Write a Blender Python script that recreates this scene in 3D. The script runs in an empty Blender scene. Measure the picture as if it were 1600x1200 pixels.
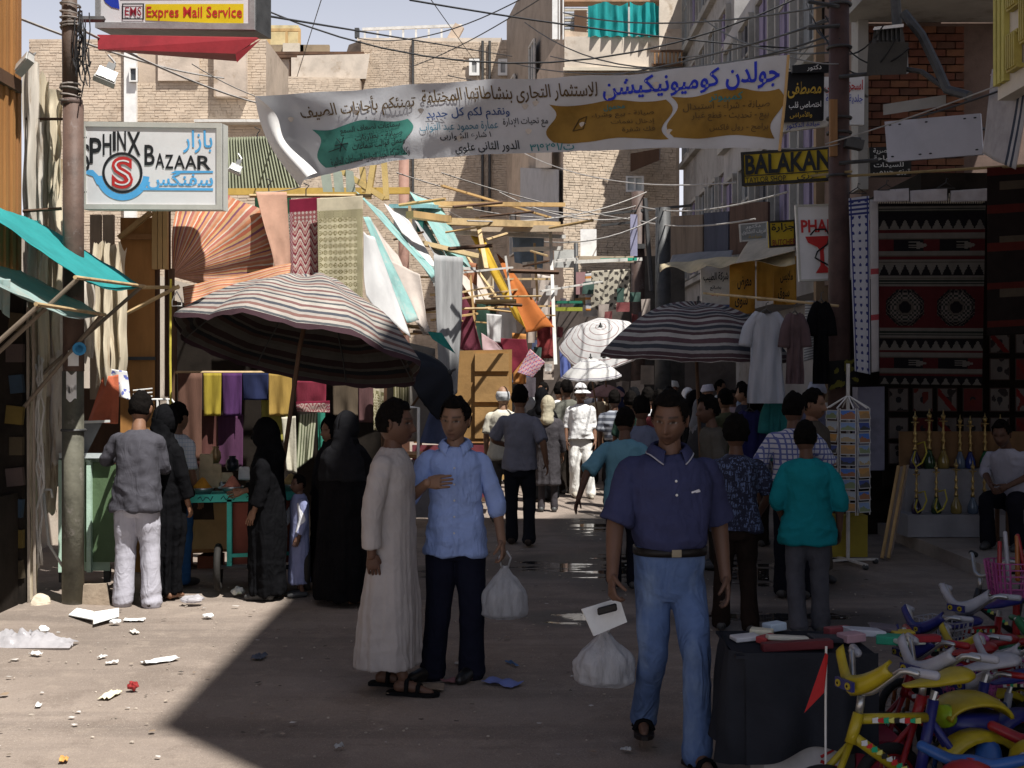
import bpy, bmesh, math, random
import numpy as np
from mathutils import Vector, Matrix, noise, Euler
from mathutils.bvhtree import BVHTree
R = math.radians
SC = bpy.context.scene
COL = SC.collection

# ---------------------------------------------------------------- camera
EYE = 1.8
cam_d = bpy.data.cameras.new('camera'); cam_d.lens = 45; cam_d.sensor_width = 36
cam_d.shift_y = -12/1600; cam_d.clip_end = 3000; cam_d.clip_start = .1
cam = bpy.data.objects.new('camera', cam_d); cam.location = (0, 0, EYE)
cam.rotation_euler = (R(90), 0, 0); COL.objects.link(cam); SC.camera = cam

# ---------------------------------------------------------------- sky and sun
SUN = Vector((.36, -.42, 1)).normalized()            # towards the sun: right, behind the camera, high
wd = bpy.data.worlds.new('World'); SC.world = wd; wd.use_nodes = True
_n = wd.node_tree.nodes; _b = _n['Background']
_s = _n.new('ShaderNodeTexSky'); _s.sky_type = 'NISHITA'; _s.sun_disc = False
_s.sun_elevation = math.asin(SUN.z); _s.sun_rotation = math.atan2(SUN.x, SUN.y)
_s.air_density = 1.0; _s.dust_density = 1.0; _s.ozone_density = 1.5; _s.altitude = 80
# dusty summer haze: the sky pales towards the horizon all the way round
_tc0 = _n.new('ShaderNodeTexCoord'); _sx = _n.new('ShaderNodeSeparateXYZ'); _mr = _n.new('ShaderNodeMapRange'); _mr.interpolation_type = 'SMOOTHSTEP'
_mr.inputs['From Min'].default_value = .6; _mr.inputs['From Max'].default_value = 0.0
_mx = _n.new('ShaderNodeMix'); _mx.data_type = 'RGBA'; _mx.inputs[7].default_value = (14.0, 14.1, 15.6, 1)
_l = wd.node_tree.links
_l.new(_tc0.outputs['Generated'], _sx.inputs[0]); _l.new(_sx.outputs['Z'], _mr.inputs['Value']); _l.new(_mr.outputs[0], _mx.inputs[0])
_l.new(_s.outputs[0], _mx.inputs[6]); _l.new(_mx.outputs[2], _b.inputs['Color'])
_b.inputs['Strength'].default_value = .046
sl = bpy.data.lights.new('sun', 'SUN'); sl.energy = 5.0; sl.angle = R(.5); sl.color = (1, .97, .92)
so = bpy.data.objects.new('sun', sl); so.rotation_euler = SUN.to_track_quat('Z', 'Y').to_euler()
so.location = (6, -6, 20); COL.objects.link(so)
SC.view_settings.view_transform = 'Standard'; SC.view_settings.look = 'None'
SC.view_settings.exposure = 0.55; SC.view_settings.gamma = 1; SC.view_settings.use_curve_mapping = False
SC.cycles.max_bounces = 6; SC.cycles.diffuse_bounces = 2; SC.cycles.transparent_max_bounces = 8

TMP = bpy.data.scenes.new('workbench')
def evaluated(o):
    TMP.collection.objects.link(o)
    with bpy.context.temp_override(scene=TMP, view_layer=TMP.view_layers[0]):
        dg = bpy.context.evaluated_depsgraph_get(); me = bpy.data.meshes.new_from_object(o.evaluated_get(dg))
    TMP.collection.objects.unlink(o); return me
# ---------------------------------------------------------------- helpers
F = 2000.0
rng = random.Random(7)
def at(px, py, d):
    """point at distance d (metres along the street) seen at photo pixel px, py"""
    return Vector(((px-800)/F*d, d, EYE-(py-588)/F*d))
def gnd(px, py):
    d = F*EYE/(py-588); return Vector(((px-800)/F*d, d, 0))
def lerp(a, b, t): return a+(b-a)*t

def wl(o):
    v = Vector((0, 0, 0))
    while o is not None:
        v = v+o.location; o = o.parent
    return v

class MB:
    def __init__(s): s.v = []; s.f = []; s.uv = None; s.c = None; s.fc = None
    def add(s, vs, fs):
        n = len(s.v); s.v += [Vector(p) for p in vs]; s.f += [tuple(i+n for i in f) for f in fs]; return s
    def box(s, c, d, rot=None, taper=1.0):
        x, y, z = d[0]/2, d[1]/2, d[2]/2
        vs = [Vector((i*x*(taper if k > 0 else 1), j*y*(taper if k > 0 else 1), k*z)) for k in (-1, 1) for j in (-1, 1) for i in (-1, 1)]
        if rot is not None:
            m = rot if isinstance(rot, Matrix) else Euler(rot).to_matrix(); vs = [m @ v for v in vs]
        c = Vector(c)
        return s.add([v+c for v in vs], [(0, 2, 3, 1), (4, 5, 7, 6), (0, 1, 5, 4), (2, 6, 7, 3), (0, 4, 6, 2), (1, 3, 7, 5)])
    def bar(s, p, q, w, h=None):
        p = Vector(p); q = Vector(q); h = h or w; t = q-p
        m = t.to_track_quat('Z', 'Y').to_matrix()
        return s.box((p+q)/2, (w, h, t.length), m)
    def hexa(s, pts):
        """8 points, bottom ring 0-3 then top ring 4-7"""
        return s.add(pts, [(0, 3, 2, 1), (4, 5, 6, 7), (0, 1, 5, 4), (1, 2, 6, 5), (2, 3, 7, 6), (3, 0, 4, 7)])
    def tube(s, pts, r, n=8, cap=True, sy=1.0, up=None):
        pts = [Vector(p) for p in pts]; N = len(pts)
        rs = [r(i/(N-1)) for i in range(N)] if callable(r) else (list(r) if hasattr(r, '__len__') else [r]*N)
        T = []
        for i in range(N):
            t = pts[min(i+1, N-1)]-pts[max(i-1, 0)]; T.append(t.normalized() if t.length > 1e-9 else Vector((0, 0, 1)))
        u = Vector(up) if up is not None else (Vector((1, 0, 0)) if abs(T[0].x) < .8 else Vector((0, 1, 0)))
        vs = []
        for i in range(N):
            u = (u-T[i]*u.dot(T[i])).normalized(); w = T[i].cross(u)
            for k in range(n):
                a = 2*math.pi*k/n; vs.append(pts[i]+u*(math.cos(a)*rs[i])+w*(math.sin(a)*rs[i]*sy))
        fs = []
        for i in range(N-1):
            for k in range(n):
                k2 = (k+1) % n; fs.append((i*n+k, i*n+k2, (i+1)*n+k2, (i+1)*n+k))
        if cap: fs += [tuple(range(n-1, -1, -1)), tuple((N-1)*n+k for k in range(n))]
        return s.add(vs, fs)
    def limb(s, pts, rs, n=14, sub=5, sy=1.0, up=None, flat=False):
        """smooth tapered closed tube with rounded ends"""
        pts = [Vector(p) for p in pts]; P = []; Q = []
        m = len(pts)
        for i in range(m-1):
            p0 = pts[max(i-1, 0)]; p1 = pts[i]; p2 = pts[i+1]; p3 = pts[min(i+2, m-1)]
            for k in range(sub):
                t = k/sub
                c = .5*((2*p1)+(p2-p0)*t+(2*p0-5*p1+4*p2-p3)*t*t+(3*p1-p0-3*p2+p3)*t**3)
                lin = p1.lerp(p2, t); P.append(c.lerp(lin, .35)); tt = t*t*(3-2*t); Q.append(lerp(rs[i], rs[i+1], tt))
        P.append(pts[-1]); Q.append(rs[-1])
        a = (P[0]-P[1]).normalized(); b = (P[-1]-P[-2]).normalized()
        P = [P[0]+a*Q[0]*.7, P[0]+a*Q[0]*.45]+P+[P[-1]+b*Q[-1]*.45, P[-1]+b*Q[-1]*.7]
        Q = [Q[0]*.35, Q[0]*.8]+Q+[Q[-1]*.8, Q[-1]*.35]
        if flat: P = P[:-2]; Q = Q[:-2]
        return s.tube(P, Q, n, True, sy, up)
    def rings(s, rs, n=24, cap=True):
        """rs: list of (cx, cy, z, rx, ry[, exponent]) horizontal rings"""
        vs = []
        for r in rs:
            cx, cy, z, rx, ry = r[:5]; e = r[5] if len(r) > 5 else 2.2
            for k in range(n):
                a = 2*math.pi*k/n; c, sn = math.cos(a), math.sin(a)
                vs.append((cx+rx*math.copysign(abs(c)**(2/e), c), cy+ry*math.copysign(abs(sn)**(2/e), sn), z))
        fs = []; N = len(rs)
        for i in range(N-1):
            for k in range(n):
                k2 = (k+1) % n; fs.append((i*n+k, i*n+k2, (i+1)*n+k2, (i+1)*n+k))
        if cap: fs += [tuple(range(n-1, -1, -1)), tuple((N-1)*n+k for k in range(n))]
        return s.add(vs, fs)
    def lathe(s, prof, o=(0, 0, 0), n=16, axis=None):
        o = Vector(o); vs = []
        q = axis.to_track_quat('Z', 'Y').to_matrix() if axis is not None else None
        for r, z in prof:
            for k in range(n):
                a = 2*math.pi*k/n; p = Vector((r*math.cos(a), r*math.sin(a), z)); vs.append(o+((q @ p) if q is not None else p))
        fs = []; N = len(prof)
        for i in range(N-1):
            for k in range(n):
                k2 = (k+1) % n; fs.append((i*n+k, i*n+k2, (i+1)*n+k2, (i+1)*n+k))
        if prof[0][0] > 1e-6: fs.append(tuple(range(n-1, -1, -1)))
        if prof[-1][0] > 1e-6: fs.append(tuple((N-1)*n+k for k in range(n)))
        return s.add(vs, fs)
    def ball(s, c, r, n=10, m=7):
        r = r if hasattr(r, '__len__') else (r, r, r); c = Vector(c); vs = []; fs = []
        for i in range(m+1):
            p = math.pi*i/m
            for k in range(n):
                a = 2*math.pi*k/n; vs.append(c+Vector((r[0]*math.sin(p)*math.cos(a), r[1]*math.sin(p)*math.sin(a), r[2]*math.cos(p))))
        for i in range(m):
            for k in range(n):
                k2 = (k+1) % n; fs.append((i*n+k, (i+1)*n+k, (i+1)*n+k2, i*n+k2))
        return s.add(vs, fs)
    def torus(s, c, R_, r, axis, n=28, m=8):
        q = Vector(axis).to_track_quat('Z', 'Y').to_matrix(); c = Vector(c); vs = []; fs = []
        for i in range(n):
            a = 2*math.pi*i/n
            for k in range(m):
                b = 2*math.pi*k/m; rr = R_+r*math.cos(b)
                vs.append(c+q @ Vector((rr*math.cos(a), rr*math.sin(a), r*math.sin(b))))
        for i in range(n):
            for k in range(m):
                i2 = (i+1) % n; k2 = (k+1) % m; fs.append((i*m+k, i2*m+k, i2*m+k2, i*m+k2))
        return s.add(vs, fs)
    def sheet(s, fn, nu, nv, col=None):
        """surface fn(u, v) on a grid, with uv; col(u, v) gives a colour for each face"""
        n0 = len(s.v); vs = []; fs = []
        if s.uv is None: s.uv = [(0, 0)]*n0
        for j in range(nv+1):
            for i in range(nu+1):
                vs.append(fn(i/nu, j/nv)); s.uv.append((i/nu, j/nv))
        for j in range(nv):
            for i in range(nu):
                a = j*(nu+1)+i; fs.append((a, a+1, a+nu+2, a+nu+1))
                if col is not None:
                    if s.fc is None: s.fc = [(1, 1, 1)]*len(s.f)
                    s.fc.append(col((i+.5)/nu, (j+.5)/nv))
        s.add(vs, fs); return s
    def mesh(s, name):
        me = bpy.data.meshes.new(name); me.from_pydata([tuple(v) for v in s.v], [], s.f)
        if s.uv is not None and len(s.uv) == len(s.v):
            ul = me.uv_layers.new(name='UVMap'); li = np.zeros(len(me.loops), dtype=np.int32); me.loops.foreach_get('vertex_index', li)
            ul.data.foreach_set('uv', np.array(s.uv, dtype=np.float32)[li].ravel())
        if s.fc is not None:
            ca = me.color_attributes.new('Col', 'FLOAT_COLOR', 'CORNER')
            lt = np.zeros(len(me.polygons), dtype=np.int32); me.polygons.foreach_get('loop_total', lt)
            c = np.ones((len(me.polygons), 4), dtype=np.float32); c[:, :3] = np.array(s.fc, dtype=np.float32)
            ca.data.foreach_set('color', np.repeat(c, lt, axis=0).ravel())
        return me
    def build(s, name, m, parent=None, smooth=False, local=False, fixn=False):
        if not local:
            if parent is not None: off = wl(parent)
            else:
                xs = [v.x for v in s.v]; ys = [v.y for v in s.v]; zs = [v.z for v in s.v]
                off = Vector(((min(xs)+max(xs))/2, (min(ys)+max(ys))/2, min(zs)))
            s.v = [v-off for v in s.v]
        me = s.mesh(name)
        if fixn:
            b = bmesh.new(); b.from_mesh(me); bmesh.ops.recalc_face_normals(b, faces=b.faces); b.to_mesh(me); b.free()
        o = link(name, me, m, parent, smooth)
        if parent is None and not local: o.location = off
        return o

def link(name, me, m, parent=None, smooth=False):
    if m is not None: me.materials.append(m)
    if smooth: me.polygons.foreach_set('use_smooth', [True]*len(me.polygons))
    o = bpy.data.objects.new(name, me); COL.objects.link(o)
    if parent is not None: o.parent = parent
    return o
def tag(o, label, cat, group=None, kind=None):
    if label: o['label'] = label
    if cat: o['category'] = cat
    if group: o['group'] = group
    if kind: o['kind'] = kind
    return o
def thing(name, label, cat, loc, rz=0, group=None):
    o = bpy.data.objects.new(name, None); COL.objects.link(o); o.location = loc; o.rotation_euler = (0, 0, rz)
    o.empty_display_size = .1
    return tag(o, label, cat, group)
def struct(o): o['kind'] = 'structure'; return o
def stuff(o): o['kind'] = 'stuff'; return o
def copy_tree(o, parent=None, mats=None):
    c = o.copy()
    if mats and o.type == 'MESH' and o.name.split('.')[0] in mats:
        c.data = o.data.copy(); c.data.materials.clear(); c.data.materials.append(mats[o.name.split('.')[0]])
    COL.objects.link(c)
    if parent is not None: c.parent = parent
    for ch in [x for x in COL.objects if x.parent == o]: copy_tree(ch, c, mats)
    return c

# ---------------------------------------------------------------- materials
_mc = {}
def _nodes(name):
    m = bpy.data.materials.new(name); m.use_nodes = True; nt = m.node_tree
    return m, nt, nt.nodes, nt.links, nt.nodes['Principled BSDF']
def _rgb(c): return (c[0], c[1], c[2], 1)
def _noise(nt, scale, detail=4, rough=.6, coord=None, stretch=None):
    tc = nt.nodes.new('ShaderNodeTexCoord'); n = nt.nodes.new('ShaderNodeTexNoise')
    n.inputs['Scale'].default_value = scale; n.inputs['Detail'].default_value = detail; n.inputs['Roughness'].default_value = rough
    src = tc.outputs[coord or 'Object']
    if stretch:
        mp = nt.nodes.new('ShaderNodeMapping'); mp.inputs['Scale'].default_value = stretch
        nt.links.new(src, mp.inputs[0]); src = mp.outputs[0]
    nt.links.new(src, n.inputs['Vector']); return n
def _mix(nt, fac, a, b, mode='MIX'):
    m = nt.nodes.new('ShaderNodeMix'); m.data_type = 'RGBA'; m.blend_type = mode
    for sk, v in ((m.inputs[0], fac), (m.inputs[6], a), (m.inputs[7], b)):
        if hasattr(v, 'is_linked'): nt.links.new(v, sk)
        elif isinstance(v, (int, float)): sk.default_value = v
        else: sk.default_value = _rgb(v)
    return m.outputs[2]
def _ramp(nt, src, stops, const=False):
    r = nt.nodes.new('ShaderNodeValToRGB'); e = r.color_ramp.elements
    r.color_ramp.interpolation = 'CONSTANT' if const else 'LINEAR'
    while len(e) < len(stops): e.new(.5)
    for el, (p, c) in zip(e, stops): el.position = p; el.color = _rgb(c) if not isinstance(c, (int, float)) else (c, c, c, 1)
    nt.links.new(src, r.inputs[0]); return r.outputs[0]
def _math(nt, op, a, b=None):
    m = nt.nodes.new('ShaderNodeMath'); m.operation = op
    for i, v in enumerate((a, b)):
        if v is None: continue
        if hasattr(v, 'is_linked'): nt.links.new(v, m.inputs[i])
        else: m.inputs[i].default_value = v
    return m.outputs[0]
def _bump(nt, h, bsdf, strength, dist=.01):
    b = nt.nodes.new('ShaderNodeBump'); b.inputs['Strength'].default_value = strength; b.inputs['Distance'].default_value = dist
    nt.links.new(h, b.inputs['Height']); nt.links.new(b.outputs[0], bsdf.inputs['Normal'])
def mat(col, rough=.8, var=.18, vs=3.0, bump=.25, bs=40.0, metal=0.0, spec=.3, col2=None, f2=.5, stretch=None, trans=0.0, bd=.01):
    key = ('m', col, rough, var, vs, bump, bs, metal, spec, col2, f2, stretch, trans, bd)
    if key in _mc: return _mc[key]
    m, nt, N, L, b = _nodes('surface')
    n = _noise(nt, vs, 5, .65, None, stretch)
    lo = tuple(max(0, c*(1-var*1.6)) for c in col); hi = tuple(min(1, c*(1+var)) for c in col)
    c = _ramp(nt, n.outputs[0], [(.3, lo), (.5, col), (.72, hi)])
    if col2 is not None:
        n2 = _noise(nt, vs*1.7, 6, .7, None, stretch)
        k = _ramp(nt, n2.outputs[0], [(max(0, f2-.06), 0.0), (min(1, f2+.06), 1.0)]); c = _mix(nt, k, c, col2)
    L.new(c, b.inputs['Base Color'])
    b.inputs['Roughness'].default_value = rough; b.inputs['Metallic'].default_value = metal
    b.inputs['Specular IOR Level'].default_value = spec
    if bump > 0:
        nb = _noise(nt, bs, 4, .6, None, stretch); _bump(nt, nb.outputs[0], b, bump, bd)
    if trans > 0: _translucent(nt, b, c, trans)
    _mc[key] = m; return m
def _translucent(nt, b, c, f):
    t = nt.nodes.new('ShaderNodeBsdfTranslucent'); mx = nt.nodes.new('ShaderNodeMixShader'); mx.inputs[0].default_value = f
    if hasattr(c, 'is_linked'): nt.links.new(c, t.inputs[0])
    else: t.inputs[0].default_value = _rgb(c)
    nt.links.new(b.outputs[0], mx.inputs[1]); nt.links.new(t.outputs[0], mx.inputs[2])
    nt.links.new(mx.outputs[0], nt.nodes['Material Output'].inputs[0])
def vmat(rough=.85, bump=.2, bs=150, var=.15, vs=6, trans=0.0, spec=.2, sheen=0.0):
    """colour from the Col attribute"""
    key = ('v', rough, bump, bs, var, vs, trans, spec, sheen)
    if key in _mc: return _mc[key]
    m, nt, N, L, b = _nodes('printed_colour')
    a = N.new('ShaderNodeVertexColor'); a.layer_name = 'Col'
    n = _noise(nt, vs, 5, .65); k = _ramp(nt, n.outputs[0], [(.3, 1-var*1.5), (.6, 1.0)])
    c = _mix(nt, 1.0, a.outputs[0], k, 'MULTIPLY'); L.new(c, b.inputs['Base Color'])
    b.inputs['Roughness'].default_value = rough; b.inputs['Specular IOR Level'].default_value = spec
    if sheen: b.inputs['Sheen Weight'].default_value = sheen
    if bump: nb = _noise(nt, bs, 3); _bump(nt, nb.outputs[0], b, bump, .004)
    if trans: _translucent(nt, b, c, trans)
    _mc[key] = m; return m
def stripes(cols, coord='UV', axis=1, rep=8, trans=.25, rough=.9, warp=0.0):
    """woven stripes: cols = list of (position, colour) inside one repeat, along uv axis"""
    key = ('s', tuple(cols), coord, axis, rep, trans, rough)
    if key in _mc: return _mc[key]
    m, nt, N, L, b = _nodes('striped_cloth')
    tc = N.new('ShaderNodeTexCoord'); sp = N.new('ShaderNodeSeparateXYZ'); L.new(tc.outputs[coord], sp.inputs[0])
    w = _noise(nt, 9, 3); wv = _math(nt, 'MULTIPLY', w.outputs[0], .012)
    x = _math(nt, 'FRACT', _math(nt, 'MULTIPLY', _math(nt, 'ADD', sp.outputs[axis], wv), rep))
    c = _ramp(nt, x, list(cols), True)
    n = _noise(nt, 5, 5, .7); k = _ramp(nt, n.outputs[0], [(.3, .7), (.65, 1.0)]); c = _mix(nt, 1.0, c, k, 'MULTIPLY')
    L.new(c, b.inputs['Base Color']); b.inputs['Roughness'].default_value = rough; b.inputs['Specular IOR Level'].default_value = .15
    nb = _noise(nt, 90, 3); _bump(nt, nb.outputs[0], b, .3, .004)
    if trans: _translucent(nt, b, c, trans)
    _mc[key] = m; return m

WOOD = mat((.33, .17, .07), .75, .3, 2.2, .5, 26, stretch=(1, 1, .12))
WOOD_L = mat((.52, .34, .15), .75, .25, 2.5, .4, 26, stretch=(1, 1, .15))
WOOD_D = mat((.11, .06, .035), .75, .3, 2.5, .4, 26, stretch=(1, 1, .15))
BAMBOO = mat((.5, .36, .19), .6, .25, 5, .3, 20)
POLE = mat((.085, .055, .045), .6, .3, 4, .35, 30, spec=.4, col2=(.16, .13, .12), f2=.62)
IRON = mat((.05, .05, .05), .55, .3, 8, .2, 40, spec=.5)
STEEL = mat((.45, .45, .44), .35, .15, 8, .1, 40, metal=.8)
WIRE = mat((.03, .03, .032), .6, .2, 5, 0)
WIRE_L = mat((.35, .33, .31), .7, .2, 5, 0)
WHITE = mat((.78, .77, .74), .6, .08, 5, .1, 50)
DIRTYW = mat((.62, .6, .56), .75, .15, 4, .2, 40, col2=(.4, .36, .3), f2=.66)
BLACKC = mat((.008, .008, .009), .9, .3, 6, .3, 60, spec=.1)
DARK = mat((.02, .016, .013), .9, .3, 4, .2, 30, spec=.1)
PAPER = mat((.8, .8, .78), .85, .06, 12, .2, 30)
# ---------------------------------------------------------------- lettering
_AR = {  # isolated, final, initial, medial
'ا': (0xFE8D, 0xFE8E), 'أ': (0xFE83, 0xFE84), 'إ': (0xFE87, 0xFE88), 'آ': (0xFE81, 0xFE82), 'ة': (0xFE93, 0xFE94), 'د': (0xFEA9, 0xFEAA), 'ذ': (0xFEAB, 0xFEAC),
'ر': (0xFEAD, 0xFEAE), 'ز': (0xFEAF, 0xFEB0), 'و': (0xFEED, 0xFEEE), 'ى': (0xFEEF, 0xFEF0), 'ء': (0xFE80,)}
for _ch, _c in zip('بتثجحخسشصضطظعغفقكلمنهي', (0xFE8F, 0xFE95, 0xFE99, 0xFE9D, 0xFEA1, 0xFEA5, 0xFEB1, 0xFEB5, 0xFEB9, 0xFEBD, 0xFEC1, 0xFEC5, 0xFEC9, 0xFECD, 0xFED1, 0xFED5, 0xFED9, 0xFEDD, 0xFEE1, 0xFEE5, 0xFEE9, 0xFEF1)):
    _AR[_ch] = (_c, _c+1, _c+2, _c+3)
_AR['ئ'] = (0xFE89, 0xFE8A, 0xFE8B, 0xFE8C)
_LA = {'ا': (0xFEFB, 0xFEFC), 'أ': (0xFEF7, 0xFEF8), 'إ': (0xFEF9, 0xFEFA)}
def arabic(s):
    out = []; i = 0; n = len(s); prev_joins = False
    while i < n:
        ch = s[i]
        if ch not in _AR: out.append(ch); prev_joins = False; i += 1; continue
        if ch == 'ل' and i+1 < n and s[i+1] in _LA:
            out.append(chr(_LA[s[i+1]][1 if prev_joins else 0])); prev_joins = False; i += 2; continue
        f = _AR[ch]; nxt = i+1 < n and s[i+1] in _AR and s[i+1] != 'ء' and len(f) == 4
        if nxt and prev_joins: g = f[3]
        elif nxt: g = f[2]
        elif prev_joins and len(f) > 1: g = f[1]
        else: g = f[0]
        out.append(chr(g)); prev_joins = nxt; i += 1
    # reverse for left-to-right layout, keep digit runs in order
    res = []; run = []
    for c in out[::-1]:
        if c.isdigit(): run.insert(0, c)
        else: res += run; run = []; res.append(c)
    return ''.join(res+run)
_tc = {}
def glyphs(s, res=2, bold=0.0):
    key = (s, res, bold)
    if key in _tc: return _tc[key]
    t = arabic(s) if any(c in _AR for c in s) else s
    cu = bpy.data.curves.new('t', 'FONT'); cu.body = t; cu.resolution_u = res; cu.offset = bold
    o = bpy.data.objects.new('t', cu)
    me = evaluated(o)
    vs = [(v.co.x, v.co.y) for v in me.vertices]; fs = [tuple(p.vertices) for p in me.polygons]
    bpy.data.objects.remove(o); bpy.data.curves.remove(cu); bpy.data.meshes.remove(me)
    x0 = min(v[0] for v in vs); x1 = max(v[0] for v in vs); y0 = min(v[1] for v in vs); y1 = max(v[1] for v in vs)
    vs = [((x-x0)/(x1-x0), 1-(y-y0)/(y1-y0)) for x, y in vs]
    _tc[key] = (vs, fs, (x1-x0)/(y1-y0)); return _tc[key]
def quad(tl, tr, br, bl):
    tl, tr, br, bl = map(Vector, (tl, tr, br, bl))
    return lambda u, v: tl.lerp(tr, u).lerp(bl.lerp(br, u), v)
def qpx(tl, tr, br, bl, d):
    """quad facing the camera at distance(s) d from pixel corners"""
    ds = d if hasattr(d, '__len__') else (d,)*4
    return quad(*(at(p[0], p[1], q) for p, q in zip((tl, tr, br, bl), ds)))
def qn(q): return (q(1, .5)-q(0, .5)).cross(q(.5, 0)-q(.5, 1)).normalized()
def letter(parent, q, s, rect, m, off=.004, res=2, bold=0.0, warp=None, name='lettering'):
    """text stretched into rect (u0, v0, u1, v1) of surface q, a little proud of it"""
    vs, fs, asp = glyphs(s, res, bold); u0, v0, u1, v1 = rect
    mb = MB(); P = []
    for x, y in vs:
        u = lerp(u0, u1, x); v = lerp(v0, v1, y)
        if warp: u, v = warp(u, v)
        e = .01
        a = q(u, v); n = (q(u+e, v)-q(u-e, v)).cross(q(u, v-e)-q(u, v+e))
        n = n.normalized() if n.length > 1e-12 else Vector((0, -1, 0))
        P.append(a-n*off if n.y > 0 else a+n*off)
    mb.add(P, fs); return mb.build(name, m, parent)
def flat(parent, q, pts, m, off=.003, name='lettering', sub=1):
    """flat painted polygon in the uv of surface q"""
    P = []; N = len(pts)
    for i in range(N):
        for k in range(sub):
            t = k/sub; P.append((lerp(pts[i][0], pts[(i+1) % N][0], t), lerp(pts[i][1], pts[(i+1) % N][1], t)))
    n = qn(q)
    if n.y > 0: n = -n
    mb = MB().add([q(u, v)+n*off for u, v in P], [tuple(range(len(P)))]); return mb.build(name, m, parent)
def panel(name, q, m, depth, parent, nu=1, nv=1):
    """a board with thickness behind surface q"""
    n = qn(q)
    if n.y > 0: n = -n
    a = [q(0, 1), q(1, 1), q(1, 0), q(0, 0)]; b = [p-n*depth for p in a]
    return MB().hexa(b+a).build(name, m, parent, fixn=True)
def frame(name, q, m, w, depth, parent, proud=.01):
    """four edge strips round surface q, w metres wide"""
    n = qn(q)
    if n.y > 0: n = -n
    W = (q(1, 0)-q(0, 0)).length; H = (q(0, 1)-q(0, 0)).length; a = w/W; b = w/H
    mb = MB()
    for (u0, v0, u1, v1) in ((0, 0, 1, b), (0, 1-b, 1, 1), (0, b, a, 1-b), (1-a, b, 1, 1-b)):
        f = [q(u0, v1), q(u1, v1), q(u1, v0), q(u0, v0)]
        mb.hexa([p-n*depth for p in f]+[p+n*proud for p in f])
    return mb.build(name, m, parent, fixn=True)
# ================================================================ SETTING
# ---- ground: packed earth street
def ground():
    m, nt, N, L, b = _nodes('packed_earth')
    n1 = _noise(nt, .55, 6, .6); n2 = _noise(nt, 5, 6, .7); n3 = _noise(nt, 60, 3, .6); n6 = _noise(nt, 1.7, 7, .72); n7 = _noise(nt, 130, 2, .5)
    n4 = _noise(nt, 1.0, 5, .6, None, (.22, 2.4, 1))
    c = _ramp(nt, n1.outputs[0], [(.3, (.185, .148, .122)), (.52, (.265, .214, .177)), (.72, (.32, .262, .22))])
    c = _mix(nt, _ramp(nt, n4.outputs[0], [(.48, 0.0), (.66, .6)]), c, (.14, .112, .094))
    c = _mix(nt, _ramp(nt, n2.outputs[0], [(.52, 0.0), (.7, .5)]), c, (.38, .31, .25))
    c = _mix(nt, _ramp(nt, n3.outputs[0], [(.3, .35), (.42, 0.0)]), c, (.13, .1, .08))
    c = _mix(nt, _ramp(nt, n6.outputs[0], [(.54, 0.0), (.58, .5), (.7, .75)]), c, (.19, .15, .122)); c = _mix(nt, _ramp(nt, n7.outputs[0], [(.62, 0.0), (.68, .6)]), c, (.46, .4, .34))
    # wet ground: spilled water along the middle and right of the street, standing in thin puddles
    tc = N.new('ShaderNodeTexCoord'); wet = None; pw = _noise(nt, 2.6, 4, .6, None, (.6, 1.9, 1)); dw = _noise(nt, 1.1, 4, .6)
    for (px, py, rx, ry) in ((925, 822, .55, 1.6), (870, 885, .8, .9), (700, 895, .6, .45), (1185, 895, .9, 1.6), (1000, 890, .9, 1.7), (1225, 965, 1.0, .5), (900, 965, .5, .35)):
        g = gnd(px, py); vm = N.new('ShaderNodeMapping'); vm.inputs['Location'].default_value = (-g.x/rx, -g.y/ry, 0); vm.inputs['Scale'].default_value = (1/rx, 1/ry, 0)
        L.new(tc.outputs['Object'], vm.inputs[0]); ln = N.new('ShaderNodeVectorMath'); ln.operation = 'LENGTH'; L.new(vm.outputs[0], ln.inputs[0])
        k = _math(nt, 'SUBTRACT', 1.0, ln.outputs['Value']); wet = k if wet is None else _math(nt, 'MAXIMUM', wet, k)
    w1 = _ramp(nt, _math(nt, 'ADD', wet, _math(nt, 'MULTIPLY', dw.outputs[0], .9)), [(.38, 0.0), (.75, 1.0)])
    w2 = _ramp(nt, _math(nt, 'ADD', _math(nt, 'MULTIPLY', wet, .35), pw.outputs[0]), [(.72, 0.0), (.75, 1.0)])
    c = _mix(nt, _math(nt, 'MULTIPLY', w1, .8), c, (.06, .05, .043)); c = _mix(nt, w2, c, (.03, .027, .025))
    L.new(c, b.inputs['Base Color']); b.inputs['Specular IOR Level'].default_value = .4
    ro = _math(nt, 'SUBTRACT', .93, _math(nt, 'MULTIPLY', w1, .35)); ro = _math(nt, 'MULTIPLY', ro, _math(nt, 'SUBTRACT', 1.0, _math(nt, 'MULTIPLY', w2, .9))); L.new(ro, b.inputs['Roughness'])
    h = _math(nt, 'ADD', _math(nt, 'MULTIPLY', n2.outputs[0], .7), _math(nt, 'MULTIPLY', n3.outputs[0], .35))
    h = _math(nt, 'MULTIPLY', h, _math(nt, 'SUBTRACT', 1.0, w2)); _bump(nt, h, b, .7, .03)
    xs = [-900, -300, -80, -30, -14]+[i*.5 for i in range(-18, 20)]+[14, 30, 80, 300, 900]
    ys = [-600, -100, -30, -8]+[i*.5 for i in range(0, 64)]+[36, 44, 60, 100, 300, 1500]
    mb = MB(); nx = len(xs)
    for y in ys:
        for x in xs:
            z = .012*noise.noise((x*.7, y*.7, 0)) if abs(x) < 12 and 0 <= y < 34 else 0
            z += .05*max(0, 1-abs(x+3.75)/.7) if 6 < y < 14 else 0
            mb.v.append(Vector((x, y, z)))
    for j in range(len(ys)-1):
        for i in range(nx-1): mb.f.append((j*nx+i, j*nx+i+1, (j+1)*nx+i+1, (j+1)*nx+i))
    struct(mb.build('ground', m, smooth=True, local=True))
ground()

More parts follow.
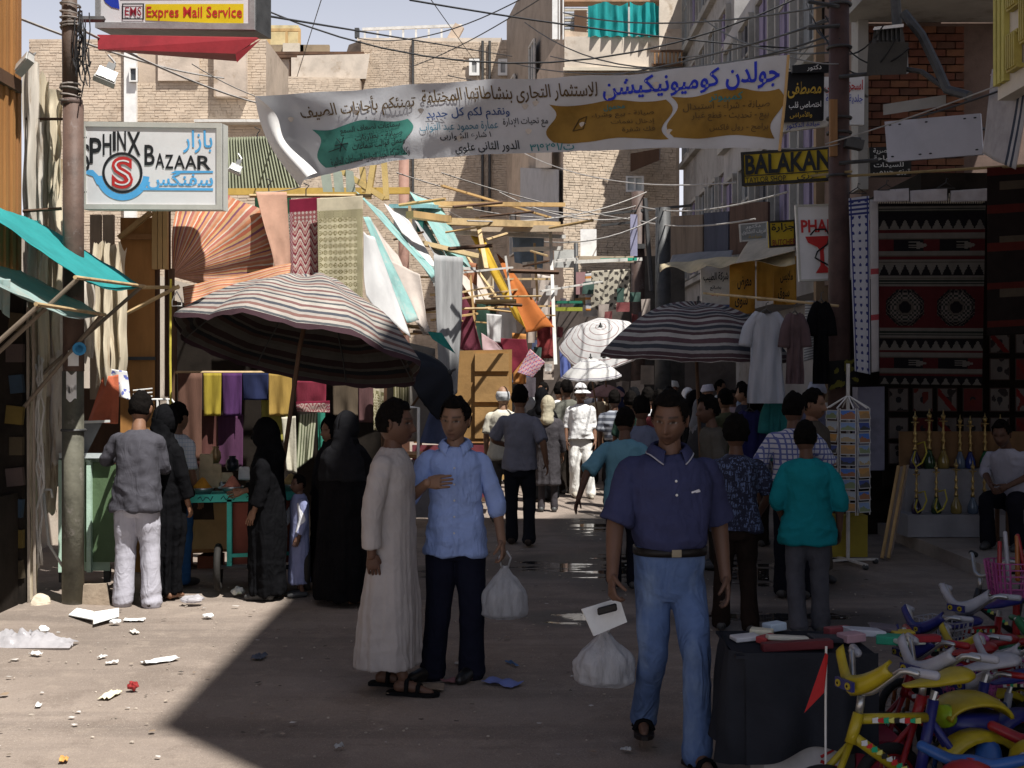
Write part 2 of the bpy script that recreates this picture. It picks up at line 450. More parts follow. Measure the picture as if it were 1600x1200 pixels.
def brickwork(parent, q, bw, bh, m, depth=.03, jit=.25, seed=1, holes=(), name='brickwork'):
    """real bricks laid in courses over surface q (one mesh, too small to pick apart)"""
    r = random.Random(seed); W = (q(1, 0)-q(0, 0)).length; H = (q(0, 1)-q(0, 0)).length
    n = qn(q); n = -n if n.y > .2 else n
    mb = MB(); rows = int(H/bh)
    for j in range(rows):
        x = -r.random()*bw
        while x < W:
            w = bw*r.uniform(.75, 1.2); x0 = max(x, 0); x1 = min(x+w-.01, W)
            yj = r.uniform(-.06, .06)*bh
            v0 = (j*bh+yj+.009)/H; v1 = ((j+1)*bh+yj)/H
            x += w
            if x1-x0 < .03 or v1 > 1 or v0 < 0: continue
            u0, u1 = x0/W, x1/W
            if any(u1 > h[0] and u0 < h[2] and v1 > h[1] and v0 < h[3] for h in holes): continue
            p = depth*r.uniform(1-jit*2, 1)
            a = [q(u0, v1), q(u1, v1), q(u1, v0), q(u0, v0)]
            mb.add([s-n*.01 for s in a]+[s+n*p+Vector((r.uniform(-.004, .004), 0, r.uniform(-.005, .005))) for s in a],
                   [(4, 5, 6, 7), (0, 1, 5, 4), (1, 2, 6, 5), (2, 3, 7, 6), (3, 0, 4, 7)])
    o = mb.build(name, m, parent); o['kind'] = 'stuff'; return o
def window(parent, q, fr, pane, w=.06, deep=.06, mull=1, name='window'):
    f = frame(name, q, fr, w, .05, parent, .03)
    n = qn(q); n = -n if n.y > .2 else n
    p = quad(*(q(u, v)-n*.02 for u, v in ((0, 0), (1, 0), (1, 1), (0, 1))))
    panel('pane', p, pane, .03, f)
    if mull:
        mb = MB(); mb.bar(q(.5, .03), q(.5, .97), .05); mb.build('mullion', fr, f)
    return f

MUD = mat((.5, .4, .31), .95, .18, 1.2, .5, 14, col2=(.38, .29, .22), f2=.62)
MUD_L = mat((.6, .5, .41), .95, .2, .9, .5, 18, col2=(.36, .27, .19), f2=.6)
BRK = mat((.58, .47, .36), .95, .16, 2.2, .5, 30, col2=(.45, .35, .26), f2=.6)
BRK2 = mat((.61, .5, .385), .95, .15, 3.0, .5, 30, col2=(.46, .36, .27), f2=.62)
PLAST = mat((.62, .54, .45), .9, .18, .8, .35, 25, col2=(.38, .3, .22), f2=.64)
GREYP = mat((.3, .29, .27), .9, .2, 1.0, .3, 25, col2=(.2, .18, .16), f2=.62)
CREAM = mat((.62, .55, .44), .85, .12, 1.2, .25, 25, col2=(.45, .38, .3), f2=.66)
GLASSD = mat((.05, .055, .06), .25, .3, 3, 0, spec=.5)

# ---- brick house far left, behind the shop signs (faces the camera, lit)
def house(name, label, loc): return thing(name, label, 'building', loc)
h = house('brick_house', 'rough tan brick house wall behind the round emblem shop sign', (-7.5, 28, 0))
MB().box((-8.0, 29.5, 4.6), (5.2, 2.8, 9.2)).build('wall', MUD, h)
q = quad((-10.6, 28.1, 9.2), (-5.4, 28.1, 9.2), (-5.4, 28.1, 2.5), (-10.6, 28.1, 2.5))
brickwork(h, q, .22, .06, BRK, .014, .3, 3, holes=((.42, 0, .6, .14),))
MB().box((-8.35, 28.04, 6), (.26, .14, 6.6)).build('buttress', WHITE, h)
q2 = qpx((202, 105), (215, 105), (215, 128), (202, 128), 27.9); window(h, q2, WHITE, GLASSD, .03, .05, 0)
MB().box((-7.3, 28.05, 8.72), (.9, .08, .9)).build('plaster_patch', MUD_L, h)
MB().box((-6.15, 28.0, 8.7), (.7, .22, 1.6)).build('shutter', MUD_L, h)
MB().box((-6.1, 27.95, 7.35), (1.6, .35, .06)).build('ledge', DIRTYW, h)

# ---- long brick house closing the street
h = house('brick_house', 'wide tan brick house with uneven roofline closing the street', (-5, 46, 0))
MB().box((-4.6, 48.6, 6.5), (9, 5, 13.0)).build('wall', MUD, h)
top = lambda px, py: at(px, py, 46)
q = qpx((560, 62), (800, 66), (800, 640), (560, 640), 46)
hl = [((730-560)/240, 26/575, (750-560)/240, 57/575), ((778-560)/240, 26/575, (790-560)/240, 57/575)]
brickwork(h, q, .22, .064, BRK, .016, .3, 5, holes=hl)
MB().box(at(680, 350, 46.24), (5.6, .4, 13.2)).build('wall', BRK2, h)
for px in (741, 786):
    window(h, qpx((px-8, 92), (px+8, 92), (px+8, 118), (px-8, 118), 45.9), WHITE, mat((.32, .32, .31), .5), .1, .05, 0)
for px in (645, 754, 765): MB().tube([at(px, 64, 45.9), at(px, 330, 45.9)], .05, 6).build('drain_pipe', IRON, h)
q = qpx((398, 118), (562, 122), (562, 640), (398, 640), 45); brickwork(h, q, .22, .068, BRK2, .02, .35, 9)
MB().box(at(480, 380, 45.35), (3.8, .5, 11.5)).build('wall', MUD, h)
MB().hexa([at(455, 125, 45.4), at(572, 123, 45.4), at(572, 123, 46.5), at(455, 125, 46.5), at(455, 87, 45.4), at(578, 84, 45.4), at(578, 84, 46.5), at(455, 87, 46.5)]).build('roof_room', PLAST, h)
MB().hexa([at(395, 125, 45.6), at(456, 125, 45.6), at(456, 125, 46.6), at(395, 125, 46.6), at(395, 92, 45.6), at(456, 92, 45.6), at(456, 92, 46.6), at(395, 92, 46.6)]).build('roof_room', MUD_L, h)
for px in (413, 436, 454): MB().bar(at(px, 123, 45.5), at(px, 93, 45.5), .08).build('post', WOOD_D, h)
MB().box(at(430, 92, 45.8), (1.7, .8, .1)).build('eave', WOOD_D, h)
MB().box(at(500, 86, 45.8), (3.2, .6, .1)).build('eave', WOOD_D, h)
r0 = MB().box(at(428, 66, 47.5), (1.9, .6, 1.1)).build('roof_room', mat((.6, .5, .28), .8), h)
for px in (403, 420, 448, 468): MB().bar(at(px, 92, 46.9), at(px, 46, 46.9), .09).build('post', WOOD_L, r0)
MB().bar(at(401, 47, 46.9), at(469, 47, 46.9), .1).build('lintel', WOOD_L, r0)
for px, w in ((424, 38), (460, 30), (492, 46)):
    MB().box(at(px, 80, 46.2), (w/F*46, .2, .42)).build('shutter', mat((.3, .23, .15), .85), h)
MB().box(at(456, 82, 46.1), (.6, .3, .6)).build('plaster_patch', CREAM, h)
MB().hexa([at(540, 86, 46), at(564, 86, 45.7), at(564, 86, 47), at(540, 86, 47), at(545, 70, 46), at(564, 63, 45.7), at(564, 63, 47), at(545, 70, 47)]).build('roof_room', mat((.13, .1, .08), .9), h)
for i in range(8):
    px = 570+i*20; MB().bar(at(px, 63, 46.6), at(px, 45-i*.5, 46.6), .07).build('railing_post', DIRTYW, h)
MB().bar(at(566, 46, 46.6), at(722, 40, 46.6), .1).build('railing', DIRTYW, h)
MB().box(at(712, 52, 46.5), (.35, .3, .6), (0, .5, 0)).build('chimney', MUD, h)
MB().box(at(558, 52, 46.5), (.16, .2, .35)).build('chimney', IRON, h)
MB().box(at(672, 66, 46.3), (5.2, .6, .16)).build('parapet', PLAST, h)

# ---- tall corner house with the teal curtains
P1 = at(880, 588, 34); P0 = at(790, 588, 46); P2 = at(1062, 588, 35)
h = house('corner_house', 'tall corner house with teal curtains hung across its top balcony', (P1.x+.8, 36, 0))
def prism(pts, z0, z1): return MB().add([(p[0], p[1], z0) for p in pts]+[(p[0], p[1], z1) for p in pts], [tuple(range(len(pts)-1, -1, -1)), tuple(range(len(pts), 2*len(pts)))]+[(i, (i+1) % len(pts), (i+1) % len(pts)+len(pts), i+len(pts)) for i in range(len(pts))])
prism([(P1.x+.04, P1.y+.06), (P2.x, P2.y+.06), (P2.x+1, 46), (P0.x+.04, P0.y)], 0, 11.0).build('wall', MUD, h, fixn=True)
prism([(P1.x+.02, P1.y+1.6), (P2.x, P2.y+1.6), (P2.x+1, 45.8), (P0.x+.04, P0.y)], 11.0, 14.6).build('wall', mat((.33, .27, .215), .9, .15, 1.2, .4, 20), h, fixn=True)
q = quad((P1.x, P1.y, 10.7), (P2.x-.1, P2.y, 10.7), (P2.x-.1, P2.y, 2), (P1.x, P1.y, 2))
brickwork(h, q, .19, .068, BRK2, .02, .35, 13, holes=((.62, .62, .85, .72),))
sd = quad((P0.x, P0.y, 14), (P1.x, P1.y, 14), (P1.x, P1.y, 2), (P0.x, P0.y, 2))
def onq(q, u, v, off=0):
    n = qn(q); n = -n if n.y > .2 else n
    return q(u, v)+n*off
for u in (.12, .5):
    for v in (.16, .55):
        qq = quad(onq(sd, u, v, .03), onq(sd, u+.09, v, .03), onq(sd, u+.09, v+.12, .03), onq(sd, u, v+.12, .03)); window(h, qq, DIRTYW, GLASSD, .05, .05, 1)
# grey patched panel below on the dark flank and the front pier
MB().hexa([at(813, 360, 40), at(873, 360, 34.2), at(876, 360, 34.6), at(815, 360, 40.6), at(813, 262, 40), at(873, 265, 34.2), at(876, 265, 34.6), at(815, 262, 40.6)]).build('shutter', mat((.4, .4, .41), .7, .1), h)
MB().hexa([at(837, 262, 36), at(862, 262, 34.6), at(864, 262, 35), at(839, 262, 36.6), at(837, 215, 36), at(862, 215, 34.6), at(864, 215, 35), at(839, 215, 36.6)]).build('plaster_patch', PLAST, h)
# balcony parapet, curtain rods, back wall
MB().hexa([at(882, 108, 33.9), at(1031, 108, 34), at(1031, 108, 34.5), at(882, 108, 34.4), at(882, 57, 33.9), at(1031, 57, 34), at(1031, 57, 34.5), at(882, 57, 34.4)]).build('parapet', PLAST, h)
MB().hexa([at(880, 110, 33.8), at(1018, 110, 33.8), at(1018, 110, 34.2), at(880, 110, 34.2), at(880, 105, 33.8), at(1018, 105, 33.8), at(1018, 105, 34.2), at(880, 105, 34.2)]).build('ledge', CREAM, h)
bk = qpx((882, -60), (1031, -60), (1031, 60), (882, 60), 35.2); panel('back_wall', bk, mat((.5, .48, .46), .9), .2, h)
for i in range(14):
    y = 4+i*4; MB().box(at(925, y, 35.0), (1.5, .06, .035)).build('blind_slat', mat((.62, .55, .42) if i % 2 else (.5, .54, .62), .8), h)
MB().box(at(957, 3, 34.2), (2.6, .5, .12)).build('roof_edge', mat((.42, .26, .16), .8), h)
dr = MB().box(at(907, 38, 34.9), (.34, .1, .75)).build('door', WOOD_D, h)
MB().bar(at(867, 62, 34), at(867, -40, 34), .14).build('post', WHITE, h)
for i in range(3): MB().bar(at(868+i*6, 62, 33.95), at(868+i*6, -40, 33.95), .035).build('railing_bar', WHITE, h)
TEALC = mat((.02, .36, .36), .8, .25, 2, .3, 40, stretch=(4, 1, .3), trans=.25)
for x0, x1, sd_ in ((919, 981, 1), (984, 1030, 5)):
    def cf(u, v, x0=x0, x1=x1, s=sd_):
        p = at(lerp(x0, x1, u), lerp(6+3*math.sin(u*9+s), 57, v), 33.85); p.y += .08*math.sin(u*22+s)*(.4+.6*v)+.05*noise.noise((u*7, v*2, s)); return p
    MB().sheet(cf, 40, 12).build('curtain', TEALC, h, smooth=True)
MB().hexa([at(1030, 150, 33.7), at(1068, 150, 34), at(1068, 150, 34.6), at(1030, 150, 34.4), at(1030, -60, 33.7), at(1068, -60, 34), at(1068, -60, 34.6), at(1030, -60, 34.4)]).build('pier', PLAST, h)
MB().box(at(1054, 62, 33.7), (.42, .1, .55)).build('plaster_patch', MUD, h)
MB().hexa([at(1018, 103, 33), at(1066, 103, 33), at(1066, 103, 34), at(1018, 103, 34), at(1018, 99, 33), at(1066, 99, 33), at(1066, 99, 34), at(1018, 99, 34)]).build('balcony_floor', WOOD_D, h)
bf = MB().box(at(1042, 80, 33.0), (.85, .05, .05)).build('balcony_rail', WOOD_D, h)
for i in range(8): MB().bar(at(1023+i*6, 100, 33), at(1023+i*6, 80, 33), .035).build('baluster', WOOD, h)
window(h, qpx((978, 275), (1006, 275), (1006, 300), (978, 300), 33.75), WHITE, mat((.5, .52, .5), .4), .05, .05, 1)
window(h, qpx((984, 215), (1004, 215), (1004, 231), (984, 231), 33.75), WHITE, DIRTYW, .05, .05, 1)
MB().hexa([at(985, 268, 33.4), at(1030, 250, 33.4), at(1032, 250, 34.2), at(987, 268, 34.2), at(985, 240, 33.4), at(1030, 232, 33.4), at(1032, 232, 34.2), at(987, 240, 34.2)]).build('balcony_base', WOOD_D, h)

# ---- right-hand row, far to near -------------------------------------------------
GW = mat((.27, .26, .25), .9, .2, 1.0, .3, 25, col2=(.18, .16, .15), f2=.6)
SHUT_P = mat((.2, .17, .26), .8, .25, 5, .3, 30, stretch=(1, 3, .3)); SHUT_G = mat((.19, .2, .21), .8, .25, 5, .3, 30, stretch=(1, 3, .3)); SHUT_D = mat((.09, .09, .1), .8, .25, 5, .3, 30)
def row_house(name, label, x, y0, y1, z1, wall, floors, shut, bay=1.35, ground_gap=3.0):
    h = house(name, label, (x+1.5, (y0+y1)/2, 0))
    MB().box((x+2, (y0+y1)/2, (z1+ground_gap)/2), (4, y1-y0, z1-ground_gap)).build('wall', wall, h)
    MB().box((x+2.3, (y0+y1)/2, ground_gap/2), (3.4, y1-y0, ground_gap-.004)).build('ground_floor', wall, h)
    n = max(1, int((y1-y0-.4)/bay))
    for (za, zb) in floors:
        MB().box((x-.06, (y0+y1)/2, za-.16), (.16, y1-y0-.02, .12)).build('cornice', GREYP, h)
        for k in range(n):
            yc = y0+.2+(k+.5)*(y1-y0-.4)/n; w = bay*.72
            q = quad((x-.03, yc+w/2, zb), (x-.03, yc-w/2, zb), (x-.03, yc-w/2, za), (x-.03, yc+w/2, za))
            f = MB()
            for s in (-1, 1): f.box((x-.05, yc+s*w/2, (za+zb)/2), (.1, .08, zb-za+.1))
            f.box((x-.05, yc, zb+.04), (.1, w-.07, .08)).box((x-.05, yc, za-.02), (.12, w-.07, .06)); f = f.build('window', GREYP, h)
            sm = shut[(k+int(za)) % len(shut)]
            for s in (-1, 1):
                lf = MB().box((x-.02, yc+s*w/4, (za+zb)/2), (.03, w/2-.07, zb-za-.06)).build('shutter', sm, f)
            MB().box((x-.055, yc, (za+zb)/2), (.03, .04, zb-za-.06)).build('mullion', sm, f)
            if rng.random() < .6: MB().box((x-.045, yc, lerp(za, zb, .66)), (.025, w-.12, .05)).build('crossbar', GREYP, f)
    return h
row_house('shuttered_house', 'tall grey house with pale shutters at the far right, next to corner house', 4.55, 26.2, 34, 12.2, GW, ((4.3, 6.1), (7.5, 9.5), (10.4, 11.9)), (SHUT_G, SHUT_P, SHUT_G))
row_house('shuttered_house', 'grey house with tall purple and dark shutters above the yellow shop sign', 4.3, 17.2, 26, 8.6, mat((.31, .3, .3), .9, .2, 1, .3, 25), ((3.9, 5.6), (6.5, 8.2)), (SHUT_P, SHUT_D, SHUT_G, SHUT_P), 1.5)
# house with orange brick wall
h = house('brick_house', 'low house with orange brick wall behind the hanging street lamp', (5.2, 15.8, 0))
MB().box((5.4, 16.1, 5), (2.5, 1.8, 4.0)).build('wall', mat((.16, .11, .09), .9), h)
MB().box((5.4, 16.1, 7.1), (2.5, 1.78, .2)).build('wall', mat((.28, .26, .3), .9), h)
OB = [mat((.15, .058, .034), .9, .25, 6, .4, 50), mat((.12, .045, .028), .9, .25, 6, .4, 50), mat((.17, .076, .04), .9, .25, 6, .4, 50), mat((.095, .045, .03), .9, .25, 6, .4, 50)]
x0, x1, zb, zt = 4.15, 5.35, 4.2, 5.95; bh = .092; j = 0
brick_me = {}
while zb+(j+1)*bh < zt:
    x = x0-(.11 if j % 2 else 0)
    while x < x1:
        a = max(x, x0); b_ = min(x+.208, x1)
        if b_-a > .03:
            w = round(b_-a, 3); key = (w, rng.randrange(4))
            if key not in brick_me:
                mb = MB().box((0, 0, 0), (w, .06, bh-.016)); me = mb.mesh('brick'); me.materials.append(OB[key[1]]); brick_me[key] = me
            o = bpy.data.objects.new('brick', brick_me[key]); COL.objects.link(o); o.parent = h
            o.location = Vector(((a+b_)/2, 15.17+rng.uniform(-.008, .008), zb+(j+.5)*bh))-wl(h)
        x += .22
    j += 1
MB().box((4.13, 15.2, 5.6), (.12, .3, 3.2)).build('corner_post', GREYP, h)
MB().box((5.0, 14.3, 6.05), (2.2, 1.7, .12)).build('added_shade_slab', GREYP, h)  # deep overhang added to keep sun off the bricks below
MB().box((4.9, 15.16, 6.5), (.5, .1, .7)).build('window', DARK, h)
# brown plaster house between
h = house('plaster_house', 'narrow brown plaster house seen between pole and street lamp', (4.6, 17, 0))
MB().box((5.0, 17.12, 4.7), (1.9, .14, 6.5)).build('wall', mat((.27, .19, .12), .9, .2, 1, .3, 20), h)
MB().box((4.3, 17.02, 6.6), (.35, .05, .6)).build('window', DARK, h)
MB().box((4.6, 16.99, 5.3), (1.0, .06, .05)).build('ledge', GREYP, h)

# ---- tall house at the right edge: cream front with yellow pilasters, upper floors over an open shop
h = house('cream_house', 'tall cream house with yellow pilaster strips at the right edge', (5.7, 5.6, 0))
YEL = mat((.5, .44, .12), .8, .15, 3, .2, 30)
CRL = mat((.62, .56, .47), .9, .1, 1.5, .3, 25)
MB().box((6.2, 4.95, 9.625), (5, 9.6, 11.45)).build('wall', CRL, h)
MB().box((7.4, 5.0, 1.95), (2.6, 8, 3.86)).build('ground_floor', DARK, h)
for y in (9.7, 9.62, 9.54): MB().box((3.68, y, 8.5), (.05, .05, 9)).build('pilaster', YEL, h)
for y, z0, z1 in ((9.34, 4.5, 5.6), (9.1, 4.6, 5.6), (9.34, 4.05, 4.3), (9.1, 4.2, 4.5)):
    g = MB()
    for k in range(5): g.box((3.66, y+k*.035-.07, (z0+z1)/2), (.06, .018, z1-z0))
    g.box((3.67, y, z1), (.05, .2, .03)).box((3.67, y, z0), (.05, .2, .03)); g.build('window_grille', mat((.42, .34, .08), .6), h)
for y in (1.0, 4, 7):
    MB().box((3.95, y, 1.95), (.35, .35, 3.88)).build('column', CRL, h)
# low wing holding the carpet shop (behind the right pole)
h = house('shop_building', 'dark carpet shop with water pipes, under a grey concrete canopy', (5.5, 13, 0))
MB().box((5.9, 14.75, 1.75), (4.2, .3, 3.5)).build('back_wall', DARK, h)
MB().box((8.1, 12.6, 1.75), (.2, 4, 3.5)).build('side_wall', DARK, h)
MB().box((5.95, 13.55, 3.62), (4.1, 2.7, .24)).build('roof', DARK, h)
MB().box((6.0, 13.0, .065), (3.66, 3.2, .13)).build('step', mat((.3, .26, .23), .9, .2, 2, .3, 20), h)
MB().hexa([at(1380, 180, 12.4), at(1478, 165, 12.2), at(1478, 165, 12.9), at(1380, 180, 12.9), at(1380, 163, 12.4), at(1478, 148, 12.2), at(1478, 148, 12.9), at(1380, 163, 12.9)]).build('canopy', GREYP, h)

# ---- left row: near plank-faced shop
h = house('plank_shop', 'tall shop front of brown planks at the left edge', (-5, 7, 0))
MB().box((-5.4, 5.9, 5.9), (3.0, 8.2, 6.6)).build('wall', WOOD_D, h)
MB().box((-6.6, 5.9, 1.3), (.3, 8.2, 2.6)).build('back_wall', DARK, h)
MB().box((-5.25, 9.98, 1.3), (2.9, .1, 2.6)).build('side_wall', DARK, h)
for k in range(9): MB().box((-3.84-.012*(k%2), 9.93-.005*(k%3), .3+k*.24), (.1+.03*(k%2), .05, .14), (0, .1*(k%3-1), 0)).build('shelf_goods', mat([(.06, .045, .025), (.13, .09, .02), (.025, .045, .07), (.07, .05, .045)][k%4], .8), h)
pm = [mat((.36, .17, .055), .7, .3, 2, .5, 24, stretch=(1, 1, .1)), mat((.3, .14, .05), .7, .3, 2, .5, 24, stretch=(1, 1, .1)), mat((.42, .22, .085), .7, .3, 2, .5, 24, stretch=(1, 1, .1))]
y = 7.6; k = 0
while y < 9.98:
    w = rng.uniform(.055, .08)
    MB().box((-3.87+rng.uniform(-.012, .012), y+w/2, 5.4), (.05, w-.008, 5.6)).build('plank', pm[rng.randrange(3)], h); y += w
MB().box((-3.84, 8.8, 4.05), (.06, 2.3, .1)).build('batten', WOOD_D, h)
MB().box((-3.9, 10.06, 6.6), (.3, .1, 2.6)).build('roof_edge', DARK, h)
# dark stuff in that shop: shelves with goods
for z in (.5, .95, 1.4, 1.85):
    MB().box((-4.3, 9.55, z), (.5, .7, .03)).build('shelf', WOOD_D, h)
MB().box((-4.05, 9.9, 1.3), (.07, .07, 2.6)).build('door_post', WOOD_D, h)
MB().box((-3.86, 9.3, .45), (.08, 1.2, .9)).build('counter', DARK, h)
# low house line behind the left stalls, hidden mostly by cloth
h = house('plaster_house', 'low plaster house behind the cloth stalls on the left', (-5.5, 18, 0))
MB().box((-6.2, 18.8, 1.6), (2.6, 14, 3.2)).build('wall', PLAST, h)
MB().box((-4.86, 16, 1.3), (.08, 1.2, 2.2)).build('door', WOOD_D, h)
MB().box((-4.86, 20, 1.6), (.08, 1.2, 1.2)).build('window', WOOD_D, h)
# ================================================================ POLES, WIRES, UMBRELLAS, CLOTH, STALLS
def wire_curve(p, q, sag, n=14):
    p = Vector(p); q = Vector(q); return [p.lerp(q, i/n)-Vector((0, 0, sag*4*(i/n)*(1-i/n))) for i in range(n+1)]
# ---- utility pole on the left: two-tone iron tube with wire bundles
pb = gnd(114, 948); D1 = pb.y
lp = thing('utility_pole', 'thick rusty brown utility pole on the left, grey-green at the bottom', 'pole', pb)
MB().tube([at(114, 948, D1), at(114, 580, D1)], [.084, .082], 20).build('shaft', mat((.13, .125, .095), .7, .3, 5, .4, 30, col2=(.24, .22, .19), f2=.62), lp, True)
MB().tube([at(115, 580, D1), at(114.5, 164, D1)], [.081, .078], 20).build('shaft', mat((.11, .07, .055), .6, .25, 5, .35, 30, col2=(.17, .14, .13), f2=.66), lp, True)
MB().tube([at(110, 164, D1), at(108, -40, D1)], [.06, .058], 16).build('shaft', mat((.1, .07, .055), .6, .25, 5, .3, 30), lp, True)
MB().lathe([(.06, 0), (.083, .01), (.083, .05), (.06, .06)], at(112, 166, D1)).build('collar', POLE, lp, True)
mb = MB()
for i in range(9):
    z = at(0, (10, 20, 26, 34, 42, 136, 142, 150, 156)[i], D1).z; r = .072+.008*rng.random()
    mb.tube([(pb.x-.02+r*math.cos(a*.6), D1+r*math.sin(a*.6), z+.02*math.sin(a*.3+i)) for a in range(12)], .008, 5, False)
stuff(mb.build('wire_wrap', mat((.25, .22, .2), .7), lp))
mb = MB()
for i in range(16):
    x = pb.x+.03+rng.uniform(0, .12); y = D1-rng.uniform(.02, .14); z = at(0, rng.uniform(20, 60), D1).z; pts = []
    for k in range(9): pts.append((x+.05*math.sin(k*.8+i)*k/8, y+.02*math.cos(k+i), z-k*.05*rng.uniform(.7, 1.3)))
    mb.tube(pts, .005, 4, False)
stuff(mb.build('cable_tangle', WIRE, lp))
for z0, z1, w in ((583, 612, 12), (604, 625, 9)):
    MB().add([(pb.x+.083*math.sin(a)+.0, D1-.086*math.cos(a), at(0, lerp(z0, z1, k)+3*math.sin(a*7+k), D1).z) for k in (0, 1) for a in [i*.12-.3 for i in range(9)]], [(i, i+1, i+10, i+9) for i in range(8)]).build('poster_scrap', PAPER, lp)
sb_ = MB().add([(pb.x+.085*math.sin(a), D1-.088*math.cos(a), at(0, z, D1).z) for z in (548, 572) for a in [i*.12-.1 for i in range(9)]], [(i, i+1, i+10, i+9) for i in range(8)]).build('poster_scrap', PAPER, lp)
MB().lathe([(.03, 0), (.052, 0), (.052, .003), (.03, .003), (.03, 0)], at(124, 545, D1-.1), 20, Vector((.2, -1, 0))).build('poster_scrap', mat((.05, .3, .6), .6), lp)
MB().torus(at(115, 672, D1-.0), .088, .012, (0, 0, 1), 24, 6).build('band', IRON, lp)
blk = MB().hexa([gnd(128, 949), gnd(172, 948), gnd(172, 940)+Vector((0, .12, 0)), gnd(128, 940)+Vector((0, .12, 0)), at(130, 914, D1-.02), at(166, 912, D1-.02), at(168, 910, D1+.22), at(130, 912, D1+.22)])
tag(blk.build('concrete_block', mat((.34, .27, .2), .95, .25, 4, .8, 18)), 'small concrete block against the foot of the left pole', 'block')
# rock beside it
mb = MB().ball(at(64, 942, 9.95), (.085, .08, .065), 12, 9); mb.v = [v+(v-at(64, 942, 9.95))*.5*noise.noise(v*11) for v in mb.v]
tag(mb.build('rock', mat((.6, .52, .4), .9, .2, 8, .6, 30)), 'pale rough rock lying left of the utility pole', 'rock')

def pole(px, py0, py1, d, r, label, m=POLE, name='utility_pole', taper=.85):
    z0 = 0 if py0 is None else at(px, py0, d).z
    b = Vector(((px-800)/F*d, d, 0)); p = thing(name, label, 'pole', (b.x, b.y, z0))
    MB().tube([(b.x, d, z0), (b.x, d, lerp(z0, at(px, py1, d).z, .5)), (b.x, d, at(px, py1, d).z)], [r, r*(1+taper)/2, r*taper], 14).build('shaft', m, p, True)
    return p
rp = pole(1311, None, -60, 12.6, .115, 'thick dark red-brown utility pole standing by the postcard rack', mat((.075, .042, .036), .65, .25, 4, .3, 30))
for y in (8, 75, 185, 208, 275): MB().torus(at(1311, y, 12.6), .115, .014, (0, 0, 1), 20, 6).build('band', IRON, rp)
for y, x1, y1 in ((10, 1262, 2), (120, 1362, 115), (215, 1346, 218), (40, 1262, 44), (255, 1372, 250)): MB().tube([at(1311, y, 12.5), at(x1, y1, 12.4)], .02, 6).build('bracket', IRON, rp)
MB().box(at(1334, 225, 12.45), (.17, .12, .09), (0, .2, 0)).build('junction_box', IRON, rp)
MB().box(at(1302, 200, 12.46), (.07, .05, .55)).build('insulator_board', WOOD, rp)
cp = pole(997, None, 300, 27, .16, 'rust brown pole rising behind the white umbrella', POLE)
MB().box(at(997, 385, 26.8), (.3, .1, .1)).build('clamp', IRON, cp)
for y in (328, 345): MB().box(at(1010, y, 26.9), (1.9, .06, .05), (0, -.1, 0)).build('cross_arm', IRON, cp)
MB().tube([at(1018, 455, 26.7), at(1008, 310, 26.9)], .05, 6).build('brace', IRON, cp)
pole(1036, None, 325, 23, .16, 'dark iron pole just right of the rust brown pole', IRON)
pole(631, None, 232, 30, .14, 'faded red pole behind the cloth stalls, left of street centre', mat((.3, .17, .13), .7, .2))
pole(900, 470, 380, 30, .06, 'short dark post left of the white umbrella pole', IRON)

# ---- overhead wires
ORD = ['first', 'second', 'third', 'fourth', 'fifth', 'sixth', 'seventh', 'eighth', 'ninth', 'tenth', 'eleventh', 'twelfth']
def wires(specs, m, label, r=.008):
    for i, (a, b, sag) in enumerate(specs):
        tag(MB().tube(wire_curve(at(*a), at(*b), sag), r, 4).build('overhead_wire', m), label[i] if isinstance(label, list) else label+', '+ORD[sorted(range(len(specs)), key=lambda k: specs[k][1][1]).index(i)]+' from top at its right end', 'wire', 'overhead wires across the street')
wires([((-30, 4, 9.5), (350, 122, 20), .1), ((125, 45, 10.1), (520, 170, 26), .25)], WIRE_L, ['thick pale cable running right from the plank shop past the left pole', 'thin pale wire running down right from the left pole'], .012)
wires([((400, 22, 12), (800, 88, 30), .0), ((400, 10, 16), (1320, -40, 16), .9), ((640, 0, 14), (1330, 80, 20), .1), ((560, 60, 30), (830, -10, 20), .3),
       ((700, 118, 30), (1320, 25, 13), .4), ((640, 105, 30), (860, -12, 18), .1), ((800, 98, 30), (1320, 62, 13), .3), ((860, 88, 30), (1316, 105, 13), .15),
       ((880, 20, 24), (1318, 5, 13), .2), ((820, 35, 24), (1318, 48, 13), .6), ((1060, 90, 24), (1316, 20, 13), .1), ((1100, 30, 20), (1316, 80, 13), .2)], WIRE,
      'dark wire over the street', .011)
wires([((505, -10, 20), (464, 120, 30), .0), ((668, -8, 18), (745, 100, 34), 0)], WIRE, 'thin dark wire off the roofs', .008)
wires([((640, 300, 22), (1000, 320, 27), .35), ((690, 270, 22), (1000, 345, 27), .1), ((780, 300, 26), (1010, 335, 27), .3), ((700, 330, 20), (1035, 335, 23), .5), ((820, 240, 32), (1150, 285, 20), .3),
       ((620, 270, 22), (900, 335, 28), .1), ((1000, 322, 26), (1230, 300, 14), .15), ((1000, 345, 26), (1180, 342, 16), .1), ((730, 345, 18), (1010, 300, 27), .2)], WIRE_L,
      'pale wire strung low', .012)
wires([((1425, 185, 12), (1640, 112, 9), .02), ((1290, 25, 13), (1420, 75, 12), .3), ((1290, 60, 13), (1400, 60, 12), .35), ((1260, 5, 14), (1380, 40, 12), .4), ((1270, 35, 14), (1312, 60, 12.5), .1)], WIRE,
      'dark wire by street lamp', .009)
tag(MB().tube(wire_curve(at(1290, 225, 12.4), at(1600, 118, 9.4), .02), .006, 4).build('overhead_wire', WIRE_L), 'pale straight wire crossing the blank grey sign', 'wire', 'overhead wires across the street')

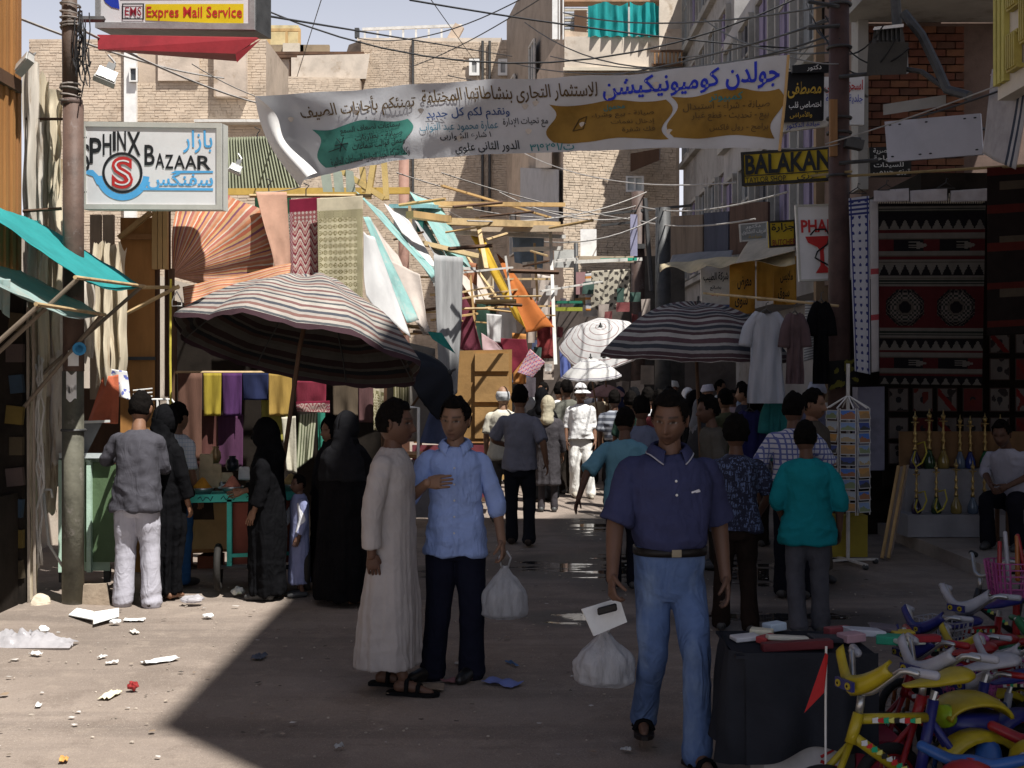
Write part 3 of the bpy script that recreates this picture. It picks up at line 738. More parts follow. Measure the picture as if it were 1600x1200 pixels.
# ---- lamps
sl_ = thing('street_lamp', 'boxy dark street lamp hanging high beside the right pole', 'lamp', at(1390, 118, 12.3))
MB().hexa([at(1354, 118, 12.2), at(1416, 116, 12.2), at(1420, 114, 12.7), at(1360, 116, 12.7), at(1357, 68, 12.2), at(1420, 66, 12.2), at(1418, 70, 12.7), at(1362, 70, 12.7)]).build('housing', mat((.05, .047, .042), .5), sl_)
MB().hexa([at(1362, 68, 12.2), at(1414, 66, 12.2), at(1414, 66, 12.6), at(1364, 68, 12.6), at(1366, 44, 12.2), at(1410, 42, 12.2), at(1408, 44, 12.6), at(1368, 46, 12.6)]).build('ballast_box', IRON, sl_)
for k in range(6): MB().box(at(1371+k*7, 54, 12.17), (.012, .05, .12)).build('fin', IRON, sl_)
MB().hexa([at(1364, 47, 12.1), at(1412, 42, 12.1), at(1412, 42, 12.6), at(1364, 46, 12.6), at(1366, 42, 12.1), at(1412, 37, 12.1), at(1412, 37, 12.6), at(1366, 42, 12.6)]).build('cap', WHITE, sl_)
MB().tube([at(1402, 44, 12.4), at(1400, 10, 12.4), at(1396, -30, 12.4)], .05, 8).build('bracket', IRON, sl_)
MB().tube([at(1412, 20, 12.3), at(1440, 55, 12.2), at(1462, 100, 12.1), at(1480, 140, 12), at(1515, 150, 11.8)], .045, 8).build('arm', IRON, sl_)
MB().tube([at(1415, 108, 12.3), at(1440, 112, 12.2), at(1480, 140, 12)], .025, 6).build('stay', IRON, sl_)
def flood(px, py, d, s, rot, label):
    f = thing('floodlight', label, 'lamp', at(px, py, d)); c = at(px, py, d); E = Euler(rot).to_matrix()
    def tr(mb): mb.v = [c+E @ v for v in mb.v]; return mb
    tr(MB().box((0, 0, 0), (.28*s, .1*s, .2*s), None, .8)).build('housing', mat((.33, .32, .3), .6), f)
    tr(MB().box((0, -.06*s, 0), (.24*s, .02*s, .16*s))).build('lens', mat((.4, .4, .38), .2), f)
    tr(MB().box((0, .02*s, .17*s), (.1*s, .08*s, .14*s))).build('gear_box', IRON, f)
    tr(MB().tube([(0, .03*s, .2*s), (.02*s, .08*s, .34*s), (-.1*s, .1*s, .44*s)], .015*s, 6)).build('bracket', STEEL, f)
flood(166, 120, 10.2, .62, (-.5, .35, .3), 'small grey floodlight hanging right of the left pole top')
flood(40, 100, 9.8, .6, (-.6, -.6, -.5), 'small floodlight on the plank shop corner')
flood(368, 264, 17, .62, (-.4, .4, .2), 'small floodlight beside the round emblem shop sign')

# ---- umbrellas
def umbrella(label, c, rad, dome, nrm, gores, m, pole_to=None, rim_m=None, rot=0.0, sagk=.12, name='market_umbrella', rows=16, under=None, rnd=0.0, fin=True, pw=1.75):
    c = Vector(c); n = Vector(nrm).normalized(); q = n.to_track_quat('Z', 'Y').to_matrix()
    base = Vector(pole_to) if pole_to is not None else c-n*1.0
    u = thing(name, label, 'umbrella', base)
    def pt(a, t, off=0):
        k = a*gores/(2*math.pi); fk = abs((k % 1)-.5)*2       # 1 at ribs, 0 mid gore
        r = rad*t*(1-(1-fk)*sagk*.55*t)
        wob = 1+rnd*noise.noise((math.cos(a)*2, math.sin(a)*2, t*2+rad))
        z = dome*(1-t**pw)*wob-(1-fk)*sagk*.35*dome*t*t*(1-.3*t)+off
        return c+q @ Vector((r*math.cos(a+rot), r*math.sin(a+rot), z))
    S = 8; NA = gores*S; mb = MB(); mb.uv = []
    for j in range(rows+1):
        for i in range(NA+1):
            t = max(.004, j/rows); a = 2*math.pi*i/NA; mb.v.append(pt(a, t)); mb.uv.append((i/NA*gores, t))
    for j in range(rows):
        for i in range(NA): b = j*(NA+1)+i; mb.f.append((b, b+NA+1, b+NA+2, b+1))
    mb.build('canopy', m, u, True)
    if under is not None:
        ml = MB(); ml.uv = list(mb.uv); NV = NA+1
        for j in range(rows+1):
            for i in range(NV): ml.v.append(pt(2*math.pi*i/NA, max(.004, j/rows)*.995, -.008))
        ml.f = [tuple(reversed(f)) for f in mb.f]; ml.build('shade_lining', under, u, True)  # added inner layer, its dark colour stands in for shade under the canopy
    rm = rim_m or m; mb = MB(); mb.uv = []
    for i in range(NA+1):
        a = 2*math.pi*i/NA; p = pt(a, 1); e = pt(a, .93)
        mb.v += [p+n*.003, p-n*(.035+.008*math.sin(i*2.2))*rad]; mb.uv += [(i/NA*gores, .96), (i/NA*gores, 1.0)]
    mb.f = [(2*i, 2*i+1, 2*i+3, 2*i+2) for i in range(NA)]; mb.build('valance', rm, u, True)
    for k in range(gores):
        a = 2*math.pi*k/gores+math.pi/gores*0
        mb = MB().tube([pt(a, t, -.012) for t in (.03, .3, .6, .85, .99)], .006*max(1, rad), 5); rb = mb.build('rib', IRON, u)
        MB().tube([pt(a, .55, -.014), c+n*(dome*.35)], .005*max(1, rad), 5).build('strut', IRON, rb)
    top = c+n*dome
    MB().tube([top-n*.01, c, base], .018*max(.7, rad), 8).build('pole', mat((.13, .07, .04), .6), u)
    if fin: MB().lathe([(.03, -.01), (.03, .02), (.012, .03), (.012, .07), (0, .08)], top, 8, n).build('finial', IRON, u)
    return u
ST1 = stripes([(0, (.4, .37, .33)), (.16, (.17, .09, .085)), (.28, (.38, .35, .31)), (.42, (.07, .075, .09)), (.54, (.34, .31, .28)), (.66, (.2, .11, .095)), (.78, (.38, .345, .31)), (.9, (.08, .085, .09))], 'UV', 1, 5, .03)
ST2 = stripes([(0, (.44, .42, .39)), (.2, (.12, .07, .08)), (.42, (.36, .35, .33)), (.54, (.06, .065, .08)), (.72, (.33, .31, .29)), (.84, (.09, .055, .06))], 'UV', 1, 5.0, .03)
SHADE_LIN = stripes([(0, (.1, .09, .08)), (.2, (.04, .025, .025)), (.45, (.09, .08, .07)), (.55, (.02, .022, .026)), (.7, (.06, .035, .03)), (.85, (.09, .08, .07))], 'UV', 1, 6, 0)  # canopy stripes darkened to paint the shade underneath
ST3 = stripes([(0, (.82, .81, .8)), (.78, (.4, .26, .25)), (.9, (.8, .79, .78))], 'UV', 1, 7, .35)
ST4 = stripes([(0, (.82, .81, .79)), (.86, (.3, .28, .33)), (.95, (.8, .79, .78))], 'UV', 1, 3, .35)
umbrella('large striped umbrella over the spice cart, half in sun', at(468, 545, 10.7), 1.08, .6, (.17, .24, 1), 8, ST1, at(432, 800, 10.75), mat((.06, .03, .038), .9), .35, .18, rnd=.14, under=SHADE_LIN, pw=2.0)
umbrella('large striped umbrella in shade on the right, left edge sunlit', at(1088, 556, 13.2), 1.02, .54, (.03, -.03, 1), 8, ST2, at(1098, 790, 13.3), None, .2, .14, rnd=.08, under=SHADE_LIN, pw=2.3)
umbrella('white umbrella with thin red rings, tipped towards the camera', at(941, 536, 20.6), .7, .33, (-.12, -.62, .8), 8, ST3, at(955, 690, 21.2), None, .2, .14, rnd=.05)
umbrella('small white umbrella below the ringed umbrella', at(924, 588, 19.9), .47, .28, (-.05, -.12, 1), 8, ST4, at(943, 700, 19.9), None, .3, .2, rnd=.06)
umbrella('small faded brown umbrella behind the white capped man', at(947, 618, 21), .36, .18, (0, 0, 1), 8, mat((.2, .12, .13), .9, .3, 5, .2, 30, trans=.1), at(947, 690, 21), None, .3, .2)
umbrella('dark folded umbrella tilted at the right end of the spice stall', at(668, 600, 12.6), .42, .25, (.75, -.2, .4), 8, mat((.012, .014, .02), .8), at(640, 640, 12.9), None, .3, .2)

# ---- cloth helper: hanging sheet with folds
def cloth(name, label, cat, pts, d, m, folds=.02, fr=14, sag=0.0, parent=None, nu=30, nv=24, group=None, seed=None, hem=0.0, colf=None, thick=.004):
    s = seed if seed is not None else rng.random()*50
    ds = d if hasattr(d, '__len__') else (d,)*4
    c = [at(p[0], p[1], q) for p, q in zip(pts, ds)]; q = quad(*c); n = qn(q)
    def fn(u, v):
        p = q(u, v); k = noise.noise((u*fr*.5+s, v*1.2, s))*.7+.5*math.sin(u*fr+s+1.5*noise.noise((u*2, v*2, s)))
        p = p+n*folds*k*(.35+.65*v)-Vector((0, 0, sag*4*u*(1-u)*(1-v*.3)))
        if hem: p.z += hem*noise.noise((u*5, s, 1))*v
        return p
    mb = MB().sheet(fn, nu, nv, colf); o = mb.build(name, m, parent, True)
    if thick:
        md = o.modifiers.new('thickness', 'SOLIDIFY'); md.thickness = thick; md.offset = 0
    if parent is None: tag(o, label, cat, group)
    return o
# ---- teal awnings on the left shop
TEAL = mat((.05, .42, .42), .8, .15, 2, .2, 30, trans=.45); TEALG = mat((.3, .4, .38), .85, .2, 2, .3, 25, col2=(.42, .38, .32), f2=.55, trans=.15)
def awning(label, outer_far, outer_near, wall_far, wall_near, m, sag=.06):
    a = thing('cloth_awning', label, 'awning', (wall_far+wall_near)/2)
    q = quad(wall_far, outer_far, outer_near, wall_near)
    def fn(u, v): p = q(u, v); p.z -= sag*4*v*(1-v)*u+.015*noise.noise((u*6, v*6, 3)); return p
    o = MB().sheet(fn, 24, 20).build('canopy', m, a, True); md = o.modifiers.new('thickness', 'SOLIDIFY'); md.thickness = .004
    MB().tube([outer_far+(outer_far-outer_near)*.05, outer_near+(outer_near-outer_far)*.05], .014, 8).build('edge_rod', BAMBOO, a)
    for p, w in ((outer_far, wall_far), (outer_near, wall_near)):
        MB().tube([p, Vector((w.x, w.y, p.z-.75))], .016, 8).build('strut', mat((.2, .16, .12), .7), a)
    return a
awning('bright teal cloth awning sloping from the plank shop', at(222, 447, 10.4), at(123, 434, 8.9), Vector((-3.82, 10.3, 3.05)), Vector((-3.82, 8.9, 3.05)), TEAL)
awning('dusty grey teal awning below the bright teal one', at(160, 491, 9.9), at(62, 476, 8.15), Vector((-3.82, 9.95, 2.62)), Vector((-3.82, 8.1, 2.62)), TEALG)
tag(cloth('cloth_scrap', '', '', [(-20, 436), (16, 436), (14, 497), (-14, 470)], 8.6, TEALG, .02, parent=None), 'small torn teal scrap hanging at the left edge', 'cloth')
# ---- torn cream sheets hung beside the plank shop
SACK = mat((.62, .54, .4), .9, .22, 3, .5, 14, col2=(.36, .26, .16), f2=.6, stretch=(3, 3, .35))
PLASTIC = mat((.66, .6, .52), .45, .2, 4, .3, 14, col2=(.45, .36, .27), f2=.6, stretch=(2, 2, .4), trans=.2)
sk = thing('torn_sacking', 'torn cream sacking sheets hung beside the left pole', 'cloth', at(70, 920, 10.4))
for i, (x0, x1, y0, y1, d) in enumerate([(36, 60, 95, 470, 10.25), (52, 78, 120, 330, 10.45), (70, 100, 140, 300, 10.5), (40, 70, 190, 420, 10.3), (66, 98, 250, 560, 10.5), (46, 72, 380, 700, 10.3), (62, 104, 470, 730, 10.5), (44, 60, 500, 960, 10.2), (60, 96, 620, 800, 10.55), (130, 150, 400, 560, 10.9), (148, 172, 380, 600, 11.0), (170, 196, 385, 590, 11.1)]):
    def fn(u, v, x0=x0, x1=x1, y0=y0, y1=y1, d=d, i=i):
        w = 1-.55*max(0, v-.55)*(1+noise.noise((u*4+i, v*3, i)))
        p = at(lerp(x0, x1, .5+(u-.5)*w)+6*noise.noise((v*3, i, 1)), lerp(y0+14*noise.noise((u*6, i, 2)), y1+26*noise.noise((u*6, i, 4)), v), d)
        p.y += .05*math.sin(u*9+i)+.05*noise.noise((u*5, v*4, i)); return p
    MB().sheet(fn, 14, 40).build('sheet', SACK if i % 3 else PLASTIC, sk, True)
MB().tube([at(40, 186, 10.3), at(98, 186, 10.3)], .012, 6).build('rod', WOOD_D, sk)
MB().tube([at(36, 330, 10.2), at(96, 326, 10.2)], .014, 6).build('rod', WOOD_D, sk)
for x in (43, 52): MB().tube([at(x, 480, 10.0), at(x+2, 960, 10.0)], .012, 6).build('post', mat((.3, .25, .2), .8), sk)
cb = MB()
for i in range(4):
    cb.tube([at(58+rng.uniform(-4, 12), lerp(560, 880, k/8)+rng.uniform(-10, 10), 10.15) for k in range(9)], .009, 5)
tag(cb.build('hanging_cable', mat((.6, .57, .52), .6), smooth=True), 'pale cables drooping down beside the left pole', 'cable')

# ---- wooden stall fronts beyond the pole
st = thing('wooden_stall', 'brown plank stall front behind the man at the counter', 'stall', Vector((-3.3, 11.6, 0)))
MB().hexa([at(188, 900, 11.6), at(242, 900, 11.6), at(242, 900, 11.8), at(188, 900, 11.8), at(188, 340, 11.6), at(242, 340, 11.6), at(242, 340, 11.8), at(188, 340, 11.8)]).build('door_panel', mat((.42, .2, .06), .65, .35, 1.6, .4, 20, stretch=(1, 1, .25), col2=(.2, .09, .03), f2=.66), st)
MB().box(at(215, 560, 11.57), (.32, .03, .03)).build('batten', IRON, st)
MB().box(at(215, 370, 11.56), (.32, .04, .05)).build('batten', WOOD, st)
for x0, w in ((238, 9), (247, 8), (255, 8)): MB().box(at(x0+w/2, 375, 11.55), (w/F*11.5-.006, .05, .53)).build('plank', WOOD_L, st)
MB().bar(at(186, 372, 11.5), at(236, 332, 11.5), .06, .04).build('brace', WOOD_L, st)
for x in (150, 170): MB().box(at(x, 480, 11.8), (.1, .04, 1.7)).build('plank', mat((.45, .36, .26), .85, .25, 3, .4, 20, stretch=(1, 1, .2)), st)
MB().box(at(160, 740, 12.0), (.55, .08, 1.6)).build('back_panel', WOOD_D, st)
for x in (245, 268): MB().tube([at(x, 960, 11.7), at(x, 420, 11.7)], .03, 6).build('post', WOOD_D, st)
MB().tube([at(155, 512, 11.2), at(280, 447, 11.2)], .018, 6).build('pole', BAMBOO, st)
MB().tube([at(222, 449, 11.3), at(280, 449, 11.3)], .018, 6).build('pole', BAMBOO, st)
tag(MB().tube([at(267, 436, 11.2), at(266, 560, 11.2), at(267, 640, 11.2)], .01, 6).build('yellow_rope', mat((.6, .5, .08), .8)), 'yellow rope hanging from the stall pole', 'rope')
hk = MB(); hk.tube([at(276, 455, 11.15), at(269, 470, 11.15), at(269, 478, 11.15), at(284, 478, 11.15), at(284, 470, 11.15), at(276, 455, 11.15)], .006, 5)
tag(hk.build('wire_hook', WHITE), 'small white wire frame hanging by the yellow rope', 'hook')
rk = thing('clothes_rack', 'white wire rack behind the man in the grey shirt', 'rack', at(250, 760, 11.4))
MB().tube([at(212, 628, 11.3), at(240, 624, 11.3), at(268, 624, 11.3), at(276, 634, 11.3)], .01, 6).build('bar', WHITE, rk)
for x in (246, 262): MB().tube([at(x, 624, 11.3), at(x, 780, 11.3)], .011, 6).build('upright', WHITE, rk)
for y in (608, 614, 620): MB().tube([at(208, y+2, 11.4), at(238, y-1, 11.4)], .006, 5).build('hook', WHITE, rk)

# ---- orange striped canvas
OST = stripes([(0, (.62, .26, .14)), (.14, (.7, .62, .5)), (.2, (.55, .17, .1)), (.34, (.66, .42, .2)), (.46, (.25, .1, .16)), (.54, (.68, .33, .18)), (.7, (.72, .64, .52)), (.76, (.5, .18, .14)), (.9, (.62, .38, .25))], 'UV', 0, 7, .25)
oc = thing('striped_canvas', 'gathered orange striped canvas awning under the shop sign', 'awning', at(265, 480, 11.9))
def fan(u, v):
    ang = lerp(R(88), R(-20), u); tip = Vector((268, 436)); L = 190 if ang > R(40) else lerp(150, 185, (ang-R(-20))/R(60))
    L *= 1+.05*math.sin(u*15); t = v
    x = tip.x+L*t*math.cos(ang)*(1.02); y = tip.y-L*t*math.sin(ang)*.78-4
    x = min(x, 452); p = at(max(x, 259), max(y, 292), 11.7+.9*t-.12*math.sin(u*5)*t)
    p.y += .02*math.sin(u*26)*t+.28*noise.noise((u*2.6, v*1.6, 2))*t; p.z += .05*noise.noise((u*4, v*2, 7))*t; return p
mb = MB().sheet(fan, 110, 26); o = mb.build('canopy', OST, oc, True)
o2 = cloth('flap', '', '', [(400, 300), (448, 300), (455, 440), (430, 420)], (12.2, 12.4, 12.5, 12.2), mat((.6, .36, .26), .9, .15, 4, .3, 30, trans=.2), .05, 6, parent=oc)
o3 = cloth('flap', '', '', [(285, 448), (455, 412), (452, 442), (290, 482)], (11.7, 11.7, 11.6, 11.6), stripes([(0, (.68, .32, .16)), (.3, (.72, .62, .5)), (.4, (.55, .2, .12)), (.7, (.65, .4, .25))], 'UV', 1, 4, .2), .05, 9, parent=oc)
MB().tube([at(262, 300, 12), at(262, 620, 12)], .03, 6).build('post', WOOD_D, oc)
# ---- patterned cloth lengths hung over a rod
def pat_cream(u, v):
    if v < .12: return (.62, .55, .4)
    if u < .05 or u > .87 or v < .2:
        return (.22, .2, .1) if (int(u*60)+int(v*90)) % 2 else (.58, .52, .34)
    a = (u*9) % 1-.5; b = (v*16) % 1-.5; r = math.hypot(a, b)
    if .22 < r < .36: return (.2, .17, .07)
    if r < .1: return (.16, .12, .05)
    return (.26, .22, .1) if abs(a) > .44 and abs(b) < .2 else (.62, .56, .38)
def pat_burg(u, v):
    if v < .16: return (.2, .015, .04)
    if u < .1 or u > .9: return (.42, .36, .34) if (int(u*50)+int(v*60)) % 3 == 0 else (.28, .08, .1)
    if v < .28: return (.5, .42, .38) if math.hypot((u*8) % 1-.5, (v*20) % 1-.5) < .3 else (.28, .1, .1)
    z = (v*9+2.2*abs((u*3) % 1-.5)) % 1
    return (.22, .03, .05) if z < .3 else ((.55, .48, .42) if z < .6 else ((.32, .12, .12) if z < .75 else (.5, .3, .26)))
def pat_green(u, v):
    if v < .3: return (.025, .09, .05)
    return (.5, .48, .4) if (int(u*20)+int(v*40)) % 2 else (.1, .16, .12)
VC = vmat(.9, .25, 120, .2, 5, .05)
cloth('cloth_length', 'cream cloth length with dark flower print hung above the big umbrella', 'cloth', [(495, 310), (567, 306), (567, 470), (498, 470)], 12.4, VC, .03, 5, nu=70, nv=130, colf=pat_cream, seed=3, group='cloth lengths hung on the left')
cloth('cloth_length', 'burgundy cloth length with white zigzag pattern beside the cream one', 'cloth', [(452, 312), (500, 308), (500, 440), (455, 440)], 12.5, VC, .03, 5, nu=48, nv=90, colf=pat_burg, seed=8, group='cloth lengths hung on the left')
cloth('cloth_length', 'green topped cloth length behind the orange canvas', 'cloth', [(398, 302), (455, 306), (455, 400), (400, 390)], 12.9, VC, .03, 5, nu=30, nv=50, colf=pat_green, seed=9, group='cloth lengths hung on the left')
tag(MB().tube([at(390, 306, 12.6), at(580, 306, 12.6)], .02, 6).build('hanging_rod', BAMBOO), 'bamboo rod that the cloth lengths hang from', 'rod')
for i, (x, y, s) in enumerate(((420, 285, 1), (478, 292, -1), (402, 205, 1))):
    mb = MB().tube([at(x, y+14, 12.5), at(x, y+4, 12.5), at(x+5, y-2, 12.5), at(x-4, y-6, 12.5)], .006, 5)
    tag(mb.build('coat_hanger', IRON), ('dark wire hook above the orange canvas', 'dark wire hook above the cloth lengths', 'dark wire hook high under the banner end')[i], 'hanger')
# green corrugated shutter and yellow timbers behind
cs = thing('corrugated_sheet', 'pale green corrugated sheet roof behind the shop sign', 'sheet', at(400, 300, 20))
def cor(u, v): p = qpx((345, 215), (445, 212), (470, 300), (345, 302), 20)(u, v); p.y += .03*math.sin(u*150); return p
MB().sheet(cor, 160, 4).build('sheet', mat((.36, .38, .27), .7, .15, 2), cs, True)
MB().bar(at(340, 300, 19.8), at(640, 298, 19.8), .08, .1).build('beam', mat((.5, .33, .08), .7), cs)
tf = thing('timber_frame', 'yellow timber posts and braces standing under the white banner', 'frame', at(580, 380, 19))
for a, b, w in (((585, 250), (575, 310), .16), ((530, 265), (600, 310), .12), ((600, 250), (604, 312), .1), ((566, 262), (570, 300), .1)): MB().bar(at(*a, 19), at(*b, 19), w, .08).build('timber', mat((.55, .4, .16), .75), tf)
for i in range(3): MB().hexa([at(505+i*18, 300, 18.8), at(520+i*18, 300, 18.8), at(520+i*18, 300, 19), at(505+i*18, 300, 19), at(500+i*20, 265, 18.8), at(516+i*18, 268, 18.8), at(516+i*18, 268, 19), at(500+i*20, 265, 19)]).build('shutter_scrap', mat((.3, .34, .28), .8), tf)

# ---- sloping awnings in the middle distance
WCL = mat((.74, .73, .72), .85, .08, 3, .2, 30, trans=.3); BEI = mat((.62, .54, .48), .85, .1, 3, .2, 30, trans=.2)
AQ = mat((.34, .58, .55), .8, .18, 3, .2, 30, trans=.3, col2=(.52, .6, .56), f2=.58)
cloth('sloping_sheet', 'white sheet sloping down right of the cream cloth length', 'awning', [(568, 362), (585, 372), (640, 528), (572, 462)], (13, 13.5, 13.2, 12.9), WCL, .05, 6, group='sloping stall sheets')
cloth('sloping_sheet', 'pale aqua strip of sheet between white and beige sheets', 'awning', [(568, 338), (578, 340), (655, 500), (636, 505)], (13.5, 14, 13.6, 13.4), AQ, .04, 5, group='sloping stall sheets')
cloth('sloping_sheet', 'beige sheet sloping behind the aqua strip', 'awning', [(574, 338), (622, 400), (672, 522), (655, 520)], (14.5, 14.6, 14, 13.9), BEI, .05, 6, group='sloping stall sheets')
cloth('sloping_sheet', 'beige flap hanging at the front of the sloping sheet', 'awning', [(605, 405), (656, 428), (670, 522), (645, 500)], (14.2, 14.1, 13.9, 13.9), BEI, .05, 6, group='sloping stall sheets')
cloth('sloping_sheet', 'upper aqua sheet sloping above the beige sheet', 'awning', [(556, 300), (598, 332), (685, 430), (675, 434)], (15, 16.5, 16, 15), AQ, .04, 6, group='sloping stall sheets')
GREYC = mat((.36, .36, .36), .9, .2, 3, .3, 30, stretch=(3, 3, .3))
cloth('hanging_sheet', 'tall grey sheet hanging full height in mid street', 'cloth', [(678, 398), (724, 402), (716, 610), (690, 640)], (15.2, 15.4, 15.4, 15.2), GREYC, .06, 12, seed=4)
cloth('hanging_sheet', 'blue grey cloth hanging low below the grey sheet', 'cloth', [(676, 630), (700, 625), (698, 695), (655, 692)], 13.2, mat((.1, .13, .25), .9), .04, 8)
cloth('hanging_sheet', 'grey cloth corner hanging above the blue cloth', 'cloth', [(690, 600), (706, 602), (700, 634), (676, 632)], 13.1, GREYC, .02, 5)
cloth('hanging_sheet', 'small teal triangle of cloth right of the big umbrella', 'cloth', [(668, 518), (690, 520), (712, 553), (676, 530)], 12.9, mat((.04, .32, .28), .85, trans=.2), .02, 4)
cloth('hanging_sheet', 'dark maroon sheet hanging behind the cabinet', 'cloth', [(722, 455), (735, 480), (756, 560), (718, 545)], 17.5, mat((.14, .03, .05), .9), .04, 6)
cloth('hanging_sheet', 'long yellow cloth strip draped from a pole over the street', 'cloth', [(735, 368), (756, 372), (822, 516), (800, 490)], (19, 19, 18, 18.4), mat((.62, .4, .04), .85, .15, 3, .2, 30, trans=.25), .06, 6)
cloth('hanging_sheet', 'long orange brown cloth draped beside the yellow strip', 'cloth', [(776, 395), (790, 410), (866, 514), (822, 516)], (19.6, 19.6, 18, 18.2), mat((.42, .13, .03), .85, .15, 3, .2, 30, trans=.2), .06, 6)
cloth('hanging_sheet', 'pink flowered cloth hanging askew left of the white umbrella', 'cloth', [(828, 545), (852, 566), (832, 590), (808, 582)], 17.5, vmat(.9, .2, 120, .1, 5, .2), .02, 5, nu=40, nv=30, colf=lambda u, v: (.3, .2, .45) if math.hypot((u*7) % 1-.5, (v*6) % 1-.5) < .22 else ((.6, .1, .14) if (int(u*20)+int(v*17)) % 5 == 0 else (.7, .48, .5)))
cloth('hanging_sheet', 'maroon cloth corner left of the pink flowered cloth', 'cloth', [(770, 528), (822, 530), (826, 552), (800, 585)], 17.9, mat((.16, .015, .03), .9), .03, 5)
cloth('hanging_sheet', 'pale pink cloth above the wooden cabinet', 'cloth', [(752, 520), (775, 535), (790, 552), (754, 548)], 17.2, mat((.7, .5, .52), .9, trans=.2), .02, 4)
# wooden cabinet panel
cbn = thing('wooden_cabinet', 'brown wooden cabinet standing behind the man in the blue shirt', 'cabinet', at(767, 690, 16.4))
MB().hexa([at(708, 690, 16.4), at(800, 690, 16.4), at(800, 690, 17), at(708, 690, 17), at(712, 548, 16.4), at(800, 546, 16.4), at(800, 546, 17), at(712, 548, 17)]).build('carcass', mat((.3, .17, .06), .7, .2, 2, .3, 24), cbn)
for x0, x1, y0, y1 in ((742, 795, 552, 580), (742, 795, 588, 628), (742, 795, 636, 685)): MB().hexa([at(x0, y1, 16.34), at(x1, y1, 16.34), at(x1, y1, 16.42), at(x0, y1, 16.42), at(x0, y0, 16.34), at(x1, y0, 16.34), at(x1, y0, 16.42), at(x0, y0, 16.42)]).build('door_panel', mat((.36, .21, .08), .7, .2, 2, .3, 24), cbn)
# white frame stand
wf = thing('display_stand', 'white tube display stand behind the man in the long robe', 'stand', at(645, 790, 11.8))
MB().tube([at(637, 636, 11.8), at(654, 637, 11.8), at(653, 780, 11.8)], .014, 8).build('tube', WHITE, wf); MB().tube([at(608, 636, 11.9), at(637, 636, 11.8)], .014, 8).build('tube', WHITE, wf)

# ---- scaffold of timber poles over the middle of the street
sc = thing('pole_scaffold', 'tangle of timber poles and planks over the mid street stalls', 'scaffold', at(750, 690, 19))
for a, b, d0, d1, w in [((640, 318), (880, 320), 18, 20, .1), ((660, 345), (870, 352), 18, 20, .16), ((660, 380), (745, 400), 17, 17.5, .1), ((640, 335), (700, 343), 16, 16.5, .14), ((670, 362), (880, 370), 18, 21, .1),
        ((680, 418), (740, 420), 16, 17, .06), ((680, 430), (800, 418), 16, 18, .04), ((680, 445), (712, 448), 15.6, 16, .05), ((690, 462), (770, 448), 16, 18, .035), ((700, 470), (810, 452), 16, 19, .035), ((675, 500), (745, 490), 15.5, 17, .04),
        ((745, 340), (760, 420), 19, 18, .06), ((770, 360), (860, 362), 20, 20, .08), ((800, 390), (880, 388), 20, 20, .1), ((820, 412), (900, 405), 20, 22, .08), ((790, 436), (865, 436), 19, 20, .05), ((835, 380), (840, 470), 20, 20, .06), ((860, 360), (868, 570), 20, 19, .05), ((845, 455), (940, 440), 19, 21, .04), ((880, 410), (1000, 405), 22, 24, .1), ((690, 290), (860, 340), 20, 22, .05), ((700, 360), (780, 470), 19, 18, .04), ((705, 500), (770, 505), 17, 19, .03), ((760, 480), (870, 478), 18, 20, .04), ((735, 430), (745, 540), 18, 18, .05), ((640, 322), (645, 400), 17, 17, .06), ((790, 400), (800, 480), 18, 18, .05)]:
    MB().bar(at(*a, d0), at(*b, d1), w, w*.6).build('timber', rng.choice([BAMBOO, WOOD_L, mat((.58, .44, .24), .75), DIRTYW]), sc)
for a, b, d in (((735, 352), (880, 362), 19.5), ((900, 400), (990, 410), 24)): MB().hexa([at(a[0], b[1], d), at(b[0], b[1], d), at(b[0], b[1], d+1.4), at(a[0], b[1], d+1.4), at(a[0], a[1], d), at(b[0], a[1], d), at(b[0], a[1], d+1.4), at(a[0], a[1], d+1.4)]).build('platform', mat((.45, .36, .26), .85), sc)
# kiosk with aqua roof and odd boxes
ks = thing('aqua_kiosk', 'small white kiosk box with aqua roof above the sloping sheets', 'kiosk', at(640, 365, 17.5))
MB().hexa([at(615, 362, 17.5), at(650, 362, 17.5), at(664, 365, 18.2), at(630, 365, 18.2), at(615, 325, 17.5), at(650, 325, 17.5), at(664, 325, 18.2), at(630, 325, 18.2)]).build('body', WHITE, ks, fixn=True)
MB().hexa([at(608, 325, 17.3), at(672, 325, 17.3), at(690, 327, 18.4), at(620, 325, 18.4), at(608, 319, 17.3), at(672, 319, 17.3), at(690, 321, 18.4), at(620, 319, 18.4)]).build('roof', mat((.25, .5, .52), .7), ks, fixn=True)
MB().box(at(657, 345, 17.4), (.09, .05, .3)).build('door', mat((.02, .12, .1), .7), ks)
for i, (x0, y0, x1, y1, d, c, nm, lb) in enumerate([(866, 390, 897, 418, 22, (.5, .5, .47), 'sign_board', 'faded grey board among the timber poles'), (907, 358, 932, 415, 25, (.78, .78, .77), 'white_board', 'plain white board hung left of the rust pole'), (985, 335, 996, 400, 26, (.3, .3, .42), 'cloth_strip', 'grey blue strip of cloth by the rust pole'), (900, 425, 915, 460, 24, (.35, .2, .2), 'cloth_strip', 'dull red cloth strip among far stalls'), (815, 420, 830, 450, 20, (.55, .5, .45), 'sign_board', 'small pale board with dark print among timbers')]):
    q = qpx((x0, y0), (x1, y0), (x1, y1), (x0, y1), d); n = qn(q)
    tag(panel(nm, q, mat(c, .8), .05, None), lb, 'board')
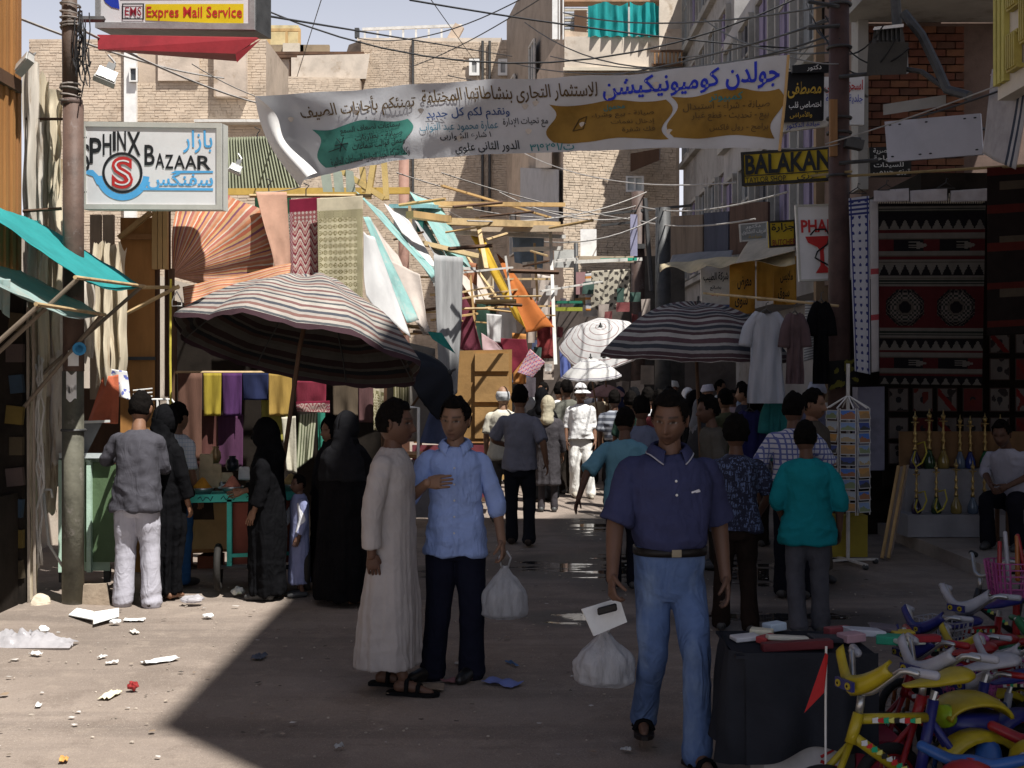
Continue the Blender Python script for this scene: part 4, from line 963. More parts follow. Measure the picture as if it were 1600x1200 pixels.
# dark doorway mass and stall backs at the end of the street
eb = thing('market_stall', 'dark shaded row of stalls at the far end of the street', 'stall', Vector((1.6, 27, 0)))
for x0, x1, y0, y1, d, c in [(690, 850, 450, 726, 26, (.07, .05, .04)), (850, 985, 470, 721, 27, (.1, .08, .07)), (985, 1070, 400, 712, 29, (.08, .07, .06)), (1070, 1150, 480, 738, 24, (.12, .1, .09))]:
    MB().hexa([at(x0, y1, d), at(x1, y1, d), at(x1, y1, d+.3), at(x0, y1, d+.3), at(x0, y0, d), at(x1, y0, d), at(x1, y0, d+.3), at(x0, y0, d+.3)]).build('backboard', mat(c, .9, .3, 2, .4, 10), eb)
BITS = [(.4, .34, .3), (.2, .06, .06), (.08, .1, .18), (.5, .48, .46), (.34, .22, .1), (.06, .11, .09), (.24, .2, .17), (.46, .38, .32), (.1, .085, .1)]
CN = ['pinkish beige', 'dark red', 'navy blue', 'off-white', 'orange brown', 'dark green', 'grey brown', 'peach', 'charcoal']
for i in range(63):
    x = rng.uniform(715, 1010); y = rng.uniform(440, 600); d = rng.uniform(21, 25.5)
    w = rng.uniform(8, 22); hh = rng.uniform(10, 34)
    cloth('garment', 'small %s garment hung %s at the far stalls %s' % (CN[i % 9], ('high' if y < 520 else 'low'), ('left of the orange drape' if x < 790 else 'below the orange drape' if x < 860 else 'around the white umbrellas' if x < 940 else 'by the rust brown pole')), 'garment', [(x, y), (x+w, y+rng.uniform(-2, 2)), (x+w*rng.uniform(.8, 1.1), y+hh), (x+rng.uniform(-2, 2), y+hh)], d, mat(BITS[i % 9], .9, .15, 6, .2, 40), .03, 6, nu=6, nv=6, group='garments hanging among the far stalls', thick=0)
# far patterned rug panels
cloth('patterned_rug', 'black and white patterned rug hung at the far stalls', 'rug', [(918, 424), (986, 420), (982, 484), (922, 484)], 24, vmat(.9, .2, 60, .15, 4), .03, 6, nu=50, nv=40, colf=lambda u, v: (.08, .07, .06) if (math.sin(u*26)*math.sin(v*30+math.sin(u*12)*2) > .25) else (.55, .5, .4))
cloth('patterned_rug', 'grey and orange striped rug edge left of the patterned rug', 'rug', [(914, 428), (924, 427), (923, 486), (915, 486)], 23.9, vmat(.9, .2, 60, .15, 4), .01, 3, nu=4, nv=30, colf=lambda u, v: [(.5, .5, .52), (.6, .25, .06), (.62, .58, .5), (.3, .3, .34)][int(v*14) % 4])
for a, b, c_ in (((868, 470), (910, 474), (.02, .16, .1)), ((868, 480), (910, 486), (.3, .32, .04))): tag(panel('shelf_board', qpx(a, (b[0], a[1]), b, (a[0], b[1]), 22), mat(c_, .7), .1, None), 'green stall shelf left of the patterned rug' if c_[0] < .1 else 'yellow green stall shelf below the green one', 'shelf')
tag(MB().bar(at(938, 406, 23.6), at(995, 405, 23.6), .08, .05).build('shelf_board', mat((.04, .36, .24), .7)), 'green bar above the patterned rug', 'bar')

# ---- spice stall under the big umbrella
ss = thing('cloth_stall', 'dark cloth stall behind the spice cart', 'stall', Vector((-2.2, 13, 0)))
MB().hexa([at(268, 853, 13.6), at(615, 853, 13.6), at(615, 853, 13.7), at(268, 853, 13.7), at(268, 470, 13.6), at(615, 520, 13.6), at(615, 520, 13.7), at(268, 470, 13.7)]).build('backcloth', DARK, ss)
MB().tube([at(275, 582, 12.6), at(600, 582, 12.6)], .018, 6).build('rail', BAMBOO, ss)
for x in (272, 430, 600): MB().tube([at(x, 870, 12.7), at(x, 470 if x < 500 else 575, 12.7)], .03, 6).build('post', WOOD_D, ss)
HANG = [(278, 316, 583, 720, (.2, .1, .07), 'dull brown'), (318, 346, 583, 650, (.55, .42, .05), 'mustard yellow'), (347, 378, 583, 650, (.12, .04, .16), 'purple'), (378, 420, 583, 625, (.02, .03, .1), 'navy'), (420, 456, 583, 650, (.62, .4, .1), 'golden orange'), (408, 452, 622, 690, (.5, .45, .1), 'olive yellow'), (462, 510, 595, 640, (.28, .03, .06), 'burgundy'), (300, 340, 640, 730, (.16, .06, .05), 'dark red brown'), (340, 380, 648, 730, (.14, .05, .12), 'dark plum'), (520, 560, 600, 650, (.16, .12, .08), 'dark olive'), (560, 600, 590, 660, (.2, .1, .1), 'dusky red')]
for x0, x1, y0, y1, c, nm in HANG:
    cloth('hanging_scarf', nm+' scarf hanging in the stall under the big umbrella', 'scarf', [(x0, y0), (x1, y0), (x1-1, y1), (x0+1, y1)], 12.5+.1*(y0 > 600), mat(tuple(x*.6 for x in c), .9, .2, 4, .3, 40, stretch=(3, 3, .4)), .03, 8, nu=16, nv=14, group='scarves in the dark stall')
cloth('hanging_scarf', 'cream folded cloth hanging right of the umbrella pole', 'scarf', [(440, 652), (462, 650), (464, 740), (448, 735)], 12.3, mat((.6, .56, .45), .9), .03, 7, group='scarves in the dark stall')
cloth('hanging_scarf', 'green and white striped cloth hanging behind the veiled women', 'scarf', [(468, 648), (495, 645), (488, 715), (462, 735)], 12.4, stripes([(0, (.1, .12, .06)), (.4, (.5, .5, .36))], 'UV', 0, 6, 0), .03, 7, group='scarves in the dark stall')
cloth('hanging_scarf', 'burgundy patterned cloth with fringe hanging in the stall', 'scarf', [(462, 628), (515, 626), (515, 645), (464, 643)], 12.35, VC, .02, 5, nu=40, nv=16, colf=pat_burg, group='scarves in the dark stall')
cloth('hanging_scarf', 'patterned cream cloth strip hanging far right in the stall', 'scarf', [(583, 600), (600, 605), (598, 675), (584, 672)], 12.4, VC, .02, 5, nu=16, nv=50, colf=pat_cream, group='scarves in the dark stall')
cloth('hanging_scarf', 'sea green cloth hanging behind the veiled woman face', 'scarf', [(496, 642), (508, 642), (506, 705), (497, 705)], 12.5, mat((.03, .2, .14), .9), .02, 5, group='scarves in the dark stall')
# cart
TURQ = mat((.06, .45, .36), .7, .2, 4, .3, 30)
ct = thing('spice_cart', 'turquoise edged wooden spice cart with small wheels', 'cart', gnd(400, 922))
MB().hexa([at(290, 784, 10.6), at(472, 778, 10.6), at(466, 772, 11.5), at(296, 776, 11.5), at(290, 774, 10.6), at(472, 768, 10.6), at(466, 764, 11.5), at(296, 768, 11.5)]).build('tabletop', TURQ, ct, fixn=True)
ap = qpx((291, 774), (472, 768), (472, 781), (291, 786), 10.58); pa = panel('apron', ap, TURQ, .03, ct)
for u0 in (.1, .3, .52, .72):
    MB().tube([ap(u0+k*.022, .5+.3*math.sin(k*2.3+u0*30))+Vector((0, -.004, 0)) for k in range(7)], .004, 4).build('lettering', mat((.02, .08, .1), .7), pa)
MB().hexa([at(358, 882, 10.65), at(470, 878, 10.65), at(466, 872, 11.3), at(358, 876, 11.3), at(362, 786, 10.65), at(470, 782, 10.65), at(466, 780, 11.3), at(362, 784, 11.3)]).build('body', mat((.2, .055, .035), .8, .2, 3, .3, 24), ct, fixn=True)
for x in (359, 470): MB().bar(at(x, 884, 10.6), at(x, 780, 10.6), .04).build('leg', TURQ, ct)
MB().bar(at(357, 868, 10.6), at(470, 864, 10.6), .03).build('rail', TURQ, ct)
for x in (341, 480):
    w = MB().torus(at(x, 886, 10.55), .17, .028, (1, .15, 0), 24, 8).build('wheel', mat((.02, .018, .016), .8), ct, True); MB().lathe([(.15, -.012), (.15, .012)], at(x, 886, 10.55), 18, Vector((1, .15, 0))).build('hub', WOOD_D, w)
MB().tube([at(341, 886, 10.6), at(480, 886, 10.6)], .02, 6).build('axle', IRON, ct)
def bowl(px, py, r, spice, label):
    c = at(px, py, 10.85); b = thing('spice_bowl', label, 'bowl', c)
    MB().lathe([(r*.45, 0), (r*.9, .05), (r*1.02, .075), (r*.98, .078), (r*.85, .055)], c, 18).build('bowl', STEEL, b, True)
    mb = MB().lathe([(r*.95, .068), (r*.6, .1), (r*.25, .15), (0, .165)], c, 18); mb.v = [v+Vector((0, 0, .012*noise.noise(v*30))) for v in mb.v]; mb.build('spice', mat(spice, .95, .2, 20, .6, 80), b, True)
bowl(316, 776, .1, (.62, .27, .03), 'steel bowl heaped with orange turmeric on the cart'); bowl(363, 774, .095, (.55, .2, .13), 'steel bowl heaped with pinkish red spice on the cart')
bowl(455, 770, .1, (.5, .36, .15), 'steel bowl of pale brown grain at the cart end'); bowl(405, 772, .08, (.4, .3, .2), 'steel bowl of brown spice behind the veiled woman')
for i, (x0, x1, y0, y1, c, lb) in enumerate([(311, 334, 709, 762, (.55, .42, .25), 'tall paper sack standing behind the spice bowls'), (330, 347, 724, 762, (.55, .42, .25), 'short paper sack next to the tall sack'), (345, 365, 738, 758, (.56, .45, .28), 'small carton behind the pink spice bowl'), (372, 391, 729, 750, (.72, .7, .68), 'white box at the right end of the spice bowls'), (340, 356, 750, 764, (.6, .6, .58), 'small clear jar between the spice bowls')]):
    mb = MB().hexa([at(x0, y1, 11.1), at(x1, y1, 11.1), at(x1, y1, 11.25), at(x0, y1, 11.25), at(x0+1, y0, 11.1), at(x1-1, y0+2, 11.1), at(x1-1, y0, 11.25), at(x0+1, y0, 11.25)])
    o = mb.build('paper_sack' if i < 2 else 'small_box', mat(c, .85, .15, 8, .4, 30), fixn=True); md = o.modifiers.new('bevel', 'BEVEL'); md.width = .012; md.segments = 2; tag(o, lb, 'sack' if i < 2 else 'box')
jr = thing('brass_jug', 'brass jug with ring handle behind the paper sack', 'jug', at(337, 722, 11.4)); MB().lathe([(.03, 0), (.05, .05), (.045, .1), (.025, .13), (.035, .15)], at(337, 724, 11.4), 14).build('body', mat((.3, .2, .1), .4, metal=.6), jr, True); MB().torus(at(337, 706, 11.4), .03, .006, (0, 1, 0)).build('handle', mat((.3, .2, .1), .4, metal=.6), jr)
tag(MB().lathe([(.05, 0), (.06, .04), (.055, .09), (.03, .11), (.035, .13)], at(363, 735, 11.5), 14).build('dark_jar', mat((.015, .015, .02), .3), smooth=True), 'dark glazed jar behind the carton', 'jar')
for i, (x0, x1, y0, y1, lb) in enumerate([(300, 362, 812, 858, 'open cardboard box under the spice cart'), (335, 360, 786, 812, 'pile of folded papers under the cart top')]):
    mb = MB().hexa([at(x0, y1, 11.3), at(x1, y1, 11.3), at(x1, y1, 11.7), at(x0, y1, 11.7), at(x0-2, y0, 11.3), at(x1+2, y0, 11.3), at(x1+2, y0, 11.7), at(x0-2, y0, 11.7)])
    tag(mb.build('cardboard_box', mat((.42, .27, .12), .85, .15, 3, .3, 30), fixn=True), lb, 'box')
bp = thing('plank_bench', 'low plank resting on bricks behind the cart', 'bench', Vector((-2.9, 12, 0))); MB().hexa([at(268, 866, 11.9), at(360, 862, 11.9), at(360, 862, 12.3), at(268, 866, 12.3), at(268, 858, 11.9), at(360, 855, 11.9), at(360, 855, 12.3), at(268, 858, 12.3)]).build('plank', WOOD, bp)
for x in (280, 330): MB().box(at(x, 876, 12.1), (.2, .25, .12)).build('brick', mat((.3, .1, .06), .9), bp)

# ---- green counter cabinet on the left
gc = thing('drinks_cabinet', 'pale green metal cabinet that the man in grey leans on', 'cabinet', Vector((-3.45, 10.75, 0)))
GRN = mat((.38, .52, .4), .55, .12, 3, .15, 30, spec=.4); GRND = mat((.1, .16, .08), .6, .15, 3)
MB().hexa([at(94, 892, 10.55), at(172, 892, 10.55), at(172, 885, 11.1), at(100, 885, 11.1), at(94, 716, 10.55), at(172, 716, 10.55), at(172, 716, 11.1), at(100, 716, 11.1)]).build('body', GRN, gc, fixn=True)
MB().box(at(160, 800, 10.53), (.28, .02, .82)).build('door', GRND, gc)
MB().hexa([at(92, 716, 10.45), at(176, 716, 10.45), at(176, 716, 11.1), at(96, 716, 11.1), at(92, 708, 10.45), at(176, 708, 10.45), at(176, 708, 11.1), at(96, 708, 11.1)]).build('top', mat((.55, .6, .6), .4), gc, fixn=True)
for x in (96, 140): MB().box(at(x, 806, 10.5), (.035, .05, .92)).build('edge_strip', mat((.5, .68, .55), .5), gc)
for x in (98, 168): MB().box(at(x, 898, 10.7), (.05, .05, .12)).build('foot', IRON, gc)
fr_ = thing('metal_tank', 'grey metal box standing on a shelf behind the left pole', 'box', at(88, 765, 10.75))
MB().hexa([at(76, 760, 10.7), at(110, 760, 10.7), at(110, 760, 11), at(76, 760, 11), at(76, 664, 10.7), at(160, 660, 10.7), at(160, 660, 11), at(76, 664, 11)]).build('body', mat((.18, .18, .18), .5, .2), fr_, fixn=True)
MB().hexa([at(74, 664, 10.65), at(172, 660, 10.65), at(172, 660, 11), at(74, 664, 11), at(74, 660, 10.65), at(172, 656, 10.65), at(172, 656, 11), at(74, 660, 11)]).build('lid', DIRTYW, fr_, fixn=True)
pp = MB().tube([at(62, 766, 10.3), at(80, 765, 10.3), at(82, 778, 10.3)], .012, 6).tube([at(68, 770, 10.3), at(72, 810, 10.3), at(76, 850, 10.3), at(98, 885, 10.3)], .012, 6)
tag(pp.build('hose', DIRTYW, smooth=True), 'pale hose running down beside the green cabinet', 'hose')
cloth('red_cloth', 'orange red cloth bundle hanging left of the man in grey', 'cloth', [(160, 590), (185, 585), (185, 662), (136, 660)], (11.0, 11, 10.9, 10.9), mat((.6, .16, .08), .85, .15, 4, .3, 30, trans=.15), .05, 8)
cloth('white_cloth', 'white and blue printed cloth above the red cloth', 'cloth', [(162, 575), (198, 580), (204, 625), (172, 615)], 11.05, vmat(.9, .2, 100, .1), .04, 7, nu=24, nv=20, colf=lambda u, v: (.15, .18, .5) if noise.noise((u*5, v*5, 3)) > .2 else (.75, .74, .74))

# ---- more stalls and tarps crowding the left middle distance
MID = [('faded aqua tarp strip low above the wooden cabinet', [(640, 300), (690, 322), (742, 420), (715, 424)], (17.5, 18.5, 18, 17), AQ), ('cream tarp strip crossing below the timber poles', [(690, 385), (728, 392), (770, 470), (742, 474)], (18.5, 19, 18.6, 18), BEI), ('dark green tarp hanging in the far left stalls', [(738, 470), (775, 474), (778, 548), (745, 548)], 19.5, mat((.03, .07, .05), .9)), ('white sheet hanging under the yellow strip', [(778, 455), (806, 470), (808, 552), (782, 548)], 20.5, WCL), ('orange cloth hanging behind the cabinet', [(800, 520), (822, 522), (822, 600), (802, 600)], 20, mat((.45, .2, .06), .9)), ('grey brown sheet behind the blue grey cloth', [(615, 530), (680, 545), (678, 690), (622, 690)], 15.6, mat((.22, .2, .18), .9)), ('olive striped cloth beside the grey sheet', [(610, 560), (640, 562), (640, 660), (612, 660)], 14.6, stripes([(0, (.12, .11, .05)), (.5, (.34, .3, .2))], 'UV', 0, 7, 0)), ('red patterned rug hanging among far left stalls', [(838, 470), (866, 472), (864, 560), (840, 560)], 22.5, mat((.2, .03, .03), .9, .4, 9)), ('white striped shirt cloth hung by the far left stalls', [(722, 560), (735, 562), (734, 640), (722, 640)], 17.8, WCL), ('blue shirt hanging left of the white umbrella', [(874, 545), (890, 543), (892, 590), (876, 592)], 23, mat((.12, .16, .42), .9, trans=.1))]
for lb, pts, d, m in MID: cloth('hanging_sheet', lb, 'cloth', pts, d, m, .05, 8, nu=20, nv=16)
for k, (px, d, w, hh) in enumerate(((640, 15.5, .9, .85), (705, 18, 1.0, .9), (760, 21, 1.1, .9))):
    x = (px-800)/F*d; t = thing('goods_table', ('goods table draped in grey left of mid street', 'goods table draped in maroon by the wooden cabinet', 'goods table draped in ochre at far left')[k], 'table', (x, d, 0))
    MB().box((x, d, hh), (w, .7, .04)).build('tabletop', WOOD, t); MB().box((x, d-.36, hh*.55), (w+.04, .02, hh*.8)).build('skirt', mat([(.2, .19, .2), (.14, .03, .04), (.4, .26, .1)][k], .9), t)
    for a in (-1, 1): MB().box((x+a*(w/2-.05), d+.2, hh/2), (.05, .05, hh-.04)).build('leg', WOOD_D, t)

MID2 = [('long white tarp strip sloping under the aqua kiosk', [(600, 318), (640, 345), (700, 445), (680, 452)], (16.4, 17, 16.2, 15.8), WCL), ('grey tarp strip beside the long white tarp', [(648, 345), (668, 350), (724, 448), (708, 452)], (17.2, 17.8, 17.2, 16.6), GREYC), ('brown sacking sheet hung under the timber poles', [(742, 372), (770, 380), (772, 455), (748, 450)], 19.4, SACK), ('cream sheet hanging right of the orange drape', [(838, 428), (862, 432), (858, 500), (840, 496)], 21.5, BEI), ('dull blue tarp under the timber platform', [(800, 366), (850, 372), (848, 420), (804, 410)], 20.8, mat((.16, .22, .3), .9)), ('rust coloured sheet hanging by the grey sheet', [(724, 408), (746, 412), (744, 500), (726, 496)], 18.4, mat((.3, .13, .07), .9)), ('faded pink sheet among the timber poles', [(690, 440), (712, 444), (708, 500), (692, 498)], 16.6, mat((.5, .34, .34), .9, trans=.2)), ('white shirt hung above the wooden cabinet', [(760, 490), (784, 492), (782, 536), (762, 534)], 17.6, WCL)]
for lb, pts, d, m in MID2: cloth('hanging_sheet', lb, 'cloth', pts, d, m, .05, 8, nu=20, nv=16)
sc2 = thing('pole_scaffold', 'thin bamboo poles jutting out over the left stalls', 'scaffold', at(640, 700, 15))
for k in range(26):
    x = rng.uniform(570, 860); y = rng.uniform(320, 540); L = rng.uniform(25, 90); d = rng.uniform(14, 20); MB().tube([at(x, y, d), at(x+L, y+rng.uniform(-16, 10), d+rng.uniform(-.8, .8))], rng.uniform(.012, .03), 6).build('timber', rng.choice([BAMBOO, WOOD_L, WOOD_D]), sc2)
# ================================================================ SIGNS AND BANNER
INK = mat((.015, .017, .02), .7, .1, 5, 0); RED = mat((.5, .03, .03), .6, .1, 5, 0); BLUE = mat((.02, .05, .42), .6, .1, 5, 0); LBLUE = mat((.1, .42, .78), .55, .1, 5, 0); GOLD = mat((.55, .36, .05), .6, .1, 5, 0); YELW = mat((.72, .56, .02), .5, .08, 4, .05, 30)
SIGNW = mat((.74, .74, .75), .45, .06, 3, .05, 30, spec=.4); FRM = mat((.5, .5, .46), .45, .1, 3, .1, 30)
# ---- light box with round emblem
q = qpx((128, 190), (347, 193), (347, 328), (129, 327), (10.2, 9.9, 9.9, 10.2))
sg = thing('shop_sign', 'white light box shop sign with round red emblem and blue lettering', 'sign', q(.5, 1))
panel('box', q, FRM, .1, sg); frame('frame', q, FRM, .04, .02, sg, .015)
fq = quad(*(onq(q, u, v, .004) for u, v in ((.015, .03), (.985, .03), (.985, .97), (.015, .97)))); panel('face', fq, SIGNW, .003, sg)
def px2(x, y): return ((x-128)/219, (y-191)/136)
def arch(fn): return lambda u, v: fn(u, v)
for ch, x0, x1, yt, yb, lean in (('S', 128, 141, 226, 268, .0), ('P', 141, 160, 216, 256, 0), ('H', 162, 176, 210, 243, 0), ('I', 178, 183, 206, 236, 0), ('N', 185, 199, 205, 236, 0), ('X', 200, 222, 206, 243, .0)):
    a = px2(x0, yt); b = px2(x1, yb); letter(sg, q, ch, (a[0], a[1], b[0], b[1]), INK, .008, 3, .015)
for ch, x0, x1, yt, yb in (('B', 228, 244, 226, 258), ('A', 245, 259, 239, 262), ('Z', 260, 273, 241, 263), ('A', 274, 291, 242, 263), ('A', 291, 309, 242, 263), ('R', 310, 331, 242, 264)):
    a = px2(x0, yt); b = px2(x1, yb); letter(sg, q, ch, (a[0], a[1], b[0], b[1]), INK, .008, 3, .015)
a = px2(288, 202); b = px2(333, 238); letter(sg, q, 'بازار', (a[0], a[1], b[0], b[1]), LBLUE, .008, 2, .01)
a = px2(232, 268); b = px2(334, 296); letter(sg, q, 'سفنكس', (a[0], a[1], b[0], b[1]), LBLUE, .008, 2, .02)
def ringp(parent, q, cx, cy, r0, r1, m, off, a0=0, a1=360, n=40):
    mb = MB(); nn = qn(q); nn = -nn if nn.y > 0 else nn
    for i in range(n+1):
        t = R(lerp(a0, a1, i/n))
        for r in (r0, r1): u, v = px2(cx+r*math.cos(t), cy+r*math.sin(t)); mb.v.append(q(u, v)+nn*off)
    mb.f = [(2*i, 2*i+1, 2*i+3, 2*i+2) for i in range(n)]; return mb.build('emblem', m, parent)
ringp(sg, q, 193, 270, 28, 32, INK, .009); ringp(sg, q, 193, 270, 33, 43, LBLUE, .007, 8, 172)
for pts in ([(222, 293), (334, 293), (334, 297), (222, 297)], [(131, 266), (146, 266), (156, 276), (160, 292), (152, 288), (146, 276), (131, 271)], [(268, 270), (276, 266), (334, 266), (334, 269), (280, 270)]): flat(sg, q, [px2(*p) for p in pts], LBLUE, .0075, 'emblem')
a = px2(176, 245); b = px2(210, 295); letter(sg, q, 'S', (a[0], a[1], b[0], b[1]), RED, .0095, 4, .05, name='emblem')
a = px2(181, 250); b = px2(206, 290); letter(sg, q, 'S', (a[0], a[1], b[0], b[1]), SIGNW, .0115, 4, -.025, name='emblem')
for y in (215, 300): MB().tube([at(112, y, 10.15), at(135, y, 10.2)], .02, 6).build('bracket', IRON, sg)
# ---- mail service sign and its red trim
q = qpx((150, -90), (399, -100), (399, 47), (150, 44), (11.2, 10.8, 10.8, 11.2))
sg = thing('mail_sign', 'white mail service sign with yellow strip at the top left', 'sign', q(.5, 1))
panel('box', q, IRON, .3, sg); frame('frame', q, mat((.3, .3, .3), .5), .05, .02, sg, .015)
fq = quad(*(onq(q, u, v, .005) for u, v in ((.035, .02), (.965, .02), (.965, .95), (.035, .95)))); panel('face', fq, SIGNW, .003, sg)
def px3(x, y): return ((x-150)/249, (y+95)/141)
flat(sg, q, [px3(*p) for p in ((230, 7), (382, 7), (382, 38), (230, 33))], YELW, .009, 'lettering_panel')
flat(sg, q, [px3(*p) for p in ((190, -10), (382, -10), (382, -1), (190, -1))], YELW, .009, 'lettering_panel')
flat(sg, q, [px3(*p) for p in ((160, -10), (186, -10), (189, 15), (176, 12), (166, 4))], BLUE, .009, 'emblem')
a = px3(232, 11); b = px3(380, 33); letter(sg, q, 'Expres Mail Service', (a[0], a[1], b[0], b[1]), RED, .012, 2, .012)
a = px3(198, 12); b = px3(224, 26); letter(sg, q, 'EMS', (a[0], a[1], b[0], b[1]), mat((.3, .02, .04), .6), .012, 2, .01)
for p in ([(193, 6), (228, 6), (228, 8), (193, 8)], [(193, 30), (228, 30), (228, 32), (193, 32)], [(193, 8), (195, 8), (195, 30), (193, 30)], [(226, 8), (228, 8), (228, 30), (226, 30)]): flat(sg, q, [px3(*x) for x in p], INK, .011, 'lettering')
MB().tube([at(112, 30, 10.3), at(160, 30, 11)], .03, 6).build('bracket', IRON, sg)
rt = thing('red_canopy', 'dark red sheet canopy under the mail service sign', 'canopy', at(280, 80, 10.6))
mb = MB().hexa([at(153, 77, 10.5), at(368, 84, 10.3), at(372, 96, 10.9), at(155, 79, 11.2), at(152, 54, 10.6), at(405, 60, 10.3), at(400, 58, 10.9), at(152, 54, 11.2)]); mb.build('canopy', mat((.2, .012, .018), .7, .2, 3, .2, 20), rt, fixn=True)
MB().add([at(368, 84, 10.28), at(408, 61, 10.28), at(370, 98, 10.28)], [(0, 1, 2)]).build('corner_flap', mat((.2, .012, .018), .7, .2, 3, .2, 20), rt)

# ---- banner across the street
bn = thing('street_banner', 'long white cloth banner with Arabic lettering strung across the street', 'banner', at(820, 230, 11.5))
def yt(u): return lerp(150, 88, u)+5*math.sin(u*math.pi)-3*math.sin(u*6.3)
def yb(u):
    base = lerp(281, 233, u); return base-26*math.sin(min(1, max(0, u))*math.pi)*(.5+.5*u)-4*math.sin(u*6.3)
def ban(u, v):
    uu = min(1.02, max(-.02, u)); x = 399+833*uu+lerp(0, lerp(70, -12, uu), v)*(max(0, .3-uu)/.3 if uu < .3 else 1)*(1 if uu < .3 else uu)
    d = 1/((1-uu)/13+uu/10.6); p = at(x, lerp(yt(uu), yb(uu), v), d)
    p.y += .05*math.sin(uu*11+v*2)+.02*math.sin(uu*38+v*7)+.035*noise.noise((uu*9, v*3, 4))
    p.z += .006*noise.noise((uu*26, v*5, 1)); return p
BANC = mat((.56, .565, .585), .85, .07, 2, .25, 12, trans=.12)
o = MB().sheet(ban, 160, 30).build('cloth', BANC, bn, True)
def patch(u0, u1, v0, v1, m, name='painted_panel', ww=.012):
    def fn(a, b):
        e = ww*math.sin(b*math.pi*2); u = lerp(u0+e*(1-a), u1+e*a, a); v = lerp(v0+.03*math.sin(a*9), v1+.02*math.sin(a*8), b); p = ban(u, v); p.y -= .006; return p
    MB().sheet(fn, 50, 14).build(name, m, bn, True)
PGRN = mat((.05, .21, .17), .8, .2, 3, .1, 30); PBRN = mat((.27, .155, .03), .8, .2, 3, .1, 30)
patch(.08, .285, .44, .92, PGRN); patch(.545, .768, .36, .87, PBRN); patch(.778, .985, .34, .87, PBRN)
BL2 = mat((.02, .04, .5), .7, .1, 5, 0); BRN = mat((.1, .06, .02), .7, .2, 5, 0); NAVY = mat((.02, .06, .2), .7, .1, 5, 0); TEALT = mat((.02, .2, .22), .7, .1, 5, 0)
for s, r, m, bd in [('جولدن كوميونيكيشن', (.65, .04, .985, .34), BL2, .02), ('للاستثمار التجارى بنشاطاتها المختلفة', (.31, .08, .64, .32), BRN, .012), ('تهنئكم بأجازات الصيف', (.07, .1, .30, .38), BRN, .012),
                ('ونقدم لكم كل جديد', (.315, .36, .47, .53), NAVY, .012), ('عمارة محمود عبد التواب', (.3, .54, .445, .68), mat((.08, .2, .28), .7), .008), ('مع تحيات الإدارة', (.455, .52, .54, .66), INK, .008), ('١ شارع الشواربى', (.335, .68, .43, .8), INK, .008), ('الدور الثانى علوى', (.36, .82, .48, .98), INK, .012), ('ت/٣١٩٢٩١', (.5, .87, .585, .98), TEALT, .012),
                ('سماعات لضعاف السمع', (.14, .47, .27, .58), INK, .006), ('صيانة - بطاريات', (.17, .59, .275, .69), INK, .006), ('وعمل قوالب سماعات', (.16, .7, .28, .8), INK, .006), ('وكلاء شركة الجهاز التجارية للسماعات العالمية', (.1, .83, .29, .96), INK, .008),
                ('محمول', (.65, .38, .69, .47), TEALT, .008), ('صيانة - بيع وشراء', (.625, .48, .745, .58), BRN, .006), ('إدخال نغمات', (.66, .6, .745, .68), BRN, .006), ('فك شفرة', (.68, .7, .745, .79), BRN, .006),
                ('كمبيوتر', (.85, .36, .915, .47), TEALT, .008), ('صيانة - شراء - استبدال', (.8, .46, .97, .57), BRN, .006), ('بيع - تحديث - قطع غيار', (.815, .58, .97, .69), BRN, .006), ('برامج - رول فاكس', (.85, .72, .97, .82), BRN, .006)]:
    letter(bn, ban, s, r, m, .012, 1, bd)
# small drawings: flower line and phone outline
mb = MB()
for k in range(6):
    a = k*1.05; mb.tube([ban(.135, .68)+Vector((0, -.012, 0)), ban(.135+.016*math.cos(a), .68+.1*math.sin(a))+Vector((0, -.012, 0))], .004, 4)
mb.tube([ban(.1, .74)+Vector((0, -.012, 0)), ban(.13, .72)+Vector((0, -.012, 0))], .004, 4); mb.build('drawing', INK, bn)
mb = MB(); pc = [(.585, .72), (.6, .56), (.615, .52), (.605, .7), (.585, .72)]
mb.tube([ban(u, v)+Vector((0, -.012, 0)) for u, v in pc], .006, 4); mb.build('drawing', BRN, bn)
# wind holes: discs on the cloth, coloured pale for the brighter view behind
for u, v in ((.045, .3), (.18, .3), (.305, .36), (.37, .76), (.5, .37), (.5, .72), (.605, .64), (.75, .18), (.77, .8), (.66, .3), (.52, .34)):
    p = ban(u, v)+Vector((0, -.014, 0)); MB().add([p+Vector((.028*math.cos(a)*(1+.3*math.sin(a*3)), -.012*math.sin(a), .024*math.sin(a))) for a in [k*.6283 for k in range(10)]], [tuple(range(10))]).build('pale_hole', mat((.72, .66, .6), .9), bn)
# curled end on the left, coloured whiter than the banner for sunlight on it
def curl(u, v):
    a = at(lerp(398, 470, v), lerp(150, 292, v), 13); b = at(lerp(402, 490, v)+3*math.sin(v*9), lerp(152, 270, v), 12.85); p = a.lerp(b, u); p.y -= .15*math.sin(u*math.pi)*v; p.x += .04*math.sin(v*7)*u-.1*(1-u)*math.sin(v*3.1); return p
MB().sheet(curl, 10, 30).build('sunlit_curled_end', mat((.78, .77, .75), .85, .05, 3, .2, 15), bn, True)
MB().tube([at(1232, 86, 10.55), at(1226, 160, 10.55), at(1218, 236, 10.55)], .012, 6).build('end_batten', WOOD_L, bn)
for a, b in (((398, 150, 13), (300, 100, 12)), ((1232, 88, 10.6), (1310, 100, 12.5)), ((1220, 232, 10.6), (1312, 225, 12.5)), ((470, 292, 13), (400, 300, 14))): MB().tube(wire_curve(at(*a), at(*b), .02, 6), .006, 4).build('cord', WIRE_L, bn)

